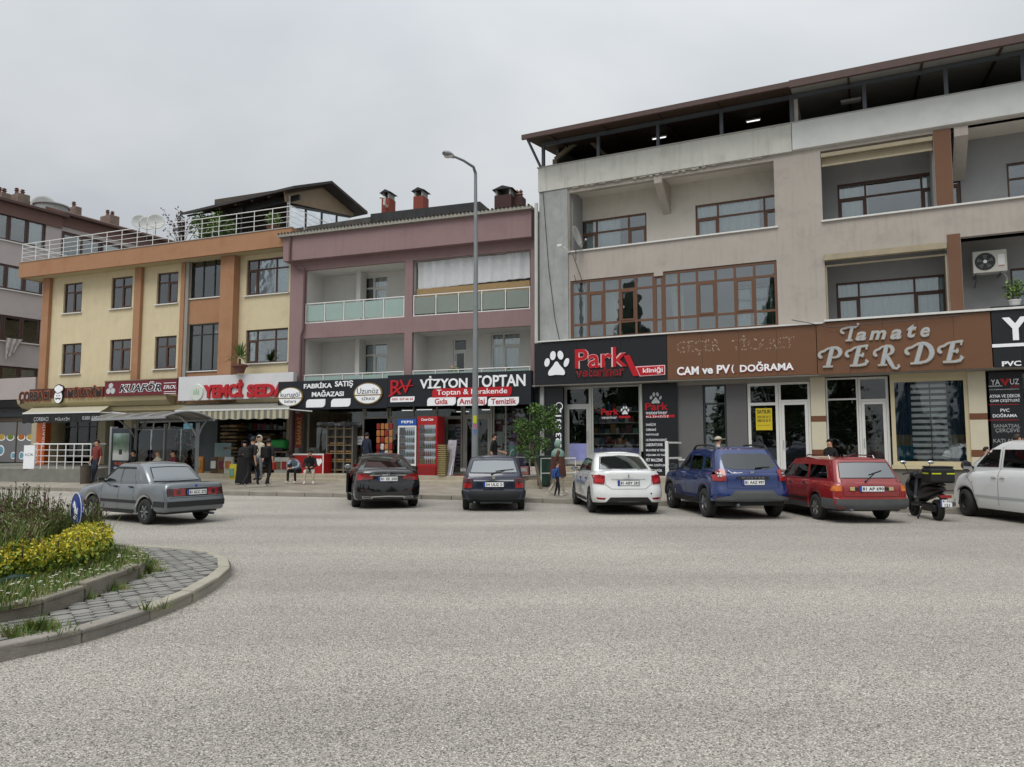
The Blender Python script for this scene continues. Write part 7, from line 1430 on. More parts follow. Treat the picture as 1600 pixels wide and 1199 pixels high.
lob([(-.92, .82, .09, .03), (-.6, .85, .15, .05), (-.2, .80, .16, .06), (.02, .72, .10, .04)], 'seat', mat('black_seat_vinyl', '#121213', .5, var=.1))
MB().box(-.17, .17, -.1, .4, .28, .36).build('footboard', BK, o, bevel=.03)
q = MB(); rows = []
for (y, z, w_) in ((.36, .32, .15), (.42, .55, .2), (.46, .78, .2), (.40, .95, .12)): rows.append([(x * w_, y + .10 * (1 - x * x), z) for x in (-1, -.6, -.2, .2, .6, 1)])
q.grid(rows); s_ = q.build('leg_shield', BK, o, smooth=50); md = s_.modifiers.new('t', 'SOLIDIFY'); md.thickness = .05
MB().tube([(0, .58, .28), (0, .50, .6), (0, .40, 1.0)], .035, 8).build('fork', STEELG, o)
lob([(.78, .45, .04, .03), (.7, .50, .08, .05), (.55, .50, .08, .05), (.45, .42, .06, .04)], 'mudguard', BK)
lob([(.30, .98, .1, .06), (.40, 1.0, .16, .09), (.52, .98, .12, .07)], 'headlight_cowl', BK)
MB().tube([(-.36, .28, 1.02), (-.2, .36, 1.05), (.2, .36, 1.05), (.36, .28, 1.02)], .018, 8).build('handlebar', BK, o, smooth=50)
for sx in (-1, 1): r_ = MB().tube([(sx * .2, .36, 1.06), (sx * .30, .34, 1.26)], .008, 6).build('mirror_stem', BK, o); MB().add(*sphere((sx * .32, .33, 1.30), .075, 12, .6, .3)).build('mirror', CHROME, r_, smooth=50)
bx = MB().box(-.27, .27, -1.0, -.50, .86, 1.2).build('top_box', mat('black_nylon', '#161718', .7, var=.15, scale=20), o, bevel=.05)
MB().box(-.25, .25, -.98, -.52, 1.2, 1.24).build('lid', mat('black_nylon', ''), bx, bevel=.02)
YEL = mat('reflective_yellow', '#b8c022', .4, var=.03)
MB().box(-.24, -.04, -1.006, -1.001, 1.06, 1.09).build('reflective_strip', YEL, bx); MB().box(.08, .25, -1.006, -1.001, 1.06, 1.09).build('reflective_strip', YEL, bx); MB().box(-.276, -.271, -.9, -.6, 1.06, 1.09).build('reflective_strip', YEL, bx)
lob([(-1.08, .50, .02, .02), (-1.0, .52, .08, .05), (-.85, .58, .1, .05)], 'tail', BK); MB().box(-.12, .12, -1.09, -1.06, .54, .60).build('tail_light', LAMPR, o)
pl = MB().box(-.12, .12, -1.10, -1.095, .34, .50).build('number_plate', PLATEM, o); MB().box(-.12, -.095, -1.103, -1.1005, .34, .50).build('country_band', PLATEB, pl); lettering(pl, '81 ADJ', -.08, .11, .43, .49, -1.1005, BLACKP, .002, bold=.02); lettering(pl, '121', -.04, .07, .35, .41, -1.1005, BLACKP, .002, bold=.02)
MB().bar((0, -.9, .55), (0, -1.09, .42), .16, .02).build('plate_bracket', BK, o)
MB().tube([(.16, -.3, .28), (.17, -.6, .32), (.18, -1.02, .40)], [.03, .05, .06], 10).build('exhaust', mat('dull_steel', '#55565a', .4, metal=.7, var=.1), o, smooth=50); MB().box(-.16, -.05, -.8, -.2, .2, .36).build('engine_cover', BK, o, bevel=.03); MB().bar((-.12, -.15, .3), (-.28, -.25, .01), .03).build('kick_stand', BK, o)
# ==== street lamp
pb = at(742, 745, 23.0); LX, LY = pb.x, 23.0
GALV = mat('galvanised_steel', '#84898b', .5, metal=.35, var=.12, scale=3, streak=.2)
o = thing('street_lamp', 'tall grey steel street lamp with curved arm behind the navy hatchback', 'street lamp', (LX, LY, .15), 0)
zt = at(737, 271, 23.0).z - .15; hd = at(703, 240, 21.6) - Vector((LX, LY, .15))
MB().tube([(0, 0, 0), (0, 0, zt * .35), (-.0, 0, zt * .7), (-.02, 0, zt)], [.115, .092, .068, .05], 14).build('pole', GALV, o, smooth=50)
MB().tube([(-.02, 0, zt), (-.08, -.15, zt + .15), (hd.x * .5, hd.y * .5, (zt + hd.z) / 2 + .1), (hd.x + .06, hd.y + .1, hd.z - .03)], [.05, .045, .04, .035], 10).build('arm', GALV, o, smooth=60)
mb = MB(); rows = []
for t, a, b in ((0, .05, .05), (.12, .08, .07), (.35, .13, .09), (.55, .14, .09), (.68, .10, .07), (.75, .02, .03)): rows.append([(a * math.cos(k), -t, b * math.sin(k) * (1 if math.sin(k) > 0 else .7)) for k in [2 * math.pi * j / 14 for j in range(15)]])
hh = mb.grid(rows).build('lamp_head', mat('grey_lamp_head', '#8d9092', .4, var=.05), o, smooth=50); hh.location = (hd.x + .1, hd.y + .2, hd.z - .04); hh.rotation_euler = (rad(10), 0, rad(-18))
MB().add(*sphere((0, -.42, -.05), .14, 12, .4)).build('lamp_glass', LAMPW, hh, smooth=60)
MB().box(-.17, .17, -.17, .17, 0, .03).build('base_plate', GALV, o)
for z0, z1, m_, lb in ((2.32, 2.56, YEL, 'y'), (2.16, 2.29, mat('pink_sticker', '#b5597a', .5, var=.3, scale=20), 'p'), (1.88, 2.13, mat('blue_sticker', '#2b5ea8', .5, var=.3, scale=15), 'b'), (1.48, 1.86, mat('cyan_sticker', '#4e9fc4', .5, var=.4, scale=12), 'c')):
 r = MB(); rr = .105 - .004; r.grid([[(rr * math.sin(t), -rr * math.cos(t), z) for t in [-.6 + 1.2 * k / 8 for k in range(9)]] for z in (z0 - .15, z1 - .15)]); r.build('sticker', m_, o)
# ==== bus shelter
ps0, ps1 = at(209, 746, 29.0), at(306, 752, 26.8); ang = math.atan2(ps1.y - ps0.y, ps1.x - ps0.x); Ls = (Vector((ps1.x, ps1.y)) - Vector((ps0.x, ps0.y))).length
o = thing('bus_shelter', 'grey steel bus shelter with curved smoked roof and an advert panel', 'bus shelter', (ps0.x + math.sin(ang) * .95, ps0.y - math.cos(ang) * .95, .14), ang); H = 2.32
for k in range(3): x = Ls * k / 2; MB().box(x - .05, x + .05, .9, 1.0, 0, H).build('post', GALV if k else mat('grey_lamp_head', ''), o, bevel=.01)
rf = mat('smoked_polycarbonate', '#5a5753', .3, var=.1); rb = [(-.55 + 1.9 * t, H + .05 + .32 * math.sin(math.pi * (.12 + .8 * t))) for t in [k / 10 for k in range(11)]]
for k in range(4): a, b = -.35 + (Ls + .7) * k / 4, -.35 + (Ls + .7) * (k + 1) / 4; s_ = MB().grid([[(a + .02, y, z) for y, z in rb], [(b - .02, y, z) for y, z in rb]]).build('roof_panel', rf, o, smooth=60); s_.modifiers.new('t', 'SOLIDIFY').thickness = .02
for k in range(5): x = -.35 + (Ls + .7) * k / 4; MB().tube([(x, y, z + .012) for y, z in rb], .03, 6).build('roof_rib', mat('grey_lamp_head', ''), o)
for y, z in (rb[0], rb[-1]): MB().box(-.38, Ls + .38, y - .03, y + .03, z - .06, z + .03).build('roof_edge', mat('grey_lamp_head', ''), o)
for x in (0, Ls): MB().tube([(x, .95, 1.75), (x, .7, 2.15), (x, .2, H + .2)], .03, 6).build('bracket', mat('grey_lamp_head', ''), o); MB().tube([(x, .95, 1.75), (x, 1.1, 2.15), (x, 1.3, H + .1)], .03, 6).build('bracket', mat('grey_lamp_head', ''), o)
for k in range(4): a = .08 + (Ls - .16) * k / 4; MB().box(a, a + (Ls - .16) / 4 - .02, .94, .95, .3, 2.1).build('glass_panel', SHOPGL, o)
MB().box(Ls - .01, Ls, .1, .9, .3, 2.1).build('glass_panel', SHOPGL, o)
bn = MB().box(.4, Ls - .3, .55, .85, .42, .46).build('bench', mat('bench_wood', '#6e5a45', .6, var=.2), o)
for x in (.6, Ls / 2, Ls - .5): MB().box(x - .03, x + .03, .6, .8, 0, .418).build('leg', GALV, bn)
pa = at(187, 745, 29.2)
ab = thing('advert_panel', 'dark framed advertising light box at the left end of the bus shelter', 'advert panel', (pa.x, pa.y, .14), ang + .05)
MB().box(-.66, .66, 0, .2, .25, 2.18).build('frame', mat('navy_frame', '#1d2833', .4, var=.05), ab, bevel=.02); MB().box(-.74, -.62, -.03, .23, 0, 2.25).build('post', mat('grey_lamp_head', ''), ab)
def gradmat():
 m, nt, b = newmat('advert_print'); N = nt.nodes; g = N.new('ShaderNodeTexCoord'); s = N.new('ShaderNodeSeparateXYZ'); L(nt, g.outputs['Object'], s.inputs[0]); t = N.new('ShaderNodeTexNoise'); t.inputs['Scale'].default_value = 4; t.inputs['Detail'].default_value = 6; L(nt, g.outputs['Object'], t.inputs['Vector'])
 a = N.new('ShaderNodeMath'); a.operation = 'MULTIPLY_ADD'; L(nt, t.outputs['Fac'], a.inputs[0]); a.inputs[1].default_value = .5; L(nt, s.outputs['Z'], a.inputs[2]); r = N.new('ShaderNodeMapRange'); r.inputs[1].default_value = .9; r.inputs[2].default_value = 2.4; L(nt, a.outputs[0], r.inputs[0])
 c = N.new('ShaderNodeValToRGB'); e = c.color_ramp.elements; e[0].position = 0; e[0].color = C('#9aa3a0'); e[1].position = 1; e[1].color = C('#9fb0b5');
 for p, q in ((.35, '#b3b5b2'), (.45, '#6f7d6e'), (.62, '#3d5340'), (.78, '#5d7466')): x = e.new(p); x.color = C(q)
 L(nt, r.outputs[0], c.inputs[0]); L(nt, c.outputs[0], b.inputs['Base Color']); b.inputs['Roughness'].default_value = .3; return m
MB().box(-.52, .54, -.01, -.001, .92, 1.98).build('poster', gradmat(), ab); MB().box(-.1, .1, -.014, -.0105, 1.15, 1.35).build('poster_figure', BLACKP, ab)
lettering(ab, 'YER GÖK TÜM', -.42, .45, .74, .86, -.001, mat('orange_film', ''), .004, bold=.02); lettering(ab, 'ÇİM MARKETİ', -.42, .42, .58, .68, -.001, LETW, .004, bold=.01); lettering(ab, '0543 525', -.42, .1, .42, .52, -.001, LETW, .004, bold=.01)
b_ = thing('litter_bin', 'small grey cylindrical bin at the left of the leaning man', 'bin', tuple(at(133, 757, 29.0))); b_.location.z = .14; MB().lathe([(.18, 0), (.2, .7), (.21, .72), (.19, .72), (.17, .1), (0, .1)], 14).build('drum', mat('wood_slat_bin', '#4c443b', .8, var=.2, scale=6), b_)
# ==== shop goods
def fridge(label, px0, px1, pyt, w, mm, head, txt, dm, seed, tm=None, group=None, side=None):
 u0 = FM.U(px0, w, 700); u1 = FM.U(px1, w, 700); Wd = u1 - u0; z1 = FM.Z(px0, pyt, w); H = z1 - g0; o = thing('drinks_fridge', label, 'fridge', FM.world(u0, w, g0 + .001), FM.ang, group); D_ = .65; t = .05
 mb = MB(); mb.box(0, t, .03, D_, 0, H); mb.box(Wd - t, Wd, .03, D_, 0, H); mb.box(t, Wd - t, D_ - t, D_, 0, H); mb.box(t, Wd - t, .03, D_ - t, 0, .42); mb.box(t, Wd - t, .03, D_ - t, H - .26, H); mb.build('cabinet', mm, o)
 hd_ = MB().box(0.005, Wd - .005, .0, .029, H - .26, H - .003).build('header', head, o); lettering(hd_, txt, Wd * .2, Wd * .8, H - .17, H - .07, 0, tm or LETW, .004, shear=.2 if 'ola' in txt else 0, bold=.02)
 d = MB(); d.box(.01, .07, 0, .029, .02 if dm is mm else .35, H - .265); d.box(Wd - .07, Wd - .01, 0, .029, .02 if dm is mm else .35, H - .265); d.box(.071, Wd - .071, 0, .029, .36, .43); d.box(.071, Wd - .071, 0, .029, H - .33, H - .265); dd = d.build('door', dm, o); MB().box(.071, Wd - .071, .01, .016, .431, H - .331).build('pane', SHOPGL, dd); MB().box(0.01, Wd - .01, -.0, .028, .02, .345).build('kick_panel', mm, o)
 MB().box(.06, Wd - .06, .5, .51, .43, H - .27).build('inner_lining', mat('lit_white', '#d7dbdc', .5, var=0, emit='#e8f2ff', estr=.25), o)
 q = random.Random(seed); n = 5
 bc = [mat('drink_orange', '#c0701d', .2, var=.1), mat('drink_cola', '#2a1512', .2, var=.1), mat('drink_yellow', '#b9a032', .2, var=.1), mat('drink_green', '#3e6b35', .2, var=.1), mat('drink_clear', '#9fb3b9', .2, var=.1), mat('drink_red', '#951d1d', .2, var=.1)]
 for s_ in range(n):
  z = .44 + (H - .8) * s_ / n; MB().box(.055, Wd - .055, .06, .49, z - .015, z).build('shelf', WHITEM, o); nb = int((Wd - .14) / .085); col = q.choice(bc)
  for k in range(nb):
   if k % 3 == 0: col = q.choice(bc)
   hgt = (H - .8) / n * .78; b = MB().lathe([(0, 0), (.034, 0), (.035, hgt * .55), (.03, hgt * .68), (.014, hgt * .84), (.015, hgt * .95), (0, hgt * .95)], 7, (.11 + k * .085, .12, z)).build('bottle', col, o)
 return o, Wd, H
BLUEF = mat('blue_fridge', '#1c4fa0', .35, var=.04); REDF = mat('red_fridge', '#a3181b', .35, var=.05)
fridge('tall drinks fridge with a blue header beside the red one', 621, 650.5, 655, -.75, mat('dark_fridge', '#22272e', .4, var=.05), BLUEF, 'PEPSI', WHITEM, 3)
o, Wd, H = fridge('bright red drinks fridge with Coca-Cola header outside the wholesale shop', 651.5, 683, 651, -.85, REDF, REDF, 'Coca-Cola', REDF, 5)
mb = MB()
for k in range(9): mb.box(.06, Wd - .06, -.006, -.001, .06 + k * .03, .07 + k * .03)
mb.build('grille', mat('dark_red_grille', '#6b1012', .5, var=0), o)
u, z = FM.uz(693, 743, -.9)
for k in range(15):
 t = thing('plastic_basket', 'beige plastic basket, ' + ordn(k) + ' of the tall stack right of the red fridge', 'basket', FM.world(FM.U(693, -.9, 700), -.9, g0 + k * .078), FM.ang, 'stacked beige baskets by the red fridge'); mb = MB(); mb.lathe([(.15, 0), (.17, .04), (.24, .045), (.24, .07), (.2, .07), (.14, .02), (0, .02)], 4); b = mb.build('basket', mat('beige_plastic', '#a89a6d', .5, var=.1), t); b.rotation_euler = (0, 0, math.pi / 4)
t = thing('folding_table', 'folded pale board leaning against the shop front right of the baskets', 'folding board', FM.world(FM.U(703, -.7, 720), -.75, g0), FM.ang); mb = MB(); mb.prism([(-.15, 0), (-.11, 0), (.28, 1.35), (.24, 1.35)], 'x', -.16, .2); mb.build('board', mat('floral_grey', '#97929b', .6, var=.35, scale=9), t); MB().bar((.15, -.25, 0), (.15, .2, .95), .03).build('leg', ALU, t); MB().bar((-.1, -.25, 0), (-.1, .2, .95), .03).build('leg', ALU, t)
def pack_stack(F, label, cat, px, pyb, w, nx, nz, bw, bh, mats, z0, name='carton', group=None, ry=0):
 u = F.U(px, w, pyb)
 for i in range(nx):
  for j in range(nz):
   o = thing(name, label + ', ' + ordn(j) + ' of the ' + (('left' if i == 0 else 'right') + ' column' if nx > 1 else 'column'), cat, F.world(u + i * (bw + .01), w, z0 + j * (bh + .004)), F.ang + rnd.uniform(-.02, .02), group); m_ = mats[(i * 3 + j * 5 + rnd.randrange(2)) % len(mats)]
   MB().box(0, bw, 0, .3, 0, bh).build('pack', m_, o, bevel=.01); MB().box(bw * .2, bw * .8, -.003, -.001, bh * .3, bh * .7).build('label_print', mats[(i + j + 1) % len(mats)], o)
PK = [mat('pack_blue', '#3d5d96', .4, var=.3, scale=10), mat('pack_white', '#b9bbb8', .4, var=.2, scale=10), mat('pack_green', '#5f8a7a', .4, var=.3, scale=10), mat('pack_lilac', '#8b7aa0', .4, var=.3, scale=10), mat('pack_maroon', '#5f2336', .4, var=.3, scale=10)]
pack_stack(FM, 'pastel pack in the window beside the red fridge', 'pack', 699, 740, gw + .25, 2, 8, .3, .24, [PK[1], PK[2], PK[1]], g0 + .05, 'paper_pack', 'paper packs in the shop window')
pack_stack(FM, 'blue pack by the shop door post', 'pack', 711, 740, gw + .2, 1, 9, .28, .2, [PK[0], PK[1]], g0 + .05, 'blue_pack', 'blue packs by the shop door')
pack_stack(FM, 'white pack right of the shop door', 'pack', 772, 740, gw + .2, 2, 10, .34, .23, [PK[1], PK[1], PK[4]], g0 + .05, 'white_pack', 'white packs in the right shop window')
pack_stack(FM, 'maroon pack in the right shop window', 'pack', 790, 740, gw + .2, 2, 5, .42, .46, [PK[4], PK[3]], g0 + .05, 'maroon_pack', 'maroon packs in the right shop window')
t = thing('snack_rack', 'red wire rack hung with orange and red snack bags at the shop door', 'display rack', FM.world(FM.U(600, -.4, 720), -.4, g0), FM.ang); MB().tube([(0, 0, 0), (0, 0, 2.0)], .02, 6).build('pole', REDF, t); SN = [mat('snack_red', '#8e2320', .35, var=.3, scale=9), mat('snack_orange', '#a96f3a', .35, var=.3, scale=9), mat('snack_white', '#bdb8b0', .35, var=.3, scale=9), mat('snack_navy', '#2b3a5c', .35, var=.3, scale=9)]
for k in range(26):
 x = ((k % 4) - 1.2) * .19; z = 1.9 - (k // 4) * .27; MB().prism([(x - .07, z - .12), (x + .07, z - .12), (x + .08, z), (x + .07, z + .12), (x - .07, z + .12), (x - .08, z)], 'y', -.11, -.05).build('snack_bag', SN[(k * 7 + k // 4) % 4 if k > 12 else (1 if k % 3 else 0)], t, bevel=.02)
t = thing('dry_food_cabinet', 'grey double-door cabinet with bread shelves in the shop window', 'cabinet', FM.world(FM.U(511, .0, 720), -.05, g0), FM.ang); Wc = FM.U(551, 0, 720) - FM.U(511, 0, 720); MB().box(0, Wc, .3, .34, .1, 1.9).build('back', mat('cabinet_grey', '#6d6a66', .5, var=.1), t)
for k in range(4): a = Wc * k / 3; MB().box(a - .03, a + .03, 0, .34, .0, 1.95).build('upright', mat('cabinet_grey', ''), t)
for k in range(6): z = .12 + k * .34; MB().box(.03, Wc - .03, .02, .29, z, z + .03).build('shelf', mat('shelf_wood', '#8d7a55', .6, var=.15), t)
for k in range(22): x = .1 + (k % 8) * (Wc - .2) / 8; z = .155 + .34 * (1 + k // 8); MB().add(*sphere((x + .06, .12, z + .05), .07, 8, .8)).build('loaf', mat('bread', '#8e6b40', .7, var=.3, scale=8), t, smooth=60)
t = thing('ice_cream_freezer', 'red chest freezer front with white frame behind the two sitting youths', 'freezer', FM.world(FM.U(460, -.5, 720), -.6, g0 - .15), FM.ang); Wf = FM.U(508, -.5, 720) - FM.U(460, -.5, 720)
MB().box(0, Wf, 0, .6, .0, .95).build('chest', REDF, t, bevel=.02)
for a in ((0, Wf, .9, .96), (0, Wf, 0, .05), (0, .05, .051, .899), (Wf - .05, Wf, .051, .899)): MB().box(a[0], a[1], -.012, -.002, a[2], a[3]).build('white_frame', WHITEM, t)
x = Wf * .85; MB().prism([(x, .45), (x + .15, .62), (x + .12, .74), (x + .04, .76), (x, .7), (x - .04, .76), (x - .12, .74), (x - .15, .62)], 'y', -.006, -.001).build('heart_logo', LETW, t)
S = Sign(FM, 'narrow maroon banner with gold print between the feed shop and the outlet', 461, 662, 702, 472, -.15, mat('maroon_banner', '#6a2318', .6, var=.3, scale=5), z=(1.55, 3.0), depth=.03, name='banner', cat='banner')
lettering(S.o, 'BAHARAT', .15, 1.3, -.32, -.1, 0, mat('gold_print', '#b08a3c', .5, var=0), .004, mapf=lambda x, z, t: (-z, -.001 - t, x))
Sp = Sign(FM, 'handwritten white notice on the shop window left of the doorway', 554, 682, 695, 568, .33, LETW, depth=.003, name='paper_notice', cat='notice'); Sp.text('ÖZEL', 555, 567, 683.5, 687.5, BLACKP, depth=.003); Sp.text('FİYAT', 556, 566, 689, 693, BLACKP, depth=.003)
for F_, a, b, w in ((FM, 482, 566, 3.0), (FM, 612, 695, 3.2), (FM, 770, 828, 2.4), (FR, 926, 1000, 2.2), (FL, 345, 450, 3.0)):
 t = thing('shop_shelving', {482: 'loaded shelving deep in the spice outlet', 612: 'loaded shelving deep behind the drinks fridges', 770: 'loaded shelving in the right window of the wholesale shop', 926: 'white shelving inside the veterinary clinic', 345: 'sack shelving at the back of the feed shop'}[a], 'shelving', F_.world(F_.U(a, w, 700), w, g0 if F_ is FM else (G0 if F_ is FR else .42)), F_.ang); Wd = F_.U(b, w, 700) - F_.U(a, w, 700)
 for k in range(5): z = .3 + k * .42; MB().box(0, Wd, 0, .35, z, z + .03).build('shelf', WHITEM if a == 926 else mat('shelf_metal', '#7f7f7b', .5, var=.1), t)
 mb = MB(); mb2 = MB(); q = random.Random(a); x = .05; pm = PK + SN
 for k in range(5):
  x = .05
  while x < Wd - .2:
   bw = q.uniform(.1, .25); bh = q.uniform(.15, .35); mb.cm = q.randrange(len(pm)); mb.box(x, x + bw, .02, .25, .332 + k * .42, .332 + k * .42 + bh); x += bw + q.uniform(.01, .06)
 mb.build('goods', pm, t, kind='stuff')
SACK = [mat('sack_brown', '#6d5636', .7, var=.3, scale=5), mat('sack_tan', '#8a744c', .7, var=.3, scale=5), mat('sack_dark', '#4b3c2c', .7, var=.3, scale=5)]
def sack(loc, ang, label, m_, w=.5, h=.7, d=.2, group=None, lie=False, cat='sack', prt=None):
 o = thing('feed_sack', label, cat, loc, ang, group); pts = []; mb = MB(); rows = []
 for j in range(7):
  v = j / 6; th = d * (.35 + .65 * math.sin(math.pi * min(max(v, .08), .92))) / 2; rows.append([((w / 2) * (1 - .06 * math.sin(v * 9)) * math.copysign(abs(math.cos(t)) ** .4, math.cos(t)), th * math.copysign(abs(math.sin(t)) ** .8, math.sin(t)), v * h) for t in [2 * math.pi * k / 16 for k in range(17)]])
 mb.grid(rows); mb.quad(*rows[0][:-1]); mb.quad(*rows[-1][:-1]); b = mb.build('sack', m_, o, smooth=60, merge=True)
 if prt: pp = MB().prism([(-w * .3, h * .3), (w * .3, h * .3), (w * .3, h * .75), (-w * .3, h * .75)], 'y', -d * .55, -d * .5).build('print', prt, o)
 if lie: b.rotation_euler = (math.pi / 2, 0, 0); b.location = (0, h / 2, d / 2)
 return o
for c_ in range(2):
 for k in range(13): sack(FL.world(FL.U(359 + c_ * 13, 1.3, 700), 1.3 + .02 * (k % 3), .42 + k * .17), FL.ang + rnd.uniform(-.08, .08), ordn(k) + ' brown sack of the ' + ('left', 'right')[c_] + ' one of two feed shop stacks', SACK[(k + c_) % 3], .56, .8, .17, 'feed sacks stacked inside the shop', True)
for k in range(9): sack(FL.world(FL.U(424, 1.6, 700), 1.6, .42 + k * .19), FL.ang, ordn(k) + ' dark tan sack of the right-hand stack in the feed shop', SACK[(k) % 2], .6, .8, .19, 'right stack of feed sacks', True)
for k in range(6): sack(FL.world(FL.U(400, 1.9, 700), 2.0, 1.2 + k * .16), FL.ang, ordn(k) + ' blue sack of the stack in the middle of the feed shop', PK[0], .55, .8, .16, 'blue feed sacks', True)
for i, (px, w, m_, pr, lb) in enumerate(((336, -.6, SACK[2], PK[1], 'dark feed sack standing at the left of the feed shop'), (348, -.6, SACK[0], PK[4], 'brown printed sack second from the left of the feed shop'), (358, -.6, PK[1], SN[1], 'white pet food sack left of the yellow bags'), (365, -1.4, mat('yellow_bag', '#b5a528', .5, var=.2, scale=8), PK[2], 'yellow bag standing on the step in front of the feed shop'), (370, -1.0, PK[2], YEL, 'green printed sack behind the yellow bag'), (436, -.7, PK[1], SACK[0], 'pet food sack with pale print right of the green carrier'), (447, -.7, SN[2], SN[0], 'small pet food sack at the right end of the feed shop'), (313, -.4, mat('amber_bag', '#9e671d', .5, var=.2), SACK[1], 'amber bag behind the bus shelter post'))):
 sack(FL.world(FL.U(px, w, 730), w, .43 if w > -.9 else .14), FL.ang + rnd.uniform(-.2, .2), lb, m_, .46, .72, .22, prt=pr)
t = thing('pet_carrier', 'bright green pet carrier box on the sacks at the feed shop entrance', 'pet carrier', FL.world(FL.U(425, -.5, 700), -.6, 1.42), FL.ang); MB().box(-.02, .68, 0, .4, .05, .48).build('shell', mat('green_plastic', '#1e8a3c', .35, var=.05), t, bevel=.08); MB().box(0, .66, -.03, .43, 0, .14).build('base', BLACKP, t, bevel=.03)
t = thing('goods_table', 'low table carrying the green pet carrier at the feed shop', 'table', FL.world(FL.U(420, -.4, 720), -.6, .42), FL.ang); MB().box(0, 1.1, 0, .6, .92, .98).build('top', mat('bench_wood', ''), t)
for a in ((.05, .05), (1.0, .05), (.05, .5), (1.0, .5)): MB().box(a[0], a[0] + .05, a[1], a[1] + .05, 0, .919).build('leg', GALV, t)
t = thing('counter_panel', 'pale glass counter panel left of the sacks in the feed shop', 'counter', FL.world(FL.U(328, .6, 700), .9, .42), FL.ang); MB().box(0, FL.U(354, .6, 700) - FL.U(328, .6, 700), 0, .4, .4, 1.35).build('panel', mat('pale_glass_panel', '#7f9497', .3, var=.1), t); MB().box(0.02, .9, .05, .35, 0, .399).build('base', BLACKP, t)
for px, py, w_, h_, m_, lb in ((270, 700, .5, .6, mat('red_panel_print', '#7d2a33', .5, var=.3), 'red printed notice on the hairdresser window'), (240, 712, .55, .55, mat('blue_panel_print', '#3d5aa0', .5, var=.2), 'blue cloth square in the hairdresser window'), (232, 713, .45, .55, mat('wine_cloth', '#6d2f3f', .6, var=.2), 'wine red cloth left of the blue one'), (249, 712, .5, .55, LETW, 'white cloth square right of the blue one')):
 u, z = FL.uz(px, py, .7); o = MB().box(-w_ / 2, w_ / 2, -.01, .01, -h_ / 2, h_ / 2).build('window_notice', m_); tag(o, lb, 'notice'); o.location = FL.world(u, .7, z); o.rotation_euler = (0, 0, FL.ang)
S = Sign(FL, 'tall light blue painted poster panel with pink figures behind the shelter glass', 287, 662, 730, 301, -.1, mat('cyan_poster', '#5b93a8', .5, var=.35, scale=4), depth=.04, name='poster', cat='poster'); S.box('pink_print', mat('pink_print', '#a8567c', .5, var=.3), 288, 300, 710, 725, -.005, -.001)
t = thing('waste_bin', 'dark green wheeled bin behind the small tree', 'bin', FR.world(FR.U(850, -1.0, 720), -1.0, .24), FR.ang); MB().prism([(-.3, 0), (.3, 0), (.36, 1.15), (-.36, 1.15)], 'y', -.3, .3).build('body', mat('green_bin', '#16382c', .5, var=.1), t, bevel=.03); MB().box(-.39, .39, -.34, .34, 1.151, 1.23).build('lid', mat('green_bin', ''), t, bevel=.03); t.scale = (.6, .6, .85)
t = thing('bucket', 'grey green plastic bucket on the cart left of the small tree', 'bucket', FM.world(FM.U(801, -1.0, 700), -1.0, 1.28)); MB().lathe([(0, 0), (.24, 0), (.32, .62), (.34, .62), (.34, .66), (.3, .66), (.22, .03), (0, .03)], 16).build('tub', mat('teal_plastic', '#3f6a60', .5, var=.1), t, smooth=40); t.scale = (.45, .45, .5)
t = thing('goods_cart', 'metal cart with baskets in front of the right shop window', 'cart', FM.world(FM.U(795, -1.2, 730), -1.2, .2), FM.ang)
for a in (0, 1.15): MB().tube([(a, 0, 0), (a, 0, 1.0), (a + .1, .0, 1.25), (a + .2, 0, 1.3)], .018, 6).build('frame', ALU, t); MB().tube([(a, .5, 0), (a, .5, 1.0)], .018, 6).build('frame', ALU, t)
for z in (.35, 1.0): MB().box(0, 1.15, 0, .5, z, z + .03).build('shelf', ALU, t)
for k in range(3): MB().box(.05 + k * .37, .36 + k * .37, .05, .45, .385, .68).build('basket', [SN[0], mat('rose_box', '#8a5a55', .6, var=.3), SN[2]][k], t, bevel=.02)
t = thing('step_railing', 'short white railing beside the veterinary steps', 'railing', FR.world(FR.U(849, -1.7, 740), -1.9, .2), FR.ang)
MB().tube([(0, 0, 0), (0, 0, 1.0), (.9, .9, 1.0), (.9, .9, .6)], .022, 6).build('handrail', WHITEM, t); MB().tube([(0, 0, .5), (.9, .9, .5)], .016, 6).build('rail_bar', WHITEM, t); MB().tube([(.9, .9, .2), (.9, .9, .6)], .022, 6).build('rail_post', WHITEM, t)
t = thing('landing_railing', 'white square tube railing on the landing beside the price board', 'railing', FR.world(FR.U(1042, -.75, 700), -.75, .60), FR.ang)
MB().box(-.05, .05, -.05, .05, 0, 1.18).build('rail_post', WHITEM, t); MB().bar((0, 0, 1.13), (.25, .9, 1.13), .06).build('handrail', WHITEM, t); MB().bar((0, 0, .62), (.25, .9, .62), .06).build('rail_bar', WHITEM, t)
# ==== small street tree
tp = at(833, 768, 25.0); t = thing('small_tree', 'small green tree with leaning forked trunk between the two buildings', 'tree', (tp.x + .22, 24.8, .2)); BARK = mat('grey_brown_bark', '#6b5f50', .9, var=.25, scale=8, bump=.5, bscale=30)
tr = MB(); tr.tube([(.05, 0, 0), (-.12, 0, .7), (-.32, .05, 1.35), (-.45, .05, 2.0)], [.07, .06, .05, .035], 8); tr.build('trunk', BARK, t, smooth=60)
for a in (((-.32, .05, 1.3), (-.1, .1, 2.0), (.25, .1, 2.7)), ((-.45, .05, 1.95), (-.75, .1, 2.4), (-.9, 0, 2.7)), ((-.4, .05, 1.7), (-.7, -.1, 2.0), (-.95, -.1, 2.2)), ((-.2, .08, 1.75), (.15, .2, 2.2), (.5, .1, 2.5))): MB().tube(a, [.035, .022, .01], 6).build('branch', BARK, t, smooth=60)
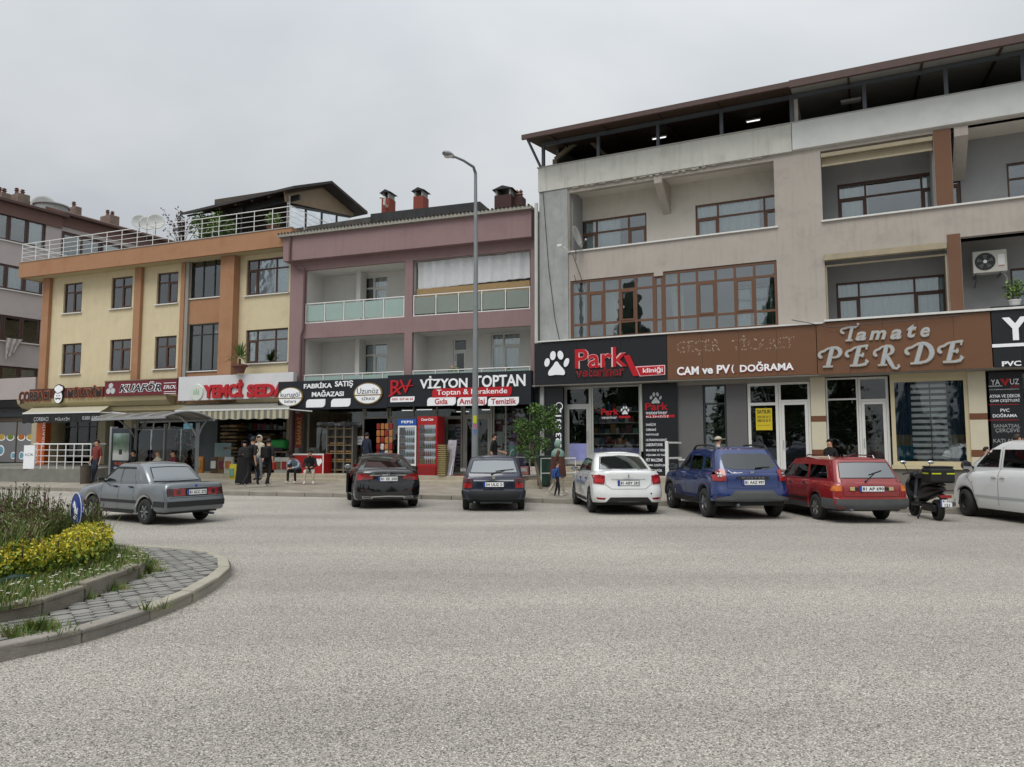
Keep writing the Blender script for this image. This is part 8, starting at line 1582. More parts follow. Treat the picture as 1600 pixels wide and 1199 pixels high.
TL = [leafmat('tree_leaf_mid', '#3d5c23'), leafmat('tree_leaf_dark', '#28401a'), leafmat('tree_leaf_bright', '#587a2e')]
for i, (c_, r, n, sz) in enumerate((((-.45, 0, 1.95), .55, 420, .9), ((.15, .05, 2.35), .55, 420, .85), ((-.8, 0, 2.2), .42, 280, .8), ((-.15, .1, 2.75), .42, 280, .7), ((.5, .05, 2.2), .38, 220, .9), ((.1, 0, 1.55), .42, 240, .8), ((-.7, 0, 1.4), .3, 120, .8), ((.55, .1, 2.75), .28, 120, .8), ((-.35, 0, 1.15), .3, 110, .9))): leafy('crown', t, c_, int(n * 1.5), r, .092, TL, sz, 40 + i, kind='stuff')
t.scale = (.82, .82, .95)
# ==== roundabout
KG = mat('pale_kerb_concrete', '#989385', .9, var=.14, scale=5, bump=.4, stain=.4, stain_col='#6c685c')
KG2 = mat('grey_kerb_concrete', '#87827a', .95, var=.18, scale=7, bump=.5, stain=.5, stain_col='#5a564d')
def smooth_path(P, n):
 out = []
 for i in range(len(P) - 1):
  p0, p1, p2, p3 = P[max(i - 1, 0)], P[i], P[i + 1], P[min(i + 2, len(P) - 1)]
  for k in range(n):
   t = k / n; out.append(0.5 * ((2 * p1) + (p2 - p0) * t + (2 * p0 - 5 * p1 + 4 * p2 - p3) * t * t + (3 * p1 - p0 - 3 * p2 + p3) * t ** 3))
 out.append(P[-1]); return out
def at_len(P, step):
 out = [P[0]]; acc = 0
 for a, b in zip(P[:-1], P[1:]):
  l = (b - a).length;
  while acc + l >= step: t = (step - acc) / l; a = a + (b - a) * t; out.append(a); l = (b - a).length; acc = 0
  acc += l
 return out
oz = .12
outer = [ground(x, y, oz) for x, y in ((-260, 1068), (0, 1010), (130, 982), (250, 945), (320, 915), (352, 893), (361, 882), (357, 871), (340, 862), (300, 857), (240, 852), (160, 849), (40, 846), (-150, 843))]
OP = smooth_path([Vector((p.x, p.y, 0)) for p in outer], 10)
island = bpy.data.objects.new('roundabout_kerb', None); COL.objects.link(island); island['kind'] = 'structure'
def stones(P, parent, step, wid, z0, z1, m_, name, gap=.008, var=.008, seed=1, inset=1, bev=.015):
 q = random.Random(seed); pts = at_len(P, step)
 for a, b in zip(pts[:-1], pts[1:]):
  d = (b - a).normalized(); n = Vector((-d.y, d.x, 0)) * inset; dz = q.uniform(-var, var); p0, p1 = a + d * gap, b - d * gap; sh = n * q.uniform(-.01, .01); Q = [p0 + sh, p1 + sh, p1 + n * wid + sh, p0 + n * wid + sh]
  if inset < 0: Q = Q[::-1]
  MB().add([(p.x, p.y, z0) for p in Q] + [(p.x, p.y, z1 + dz + (.006 if i_ > 1 else 0)) for i_, p in enumerate(Q)], [(0, 3, 2, 1), (4, 5, 6, 7), (0, 1, 5, 4), (1, 2, 6, 5), (2, 3, 7, 6), (3, 0, 4, 7)]).build(name, KG2 if m_ is KG and q.random() < .4 else m_, parent, bevel=bev)
stones(OP, island, .80, .14, -.02, oz, KG, 'kerb_stone', seed=3)
def inside(p, poly):
 c = False; n = len(poly); j = n - 1
 for i in range(n):
  a, b = poly[i], poly[j]
  if (a.y > p.y) != (b.y > p.y) and p.x < (b.x - a.x) * (p.y - a.y) / (b.y - a.y) + a.x: c = not c
  j = i
 return c
BEDP = [Vector((p.x, p.y)) for p in OP]
MB().add([(p.x, p.y, oz - .035) for p in OP[1:]] + [(-14, 9, oz - .035)], [tuple(range(len(OP)))]).build('roundabout_bed', mat('dark_joint_sand', '#56524a', .95, var=.2), kind='structure')
iz = .27
inner = [ground(x, y, iz) for x, y in ((-200, 978), (0, 946), (60, 935), (120, 917), (170, 900), (210, 886), (229, 873), (231, 866), (215, 859), (180, 853), (100, 850), (0, 848), (-120, 846))]
IP = smooth_path([Vector((p.x, p.y, 0)) for p in inner], 10); BEDI = [Vector((p.x, p.y)) for p in IP]
planter = thing('planter_bed', 'kerb-edged raised planting bed of the roundabout', 'planter', (0, 0, 0))
stones(IP, planter, .62, .12, oz - .03, iz, mat('mossy_kerb_concrete', '#7b7669', .95, var=.2, scale=6, bump=.5, stain=.5, stain_col='#494a3a'), 'kerb_stone', var=.015, seed=9)
MB().add([(p.x, p.y, iz - .05) for p in IP] + [(-12, 9.2, iz - .05)], [tuple(range(len(IP) + 1))]).build('soil', mat('garden_soil', '#4a3f30', .95, var=.35, scale=3, bump=.6), planter)
PAV = [mat('paver_grey', '#7a7975', .9, var=.1, scale=5, bump=.2), mat('paver_dark', '#72716d', .9, var=.1, scale=5, bump=.2), mat('paver_light', '#827f7a', .9, var=.1, scale=5, bump=.2)]
walk = bpy.data.objects.new('roundabout_paving', None); COL.objects.link(walk); walk['kind'] = 'structure'
pav = []; q = random.Random(5); ca, sa = math.cos(rad(35)), math.sin(rad(35)); s_ = .105; hx = 1.0
outl = []
for i in range(-90, 90):
 for j in range(-150, 150):
  lx_, ly_ = i * s_ * 1.5, (j + (.5 if i % 2 else 0)) * s_ * 1.1; p = Vector((-8 + lx_ * ca - ly_ * sa + q.uniform(-.007, .007), 10.5 + lx_ * sa + ly_ * ca + q.uniform(-.007, .007)))
  if p.x < -13.5 or p.y < 5 or p.y > 16: continue
  if inside(p, BEDP) and not inside(p, BEDI):
   dmin = min((p - b).length for b in BEDP[::2]); di = min((p - b).length for b in BEDI[::2])
   if dmin < .16: continue
   pav.append(p)
pav.sort(key=lambda p: p.length)
def paver(mb, p, z):
 pts = [];
 for k, (a, b) in enumerate(((-.95, -.35), (-.35, -.62), (.35, -.45), (.95, -.25), (.9, .35), (.35, .62), (-.3, .42), (-.9, .28))):
  a *= s_ * .79 ; b *= s_ * .90 ; pts.append((p.x + a * ca - b * sa, p.y + a * sa + b * ca))
 t = q.uniform(-.004, .004); mb.prism(pts[::-1], 'z', z, z - .03)
for i, p in enumerate(pav):
 z = oz + q.uniform(-.006, .003)
 if i < 300: mb = MB(); paver(mb, p, z); mb.build('paver', PAV[q.randrange(3)], walk)
mb = MB()
for p in pav[300:]: mb.cm = q.randrange(3); paver(mb, p, oz + q.uniform(-.006, .003))
mb.build('paver_field', PAV, walk, kind='stuff')
print('pavers', len(pav))
sp_ = at(120, 800, 9.9)
t = thing('traffic_sign', 'blue round keep-right sign with white arrow seen at an angle above the hedge', 'traffic sign', (sp_.x, 9.9, iz - .05), rad(-45))
cz = at(120, 799, 9.9).z - (iz - .05); R_ = .25
MB().tube([(0, .03, 0), (0, .03, cz + .2)], .03, 8).build('post', GALV, t); MB().lathe([(0, 0), (R_, 0), (R_, .012), (0, .012)], 28, (0, -.01, cz), 'y').build('disc', mat('sign_blue', '#1d3f97', .35, var=.03), t)
MB().lathe([(R_ * .94, -.004), (R_, -.004), (R_, 0)], 28, (0, -.011, cz), 'y').build('rim', WHITEM, t)
mb = MB(); a_ = [(-.07, .2), (.03, .2), (.03, -.02), (.13, -.02), (-.02, -.22), (-.17, -.02), (-.07, -.02)]; cr_, sr_ = math.cos(rad(40)), math.sin(rad(40)); mb.prism([(.75 * (x * cr_ - z * sr_), cz + .75 * (x * sr_ + z * cr_)) for x, z in a_], 'y', -.018, -.011); mb.build('arrow', LETW, t)
def on_bed(p): return inside(p, BEDI)
hb = [ground(x, y, iz) for x, y in ((-110, 930), (0, 912), (62, 902), (120, 888), (148, 868), (152, 858), (100, 842), (40, 838))]
HP = smooth_path([Vector((p.x, p.y, 0)) for p in hb[:6]], 8)
YL = [leafmat('golden_leaf', '#a89c1f', .2), leafmat('yellow_green_leaf', '#8a9628', .2), leafmat('green_leaf_low', '#4f6b22', .25), leafmat('bright_yellow_leaf', '#c2b12c', .15)]
def blades(name, label, cat, pts_n, sampler, hmin, hmax, wd, mats, seed, bend=.3):
 q = random.Random(seed); mb = MB()
 for k in range(pts_n):
  p = sampler(q)
  if p is None: continue
  h = q.uniform(hmin, hmax); a = q.random() * 6.28; e = Vector((math.cos(a), math.sin(a), 0)) * wd * q.uniform(.6, 1.3); b = Vector((math.cos(a + 1.3), math.sin(a + 1.3), 0)) * h * bend * q.random(); mb.cm = q.randrange(len(mats)); P = Vector((p.x, p.y, iz - .05))
  mb.quad(P - e, P + e, P + e * .7 + b * .4 + Vector((0, 0, h * .6)), P - e * .7 + b * .4 + Vector((0, 0, h * .6))); mb.quad(P - e * .7 + b * .4 + Vector((0, 0, h * .6)), P + e * .7 + b * .4 + Vector((0, 0, h * .6)), P + b + Vector((0, 0, h)))
 o = mb.build(name, mats, None); o['label'] = label; o['category'] = cat; o['kind'] = 'stuff'; return o
def samp(x0, x1, y0, y1, cond=None):
 def f(q):
  for _ in range(30):
   p = Vector((q.uniform(x0, x1), q.uniform(y0, y1)))
   if on_bed(p) and (cond is None or cond(p)): return p
  return None
 return f
hd_ = lambda p: min((p - Vector((h.x, h.y))).length for h in HP)
GRM = [leafmat('grass_green', '#4d5f2a', .3), leafmat('grass_dry', '#77753f', .3), leafmat('grass_fresh', '#5b7a30', .3)]
blades('lawn_grass', 'short green grass along the planter kerb of the roundabout', 'grass', 30000, samp(-9.6, -4.2, 5.6, 10.8), .03, .12, .006, GRM, 1, .6)
mb = MB(); q = random.Random(8)
for cx, cy, n, r in ((62, 985, 500, .16), (165, 921, 500, .14), (204, 902, 350, .12), (222, 882, 600, .16), (232, 893, 300, .12), (256, 950, 20, .05), (228, 952, 25, .05), (20, 995, 100, .1), (140, 936, 50, .07)):
 c_ = ground(cx, cy, oz)
 for k in range(n):
  a = q.random() * 6.28; rr = abs(q.gauss(0, r)); p = Vector((c_.x + rr * math.cos(a), c_.y + rr * math.sin(a) * .6, oz - .01)); h = q.uniform(.03, .16) * (1 - rr / (r * 4)); e = Vector((math.cos(a * 3), math.sin(a * 3), 0)) * .007; b = Vector((math.cos(a * 7), math.sin(a * 7), 0)) * h * .5; mb.cm = q.randrange(3); mb.quad(p - e, p + e, p + b + Vector((0, 0, max(h, .02))))
o = mb.build('kerb_weeds', GRM); o['label'] = 'tufts of weeds growing from the paver joints at the kerb foot'; o['category'] = 'weeds'; o['kind'] = 'stuff'
mb = MB(); q = random.Random(12); WD = mat('daisy_white', '#cfcfc4', .7, var=.05); WP = mat('pale_pebble', '#a5a092', .9, var=.2)
for k in range(900):
 p = samp(-8.5, -4.2, 5.6, 10.4)(q)
 if p is None: continue
 d = hd_(p)
 if d < .25 or d > 1.5 or noise.noise(Vector((p.x * 1.3, p.y * 1.3, 0))) < -.05: continue
 z = iz + q.uniform(.0, .07); r = q.uniform(.009, .017); mb.cm = 0; mb.add([(p.x + r * math.cos(t * 1.047), p.y + r * math.sin(t * 1.047), z + (.004 if t % 2 else 0)) for t in range(6)], [tuple(range(6))])
o = mb.build('daisies', [WD]); o['label'] = 'small white daisies scattered in the grass before the yellow hedge'; o['category'] = 'flowers'; o['kind'] = 'stuff'
mb = MB()
for cx, cy, n, sx, sy in ((170, 862, 420, .45, .35), (40, 918, 160, .5, .2), (10, 925, 100, .3, .2)):
 c_ = ground(cx, cy, iz)
 for k in range(n):
  p = Vector((c_.x + q.gauss(0, sx), c_.y + q.gauss(0, sy)))
  if not on_bed(p) or min((p - b).length for b in BEDI) < .2: continue
  r = q.uniform(.015, .035); mb.add(*sphere((p.x, p.y, iz - .05 + r * .4), r, 6, .6))
o = mb.build('pebbles', WP, None); o['label'] = 'pale pebbles and rubble lying beside the yellow hedge'; o['category'] = 'pebbles'; o['kind'] = 'stuff'
hp = at_len(HP, .42)
for i, p in enumerate(hp):
 w_ = Vector((-.18, .24, 0)) if i < len(hp) - 2 else Vector((-.16, .1, 0)); b = Vector((p.x, p.y, iz - .05)) + w_
 o = thing('golden_shrub', ('first', 'second', 'third', 'fourth', 'fifth', 'sixth', 'seventh', 'eighth', 'ninth', 'tenth', 'eleventh', 'twelfth')[i] + ' golden shrub of the roundabout hedge from the left picture edge', 'shrub', b, 0, 'golden shrubs of the roundabout hedge')
 leafy('foliage', o, (0, 0, .17), 1500, .30, .04, [YL[2], YL[1]], .72, 100 + i, kind='stuff'); leafy('new_leaves', o, (0, 0, .27), 1500, .30, .030, [YL[0], YL[3], YL[3], YL[1]], .52, 300 + i, kind='stuff')
 st = MB()
 for k in range(6): a = k * 1.05; st.tube([(0, 0, 0), (.2 * math.cos(a), .2 * math.sin(a), .38)], .008, 4)
 st.build('stem', BARK, o)
SM = [mat('dry_stalk', '#66583f', .9, var=.25, scale=9), mat('red_brown_seed', '#584038', .9, var=.25, scale=9), leafmat('stalk_green', '#5b6a33', .25)]
mb = MB(); q = random.Random(17); cnt = 0
def behind(p):
 h = min(HP, key=lambda h: (p - Vector((h.x, h.y))).length); return (p.y - h.y) * .8 - (p.x - h.x) * .8 > .3
for k in range(1500):
 p = samp(-9.6, -4.6, 6.0, 10.8, behind)(q)
 if p is None or p.y < 7.6: continue
 h = q.uniform(.4, .88) * (1.0 if p.x < -6.2 else .8); a = q.random() * 6.28; P = Vector((p.x, p.y, iz - .05)); T = P + Vector((math.cos(a) * .12, math.sin(a) * .12, h)); mb.cm = 0 if q.random() < .4 else 2; e = Vector((.006, 0, 0)); f = Vector((0, .006, 0))
 mb.quad(P - e, P + e, T + e * .5, T - e * .5); mb.quad(P - f, P + f, T + f * .5, T - f * .5)
 for j in range(9):
  v = q.uniform(.45, 1.0); c_ = P.lerp(T, v); r = .05 * (1.1 - v) + .012; d = Vector((q.gauss(0, 1), q.gauss(0, 1), q.uniform(.5, 1.5))).normalized() * (r * 1.6 + .02); w2 = d.orthogonal().normalized() * .009; mb.cm = 1 if v > .6 and q.random() < .5 else 2; mb.quad(c_ - w2, c_ + w2, c_ + d)
o = mb.build('tall_dry_stalks', SM); o['label'] = 'tall brown dock-like stalks growing behind the yellow hedge'; o['category'] = 'tall weeds'; o['kind'] = 'stuff'
blades('tall_grass', 'long green grass between the brown stalks on the roundabout', 'grass', 14000, samp(-9.6, -4.6, 6.0, 10.8, behind), .2, .6, .009, GRM, 31, .6)
a_, b_ = ground(0, 912, iz), ground(42, 905, iz); MB().tube([a_ + Vector((-.6, -.1, 0)), a_, (a_ + b_) / 2 + Vector((0, 0, .02)), b_], .05, 8).build('green_pipe', mat('dark_green_pipe', '#14352c', .5, var=.1)); tag(bpy.data.objects['green_pipe'], 'dark green pipe lying in the grass below the yellow hedge', 'pipe')
# ==== tall trees across the street behind the viewpoint, mirrored in the shop and flat windows
for i, (x, y, h, lb) in enumerate(((-25, -7, 16, 'tall pine across the street, leftmost behind the viewpoint'), (-31, -13, 19, 'taller pine far left behind the viewpoint'), (-15, -15, 17, 'bushy pine left of the middle behind the viewpoint'), (0, -19, 15, 'pine straight behind the viewpoint'), (12, -16, 13, 'shorter pine right behind the viewpoint'))):
 t = thing('pine_tree', lb, 'tree', (x, y, 0)); MB().tube([(0, 0, 0), (.1, 0, h * .5), (0, 0, h * .95)], [.3, .2, .05], 8).build('trunk', BARK, t); q = random.Random(i); mb = MB()
 for k in range(2600):
  v = q.random() ** .8; z = h * (.18 + .82 * v); r = (1 - v) * h * .2 * (.5 + .6 * abs(math.sin(z * 2.1))) + .3; a = q.random() * 6.28; rr = r * math.sqrt(q.random()); p = Vector((rr * math.cos(a), rr * math.sin(a), z)); e = Vector((q.gauss(0, 1), q.gauss(0, 1), q.gauss(0, .4))).normalized() * .3; f = e.orthogonal().normalized() * .2; mb.cm = q.randrange(2); mb.quad(p - e, p + f, p + e, p - f)
 mb.build('crown', TL[:2], t, kind='stuff')
for i in range(22):
 c = dup_tree(t); c.location = (-52 + i * 4.3, -23 - 4 * (i % 3), 0); k = .62 + .22 * ((i * 7) % 5) / 4; c.scale = (k * 1.5, k * 1.5, k); c.rotation_euler = (0, 0, i * 1.7); c['label'] = 'broad dark tree of the row across the street behind the viewpoint'; c['group'] = 'tree row across the street'
for i, (P, lb) in enumerate((([(843, 300), (852, 420), (862, 500), (872, 545)], 'thin black cable running down the grey corner column'), ([(1237, 500), (1300, 512), (1400, 503), (1500, 493)], 'thin cable sagging over the curtain shop sign'), ([(890, 398), (905, 440), (900, 455), (892, 430)], 'loose cable hanging below the satellite dish'))):
 o = MB().tube([FR.world(FR.U(a, -.42, b), -.42 if i == 1 else -.1, FR.Z(a, b, -.42 if i == 1 else -.1)) for a, b in P], .012, 5).build('wall_cable', BLACKP); tag(o, lb, 'cable')
mb = MB(); q = random.Random(77)
for k in range(900):
 p = OP[q.randrange(20, len(OP) - 25)]; o_ = abs(q.gauss(0, .09)) + .01; d = Vector((1, -.5, 0)).normalized(); P = p + d * o_ + Vector((q.gauss(0, .05), q.gauss(0, .05), 0)); r = q.uniform(.004, .011)
 if inside(P, BEDP): continue
 a = q.random() * 6.28; mb.cm = q.randrange(2); mb.add([(P.x + r * math.cos(a + t * 2.1), P.y + r * math.sin(a + t * 2.1), .006) for t in range(3)], [(0, 1, 2)])
o = mb.build('leaf_litter', [mat('rusty_litter', '#7c5a3d', .9, var=.2), mat('dust_grit', '#8d8474', .9, var=.2)]); o['label'] = 'brown leaf litter and grit lying along the outer kerb'; o['category'] = 'litter'; o['kind'] = 'stuff'
# ==== people
SKIN = mat('skin', '#b58a70', .6, var=.06); SHOE = mat('white_shoe', '#b9b8b4', .6, var=.05); DSHOE = mat('dark_shoe', '#1e1d1f', .6, var=.05); HAIR = mat('dark_hair', '#17130f', .7, var=.2, scale=30); GHAIR = mat('brown_hair', '#33261b', .7, var=.2, scale=30)
def cloth(name, col): return mat(name, col, .9, var=.15, scale=7, bump=.2, bscale=25)
def person(label, loc, yaw, top, bot, pose, h=1.75, shoe=SHOE, hair=HAIR, sleeve=.5, group=None, extra=None, slim=1.0, hair_len=0):
 """pose: dict of joint points in a 1.75 m frame, facing -y. Missing joints keep the standing pose"""
 k = h / 1.75; J = dict(pel=(0, 0, .93), sp=(0, 0, 1.12), ch=(0, 0, 1.34), nk=(0, 0, 1.49), hd=(0, -.015, 1.60), ht=(0, -.01, 1.68), hl=(-.095, 0, .90), hr=(.095, 0, .90), kl=(-.11, -.02, .49), kr=(.11, -.02, .49), al=(-.11, .02, .09), ar=(.11, .02, .09), tl=(-.13, -.14, .04), tr=(.13, -.14, .04),
     sl=(-.18, 0, 1.40), sr=(.18, 0, 1.40), el=(-.24, .03, 1.12), er=(.24, .03, 1.12), wl=(-.25, -.05, .88), wr=(.25, -.05, .88))
 J.update(pose)
 for s_ in 'lr':
  w, e = Vector(J['w' + s_]), Vector(J['e' + s_]); d = (w - e).normalized(); J['m' + s_] = w + d * .08; J['f' + s_] = w + d * .16; J['t_' + s_] = w + d * .07 + Vector((0, -.04, 0))
 R_ = dict(pel=.135, sp=.125, ch=.15, nk=.055, hd=.092, ht=.075, hl=.095, hr=.095, kl=.062, kr=.062, al=.045, ar=.045, tl=.038, tr=.038, sl=.062, sr=.062, el=.043, er=.043, wl=.028, wr=.028, ml=.034, mr=.034, fl=.016, fr=.016, t_l=.012, t_r=.012)
 E = [('pel', 'sp', 't'), ('sp', 'ch', 't'), ('ch', 'nk', 't'), ('nk', 'hd', 's'), ('hd', 'ht', 's')]
 for s_ in 'lr': E += [('pel', 'h' + s_, 'b'), ('h' + s_, 'k' + s_, 'b'), ('k' + s_, 'a' + s_, 'b'), ('a' + s_, 't' + s_, 'o'), ('ch', 's' + s_, 't'), ('s' + s_, 'e' + s_, 't'), ('e' + s_, 'w' + s_, 'v'), ('w' + s_, 'm' + s_, 's'), ('m' + s_, 'f' + s_, 's'), ('m' + s_, 't_' + s_, 's')]
 names = list(R_); me = bpy.data.meshes.new('p'); me.from_pydata([tuple(Vector(J[n]) * k) for n in names], [(names.index(a), names.index(b)) for a, b, _ in E], [])
 o = bpy.data.objects.new('p', me); COL.objects.link(o); md = o.modifiers.new('s', 'SKIN'); md.use_smooth_shade = True; sv = me.skin_vertices[0].data
 for i, n in enumerate(names): r = R_[n] * k * (slim if n in ('pel', 'sp', 'ch', 'hl', 'hr') else 1); sv[i].radius = (r * (1.0 if n not in ('ch', 'pel', 'sp') else 1.12), r * (1.0 if n not in ('ch', 'sp', 'pel') else .82))
 sv[0].use_root = True; o.modifiers.new('d', 'SUBSURF').levels = 1
 dg = bpy.context.evaluated_depsgraph_get(); m2 = bpy.data.meshes.new_from_object(o.evaluated_get(dg)); bpy.data.objects.remove(o)
 for m_ in (top, bot, SKIN, shoe): m2.materials.append(m_)
 seg = [(Vector(J[a]) * k, Vector(J[b]) * k, c, R_[a] * k) for a, b, c in E]
 for p in m2.polygons:
  c = p.center; best = None
  for a, b, t, r in seg:
   ab = b - a; u = max(0, min(1, (c - a).dot(ab) / ab.length_squared)); d = (c - (a + ab * u)).length - r * .6
   if best is None or d < best[0]: best = (d, t, u)
  t = best[1]; idx = {'t': 0, 'b': 1, 's': 2, 'o': 3}.get(t, 0)
  if t == 'v': idx = 0 if sleeve > .9 or best[2] < .15 else 2
  if t == 't' and c.z > J['nk'][2] * k - .0: idx = 2
  p.material_index = idx
 m2.name = 'person'; root = thing('person', label, 'person', loc, yaw, group)
 b = bpy.data.objects.new('body', m2); COL.objects.link(b); b.parent = root
 hc = Vector(J['hd']) * k; up = (Vector(J['ht']) - Vector(J['hd'])).normalized(); M_ = Vector((0, 0, 1)).rotation_difference(up).to_matrix()
 def headpiece(name, m_, test, r=.102, sz=1.2):
  pts, fs = sphere((0, 0, 0), r * k, 14, sz, 1.05); keep = [f for f in fs if test(sum((Vector(pts[i]) for i in f), Vector()) / len(f) / (r * k))]; mb = MB(); mb.add([hc + M_ @ Vector(p) + up * .035 * k for p in pts], keep); x = mb.build(name, m_, root, smooth=60); x.modifiers.new('t', 'SOLIDIFY').thickness = .015
 if hair: headpiece('hair', hair, lambda c: (c.z > .34 + .5 * max(0, -c.y) - .2 * max(0, c.y) or (c.y > .1 and c.z > -.45 - hair_len)))
 fc = lambda x, z: hc + M_ @ Vector((x * k, -.098 * k, z * k)) + up * .02
 mb = MB();
 for sx in (-1, 1): mb.add(*sphere(fc(sx * .033, .02), .010 * k, 6))
 mb.build('eyes', BLACKP, root); MB().add(*sphere(fc(0, -.012) - Vector((0, .008, 0)), .016 * k, 6, 1.5)).build('nose', SKIN, root)
 if extra: extra(root, k, headpiece, J)
 return root
def gp_(px, py, z): p = ground(px, py, z); return (p.x, p.y, z)
BLK = cloth('black_cloth', '#141417'); NAVY = cloth('navy_cloth', '#1a2236'); MAR = cloth('maroon_cloth', '#5e1a26'); REDC = cloth('red_cloth', '#8f2420'); BEI = cloth('beige_cloth', '#b4ab9c'); GRYC = cloth('grey_cloth', '#6d7279'); JEAN = cloth('dark_jeans', '#232c3d'); BRN = cloth('brown_coat', '#4a2a22'); LBLU = cloth('light_denim', '#8c9cad'); SAGE = cloth('sage_scarf', '#6f8a7c')
walk1 = dict(kl=(-.10, -.20, .52), al=(-.10, -.16, .13), tl=(-.1, -.32, .10), kr=(.10, .04, .49), ar=(.10, .28, .14), tr=(.10, .14, .05), el=(-.24, .12, 1.14), wl=(-.25, .08, .90), er=(.24, -.06, 1.13), wr=(.24, -.2, .93))
def pack(col):
 def f(r, k, hp, J): b = MB().box(-.15, .15, .10, .30, 1.02, 1.42).build('backpack', col, r, bevel=.05); MB().tube([(-.11, .12, 1.42), (-.11, -.10, 1.46), (-.12, -.16, 1.3), (-.12, .05, 1.05)], .015, 6).build('strap', col, b); MB().tube([(.11, .12, 1.42), (.11, -.10, 1.46), (.12, -.16, 1.3), (.12, .05, 1.05)], .015, 6).build('strap', col, b)
 return f
def hood(m_):
 return lambda r, k, hp, J: hp('headscarf', m_, lambda c: c.y > -.55 or c.z > .5, .122, 1.25)
def skirtf(m_, z0, z1, r0, r1, nm='skirt'):
 def f(r, k): MB().lathe([(r1 * k, z1 * k), ((r0 + r1) * .52 * k, (z0 + z1) / 2 * k), (r0 * k, z0 * k), (r0 * .95 * k, z0 * k)], 18).build(nm, m_, r, smooth=60)
 return f
person('man in a black T-shirt with a dark backpack walking past the feed shop', gp_(393, 762, .17), rad(150), BLK, BLK, walk1, 1.78, extra=pack(BLK), group=None, sleeve=.3)
person('youth in black with a backpack walking right of his companion, holding a red bag', gp_(418, 761, .17), rad(165), BLK, BLK, dict(walk1, kl=(-.1, .04, .49), al=(-.1, .26, .14), tl=(-.1, .12, .05), kr=(.1, -.2, .52), ar=(.1, -.16, .13), tr=(.1, -.32, .10)), 1.72, extra=lambda r, k, hp, J: (pack(BLK)(r, k, hp, J), MB().box(-.3, -.22, -.06, .1, .60, .88).build('red_bag', REDC, r, bevel=.02)))
def chador(r, k, hp, J): hp('veil', BLK, lambda c: c.y > -.45 or c.z > .55, .125, 1.25); MB().lathe([(.12 * k, 1.52 * k), (.24 * k, 1.36 * k), (.25 * k, 1.1 * k), (.28 * k, .6 * k), (.33 * k, .05), (.3 * k, .05)], 18).build('robe', BLK, r, smooth=60)
person('woman wrapped in a long black robe and veil before the sacks', gp_(380, 757, .18), rad(35), BLK, BLK, dict(wl=(-.12, -.25, 1.2), el=(-.24, -.05, 1.14)), 1.62, DSHOE, None, 1, extra=chador)
person('man in a light hooded top standing half hidden behind the two walking youths', tuple(at(404, 745, 28.6))[:2] + (.3,), rad(-20), BEI, GRYC, {}, 1.72, DSHOE, HAIR, 1, extra=lambda r, k, hp, J: hp('hood', BEI, lambda c: c.y > -.3 or c.z > .6, .125))
sit = dict(pel=(0, .05, .50), sp=(0, .0, .68), ch=(0, -.08, .90), nk=(0, -.13, 1.04), hd=(0, -.17, 1.15), ht=(0, -.2, 1.22), hl=(-.1, .03, .48), hr=(.1, .03, .48), kl=(-.15, -.42, .52), kr=(.15, -.42, .52), al=(-.15, -.42, .10), ar=(.15, -.38, .10), tl=(-.17, -.58, .04), tr=(.18, -.54, .04), sl=(-.18, -.08, .95), sr=(.18, -.08, .95), el=(-.24, -.22, .70), er=(.24, -.22, .70), wl=(-.12, -.42, .66), wr=(.12, -.42, .66))
def phone(r, k, hp, J): w = Vector(J['wl']) * k; MB().box(w.x - .02, w.x + .16, w.y - .03, w.y - .01, w.z + .0, w.z + .14).build('phone', BLACKP, r)
bow = dict(sit, ch=(0, -.2, .84), nk=(0, -.3, .93), hd=(0, -.38, .99), ht=(0, -.43, 1.05), sl=(-.18, -.2, .88), sr=(.18, -.2, .88), el=(-.24, -.32, .66), er=(.24, -.32, .66), wl=(-.1, -.5, .62), wr=(.1, -.5, .62))
pa_, pb_ = at(464, 756, 28.3), at(484, 757, 28.1)
person('youth in pale denim jacket and black trousers sitting bent over a phone', (pa_.x, pa_.y, .20), rad(-15), LBLU, BLK, bow, 1.7, SHOE, HAIR, 1, extra=phone)
person('youth in black jacket and cream trousers sitting before the red freezer', (pb_.x, pb_.y, .18), rad(10), BLK, BEI, sit, 1.75, SHOE, HAIR, 1, extra=phone)
q_ = at(573, 700, 29.3); person('dark-haired man in navy standing in the shop doorway behind the black saloon', (q_.x, q_.y, g0), rad(150), NAVY, JEAN, {}, 1.66, DSHOE, HAIR, 1)
q_ = at(772, 700, 27.2); person('bearded man in a black T-shirt in front of the wholesale shop windows', (q_.x, q_.y, .34), rad(70), BLK, JEAN, dict(wr=(.2, -.3, 1.05)), 1.74, SHOE, HAIR, .3)
def scarfcoat(r, k, hp, J): hp('headscarf', SAGE, lambda c: c.y > -.5 or c.z > .5, .125, 1.25); MB().lathe([(.10 * k, 1.5 * k), (.2 * k, 1.40 * k), (.22 * k, 1.27 * k), (.2 * k, 1.22 * k)], 16).build('scarf', SAGE, r, smooth=60); MB().lathe([(.21 * k, 1.26 * k), (.24 * k, 1.0 * k), (.27 * k, .62 * k), (.25 * k, .62 * k)], 16).build('coat', BRN, r, smooth=60)
person('woman with a sage green headscarf and brown coat walking beside the tree', gp_(872, 775, .15), rad(95), BRN, BEI, walk1, 1.62, SHOE, None, 1, extra=scarfcoat)
person('small child with a blue bag walking in front of the woman in the headscarf', gp_(871, 777, .14), rad(80), cloth('blue_child_jacket', '#2c4c86'), BLK, dict(walk1, kl=(-.1, -.1, .5), ar=(.1, .15, .11), al=(-.1, -.08, .1)), 1.02, SHOE, GHAIR, 1, extra=lambda r, k, hp, J: MB().box(-.12, .12, .06, .16, .55, .8).build('school_bag', cloth('blue_child_jacket', ''), r, bevel=.03))
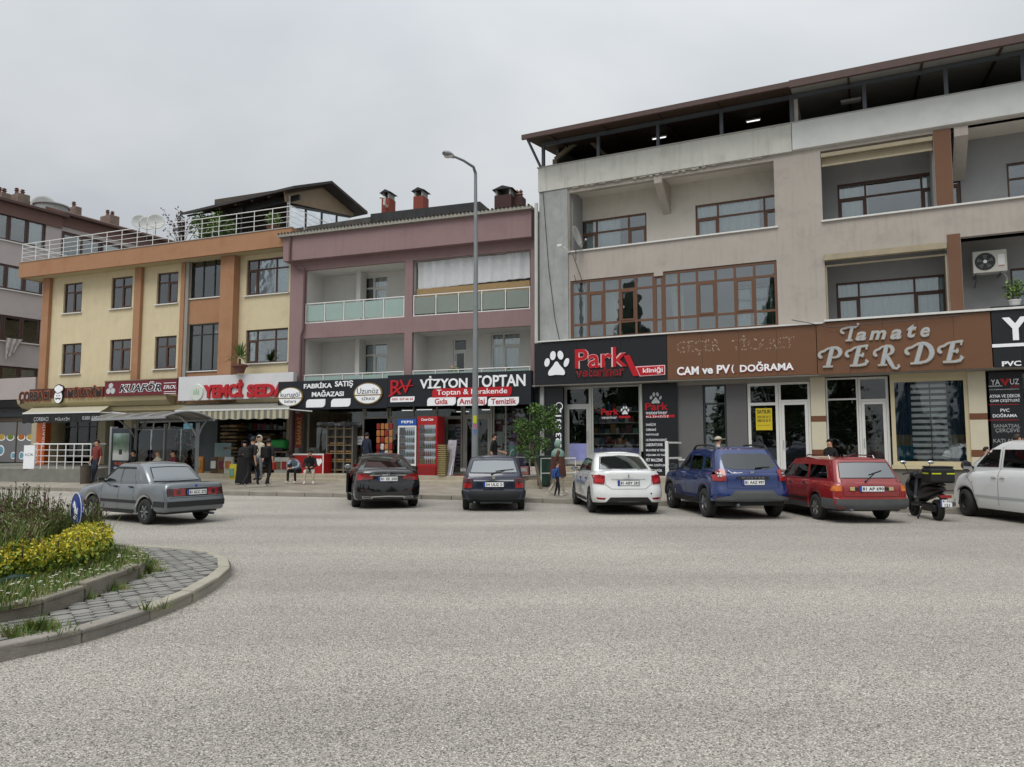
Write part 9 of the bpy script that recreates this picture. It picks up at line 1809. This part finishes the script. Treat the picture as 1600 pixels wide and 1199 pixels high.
def cap(r, k, hp, J): hp('cap', BEI, lambda c: c.z > .2, .118, 1.1); c = Vector(J['hd']) * k; MB().box(-.07, .07, c.y - .2, c.y - .08, c.z + .065, c.z + .08).build('cap_peak', BEI, r, bevel=.006)
q_ = at(1122, 700, 22.4); person('man in a beige peaked cap passing behind the blue SUV', (q_.x, q_.y, .18), rad(92), cloth('white_shirt', '#a9a8a4'), JEAN, {}, 1.72, DSHOE, HAIR, .3, extra=cap)
q_ = at(1297, 705, 21.6); person('person in a dark top at the curtain shop entrance behind the red estate', (q_.x, q_.y, .2), rad(-60), BLK, JEAN, {}, 1.62, DSHOE, HAIR, 1)
q_ = at(1590, 700, 18.9); person('short-haired man standing behind the white van at the right edge', (q_.x, q_.y, .18), rad(60), NAVY, JEAN, {}, 1.74, DSHOE, GHAIR, 1)
q_ = at(1541, 712, 19.4); person('person in maroon and black crouching behind the bonnet of the white van', (q_.x, q_.y, .18), rad(40), MAR, BLK, {}, 1.42, DSHOE, HAIR, 1)
q_ = gp_(149, 756, .14); person('man in red and grey top leaning cross-legged against the advert panel', q_, rad(-25), cloth('red_grey_top', '#75302d'), JEAN, dict(kl=(-.02, -.1, .5), al=(.12, -.2, .09), tl=(.12, -.34, .04), kr=(.06, -.08, .5), ar=(-.02, -.12, .09), tr=(-.05, -.26, .04), wl=(-.28, -.06, .9), wr=(.26, -.05, .86)), 1.74, DSHOE, HAIR, .3)
shf = lambda t: (ps0.x + (ps1.x - ps0.x) * t - math.sin(ang) * (-.33), ps0.y + (ps1.y - ps0.y) * t + math.cos(ang) * (-.33), .14)
for px, cl, lb, hr in ((216, BLK, 'dark-haired person in black on the left of the shelter bench', HAIR), (258, BEI, 'grey-haired man in beige on the middle of the shelter bench', mat('grey_hair', '#6e6a64', .8, var=.1)), (283, MAR, 'dark-haired man in a maroon top on the shelter bench', HAIR)):
 t_ = (px - 203) / 103; person(lb, shf(t_), ang, cl, JEAN, dict(sit, ch=(0, .0, .92), nk=(0, .0, 1.07), hd=(0, -.02, 1.18), ht=(0, -.02, 1.26), sl=(-.18, 0, .97), sr=(.18, 0, .97), sp=(0, .03, .7)), 1.76, DSHOE, hr, 1)
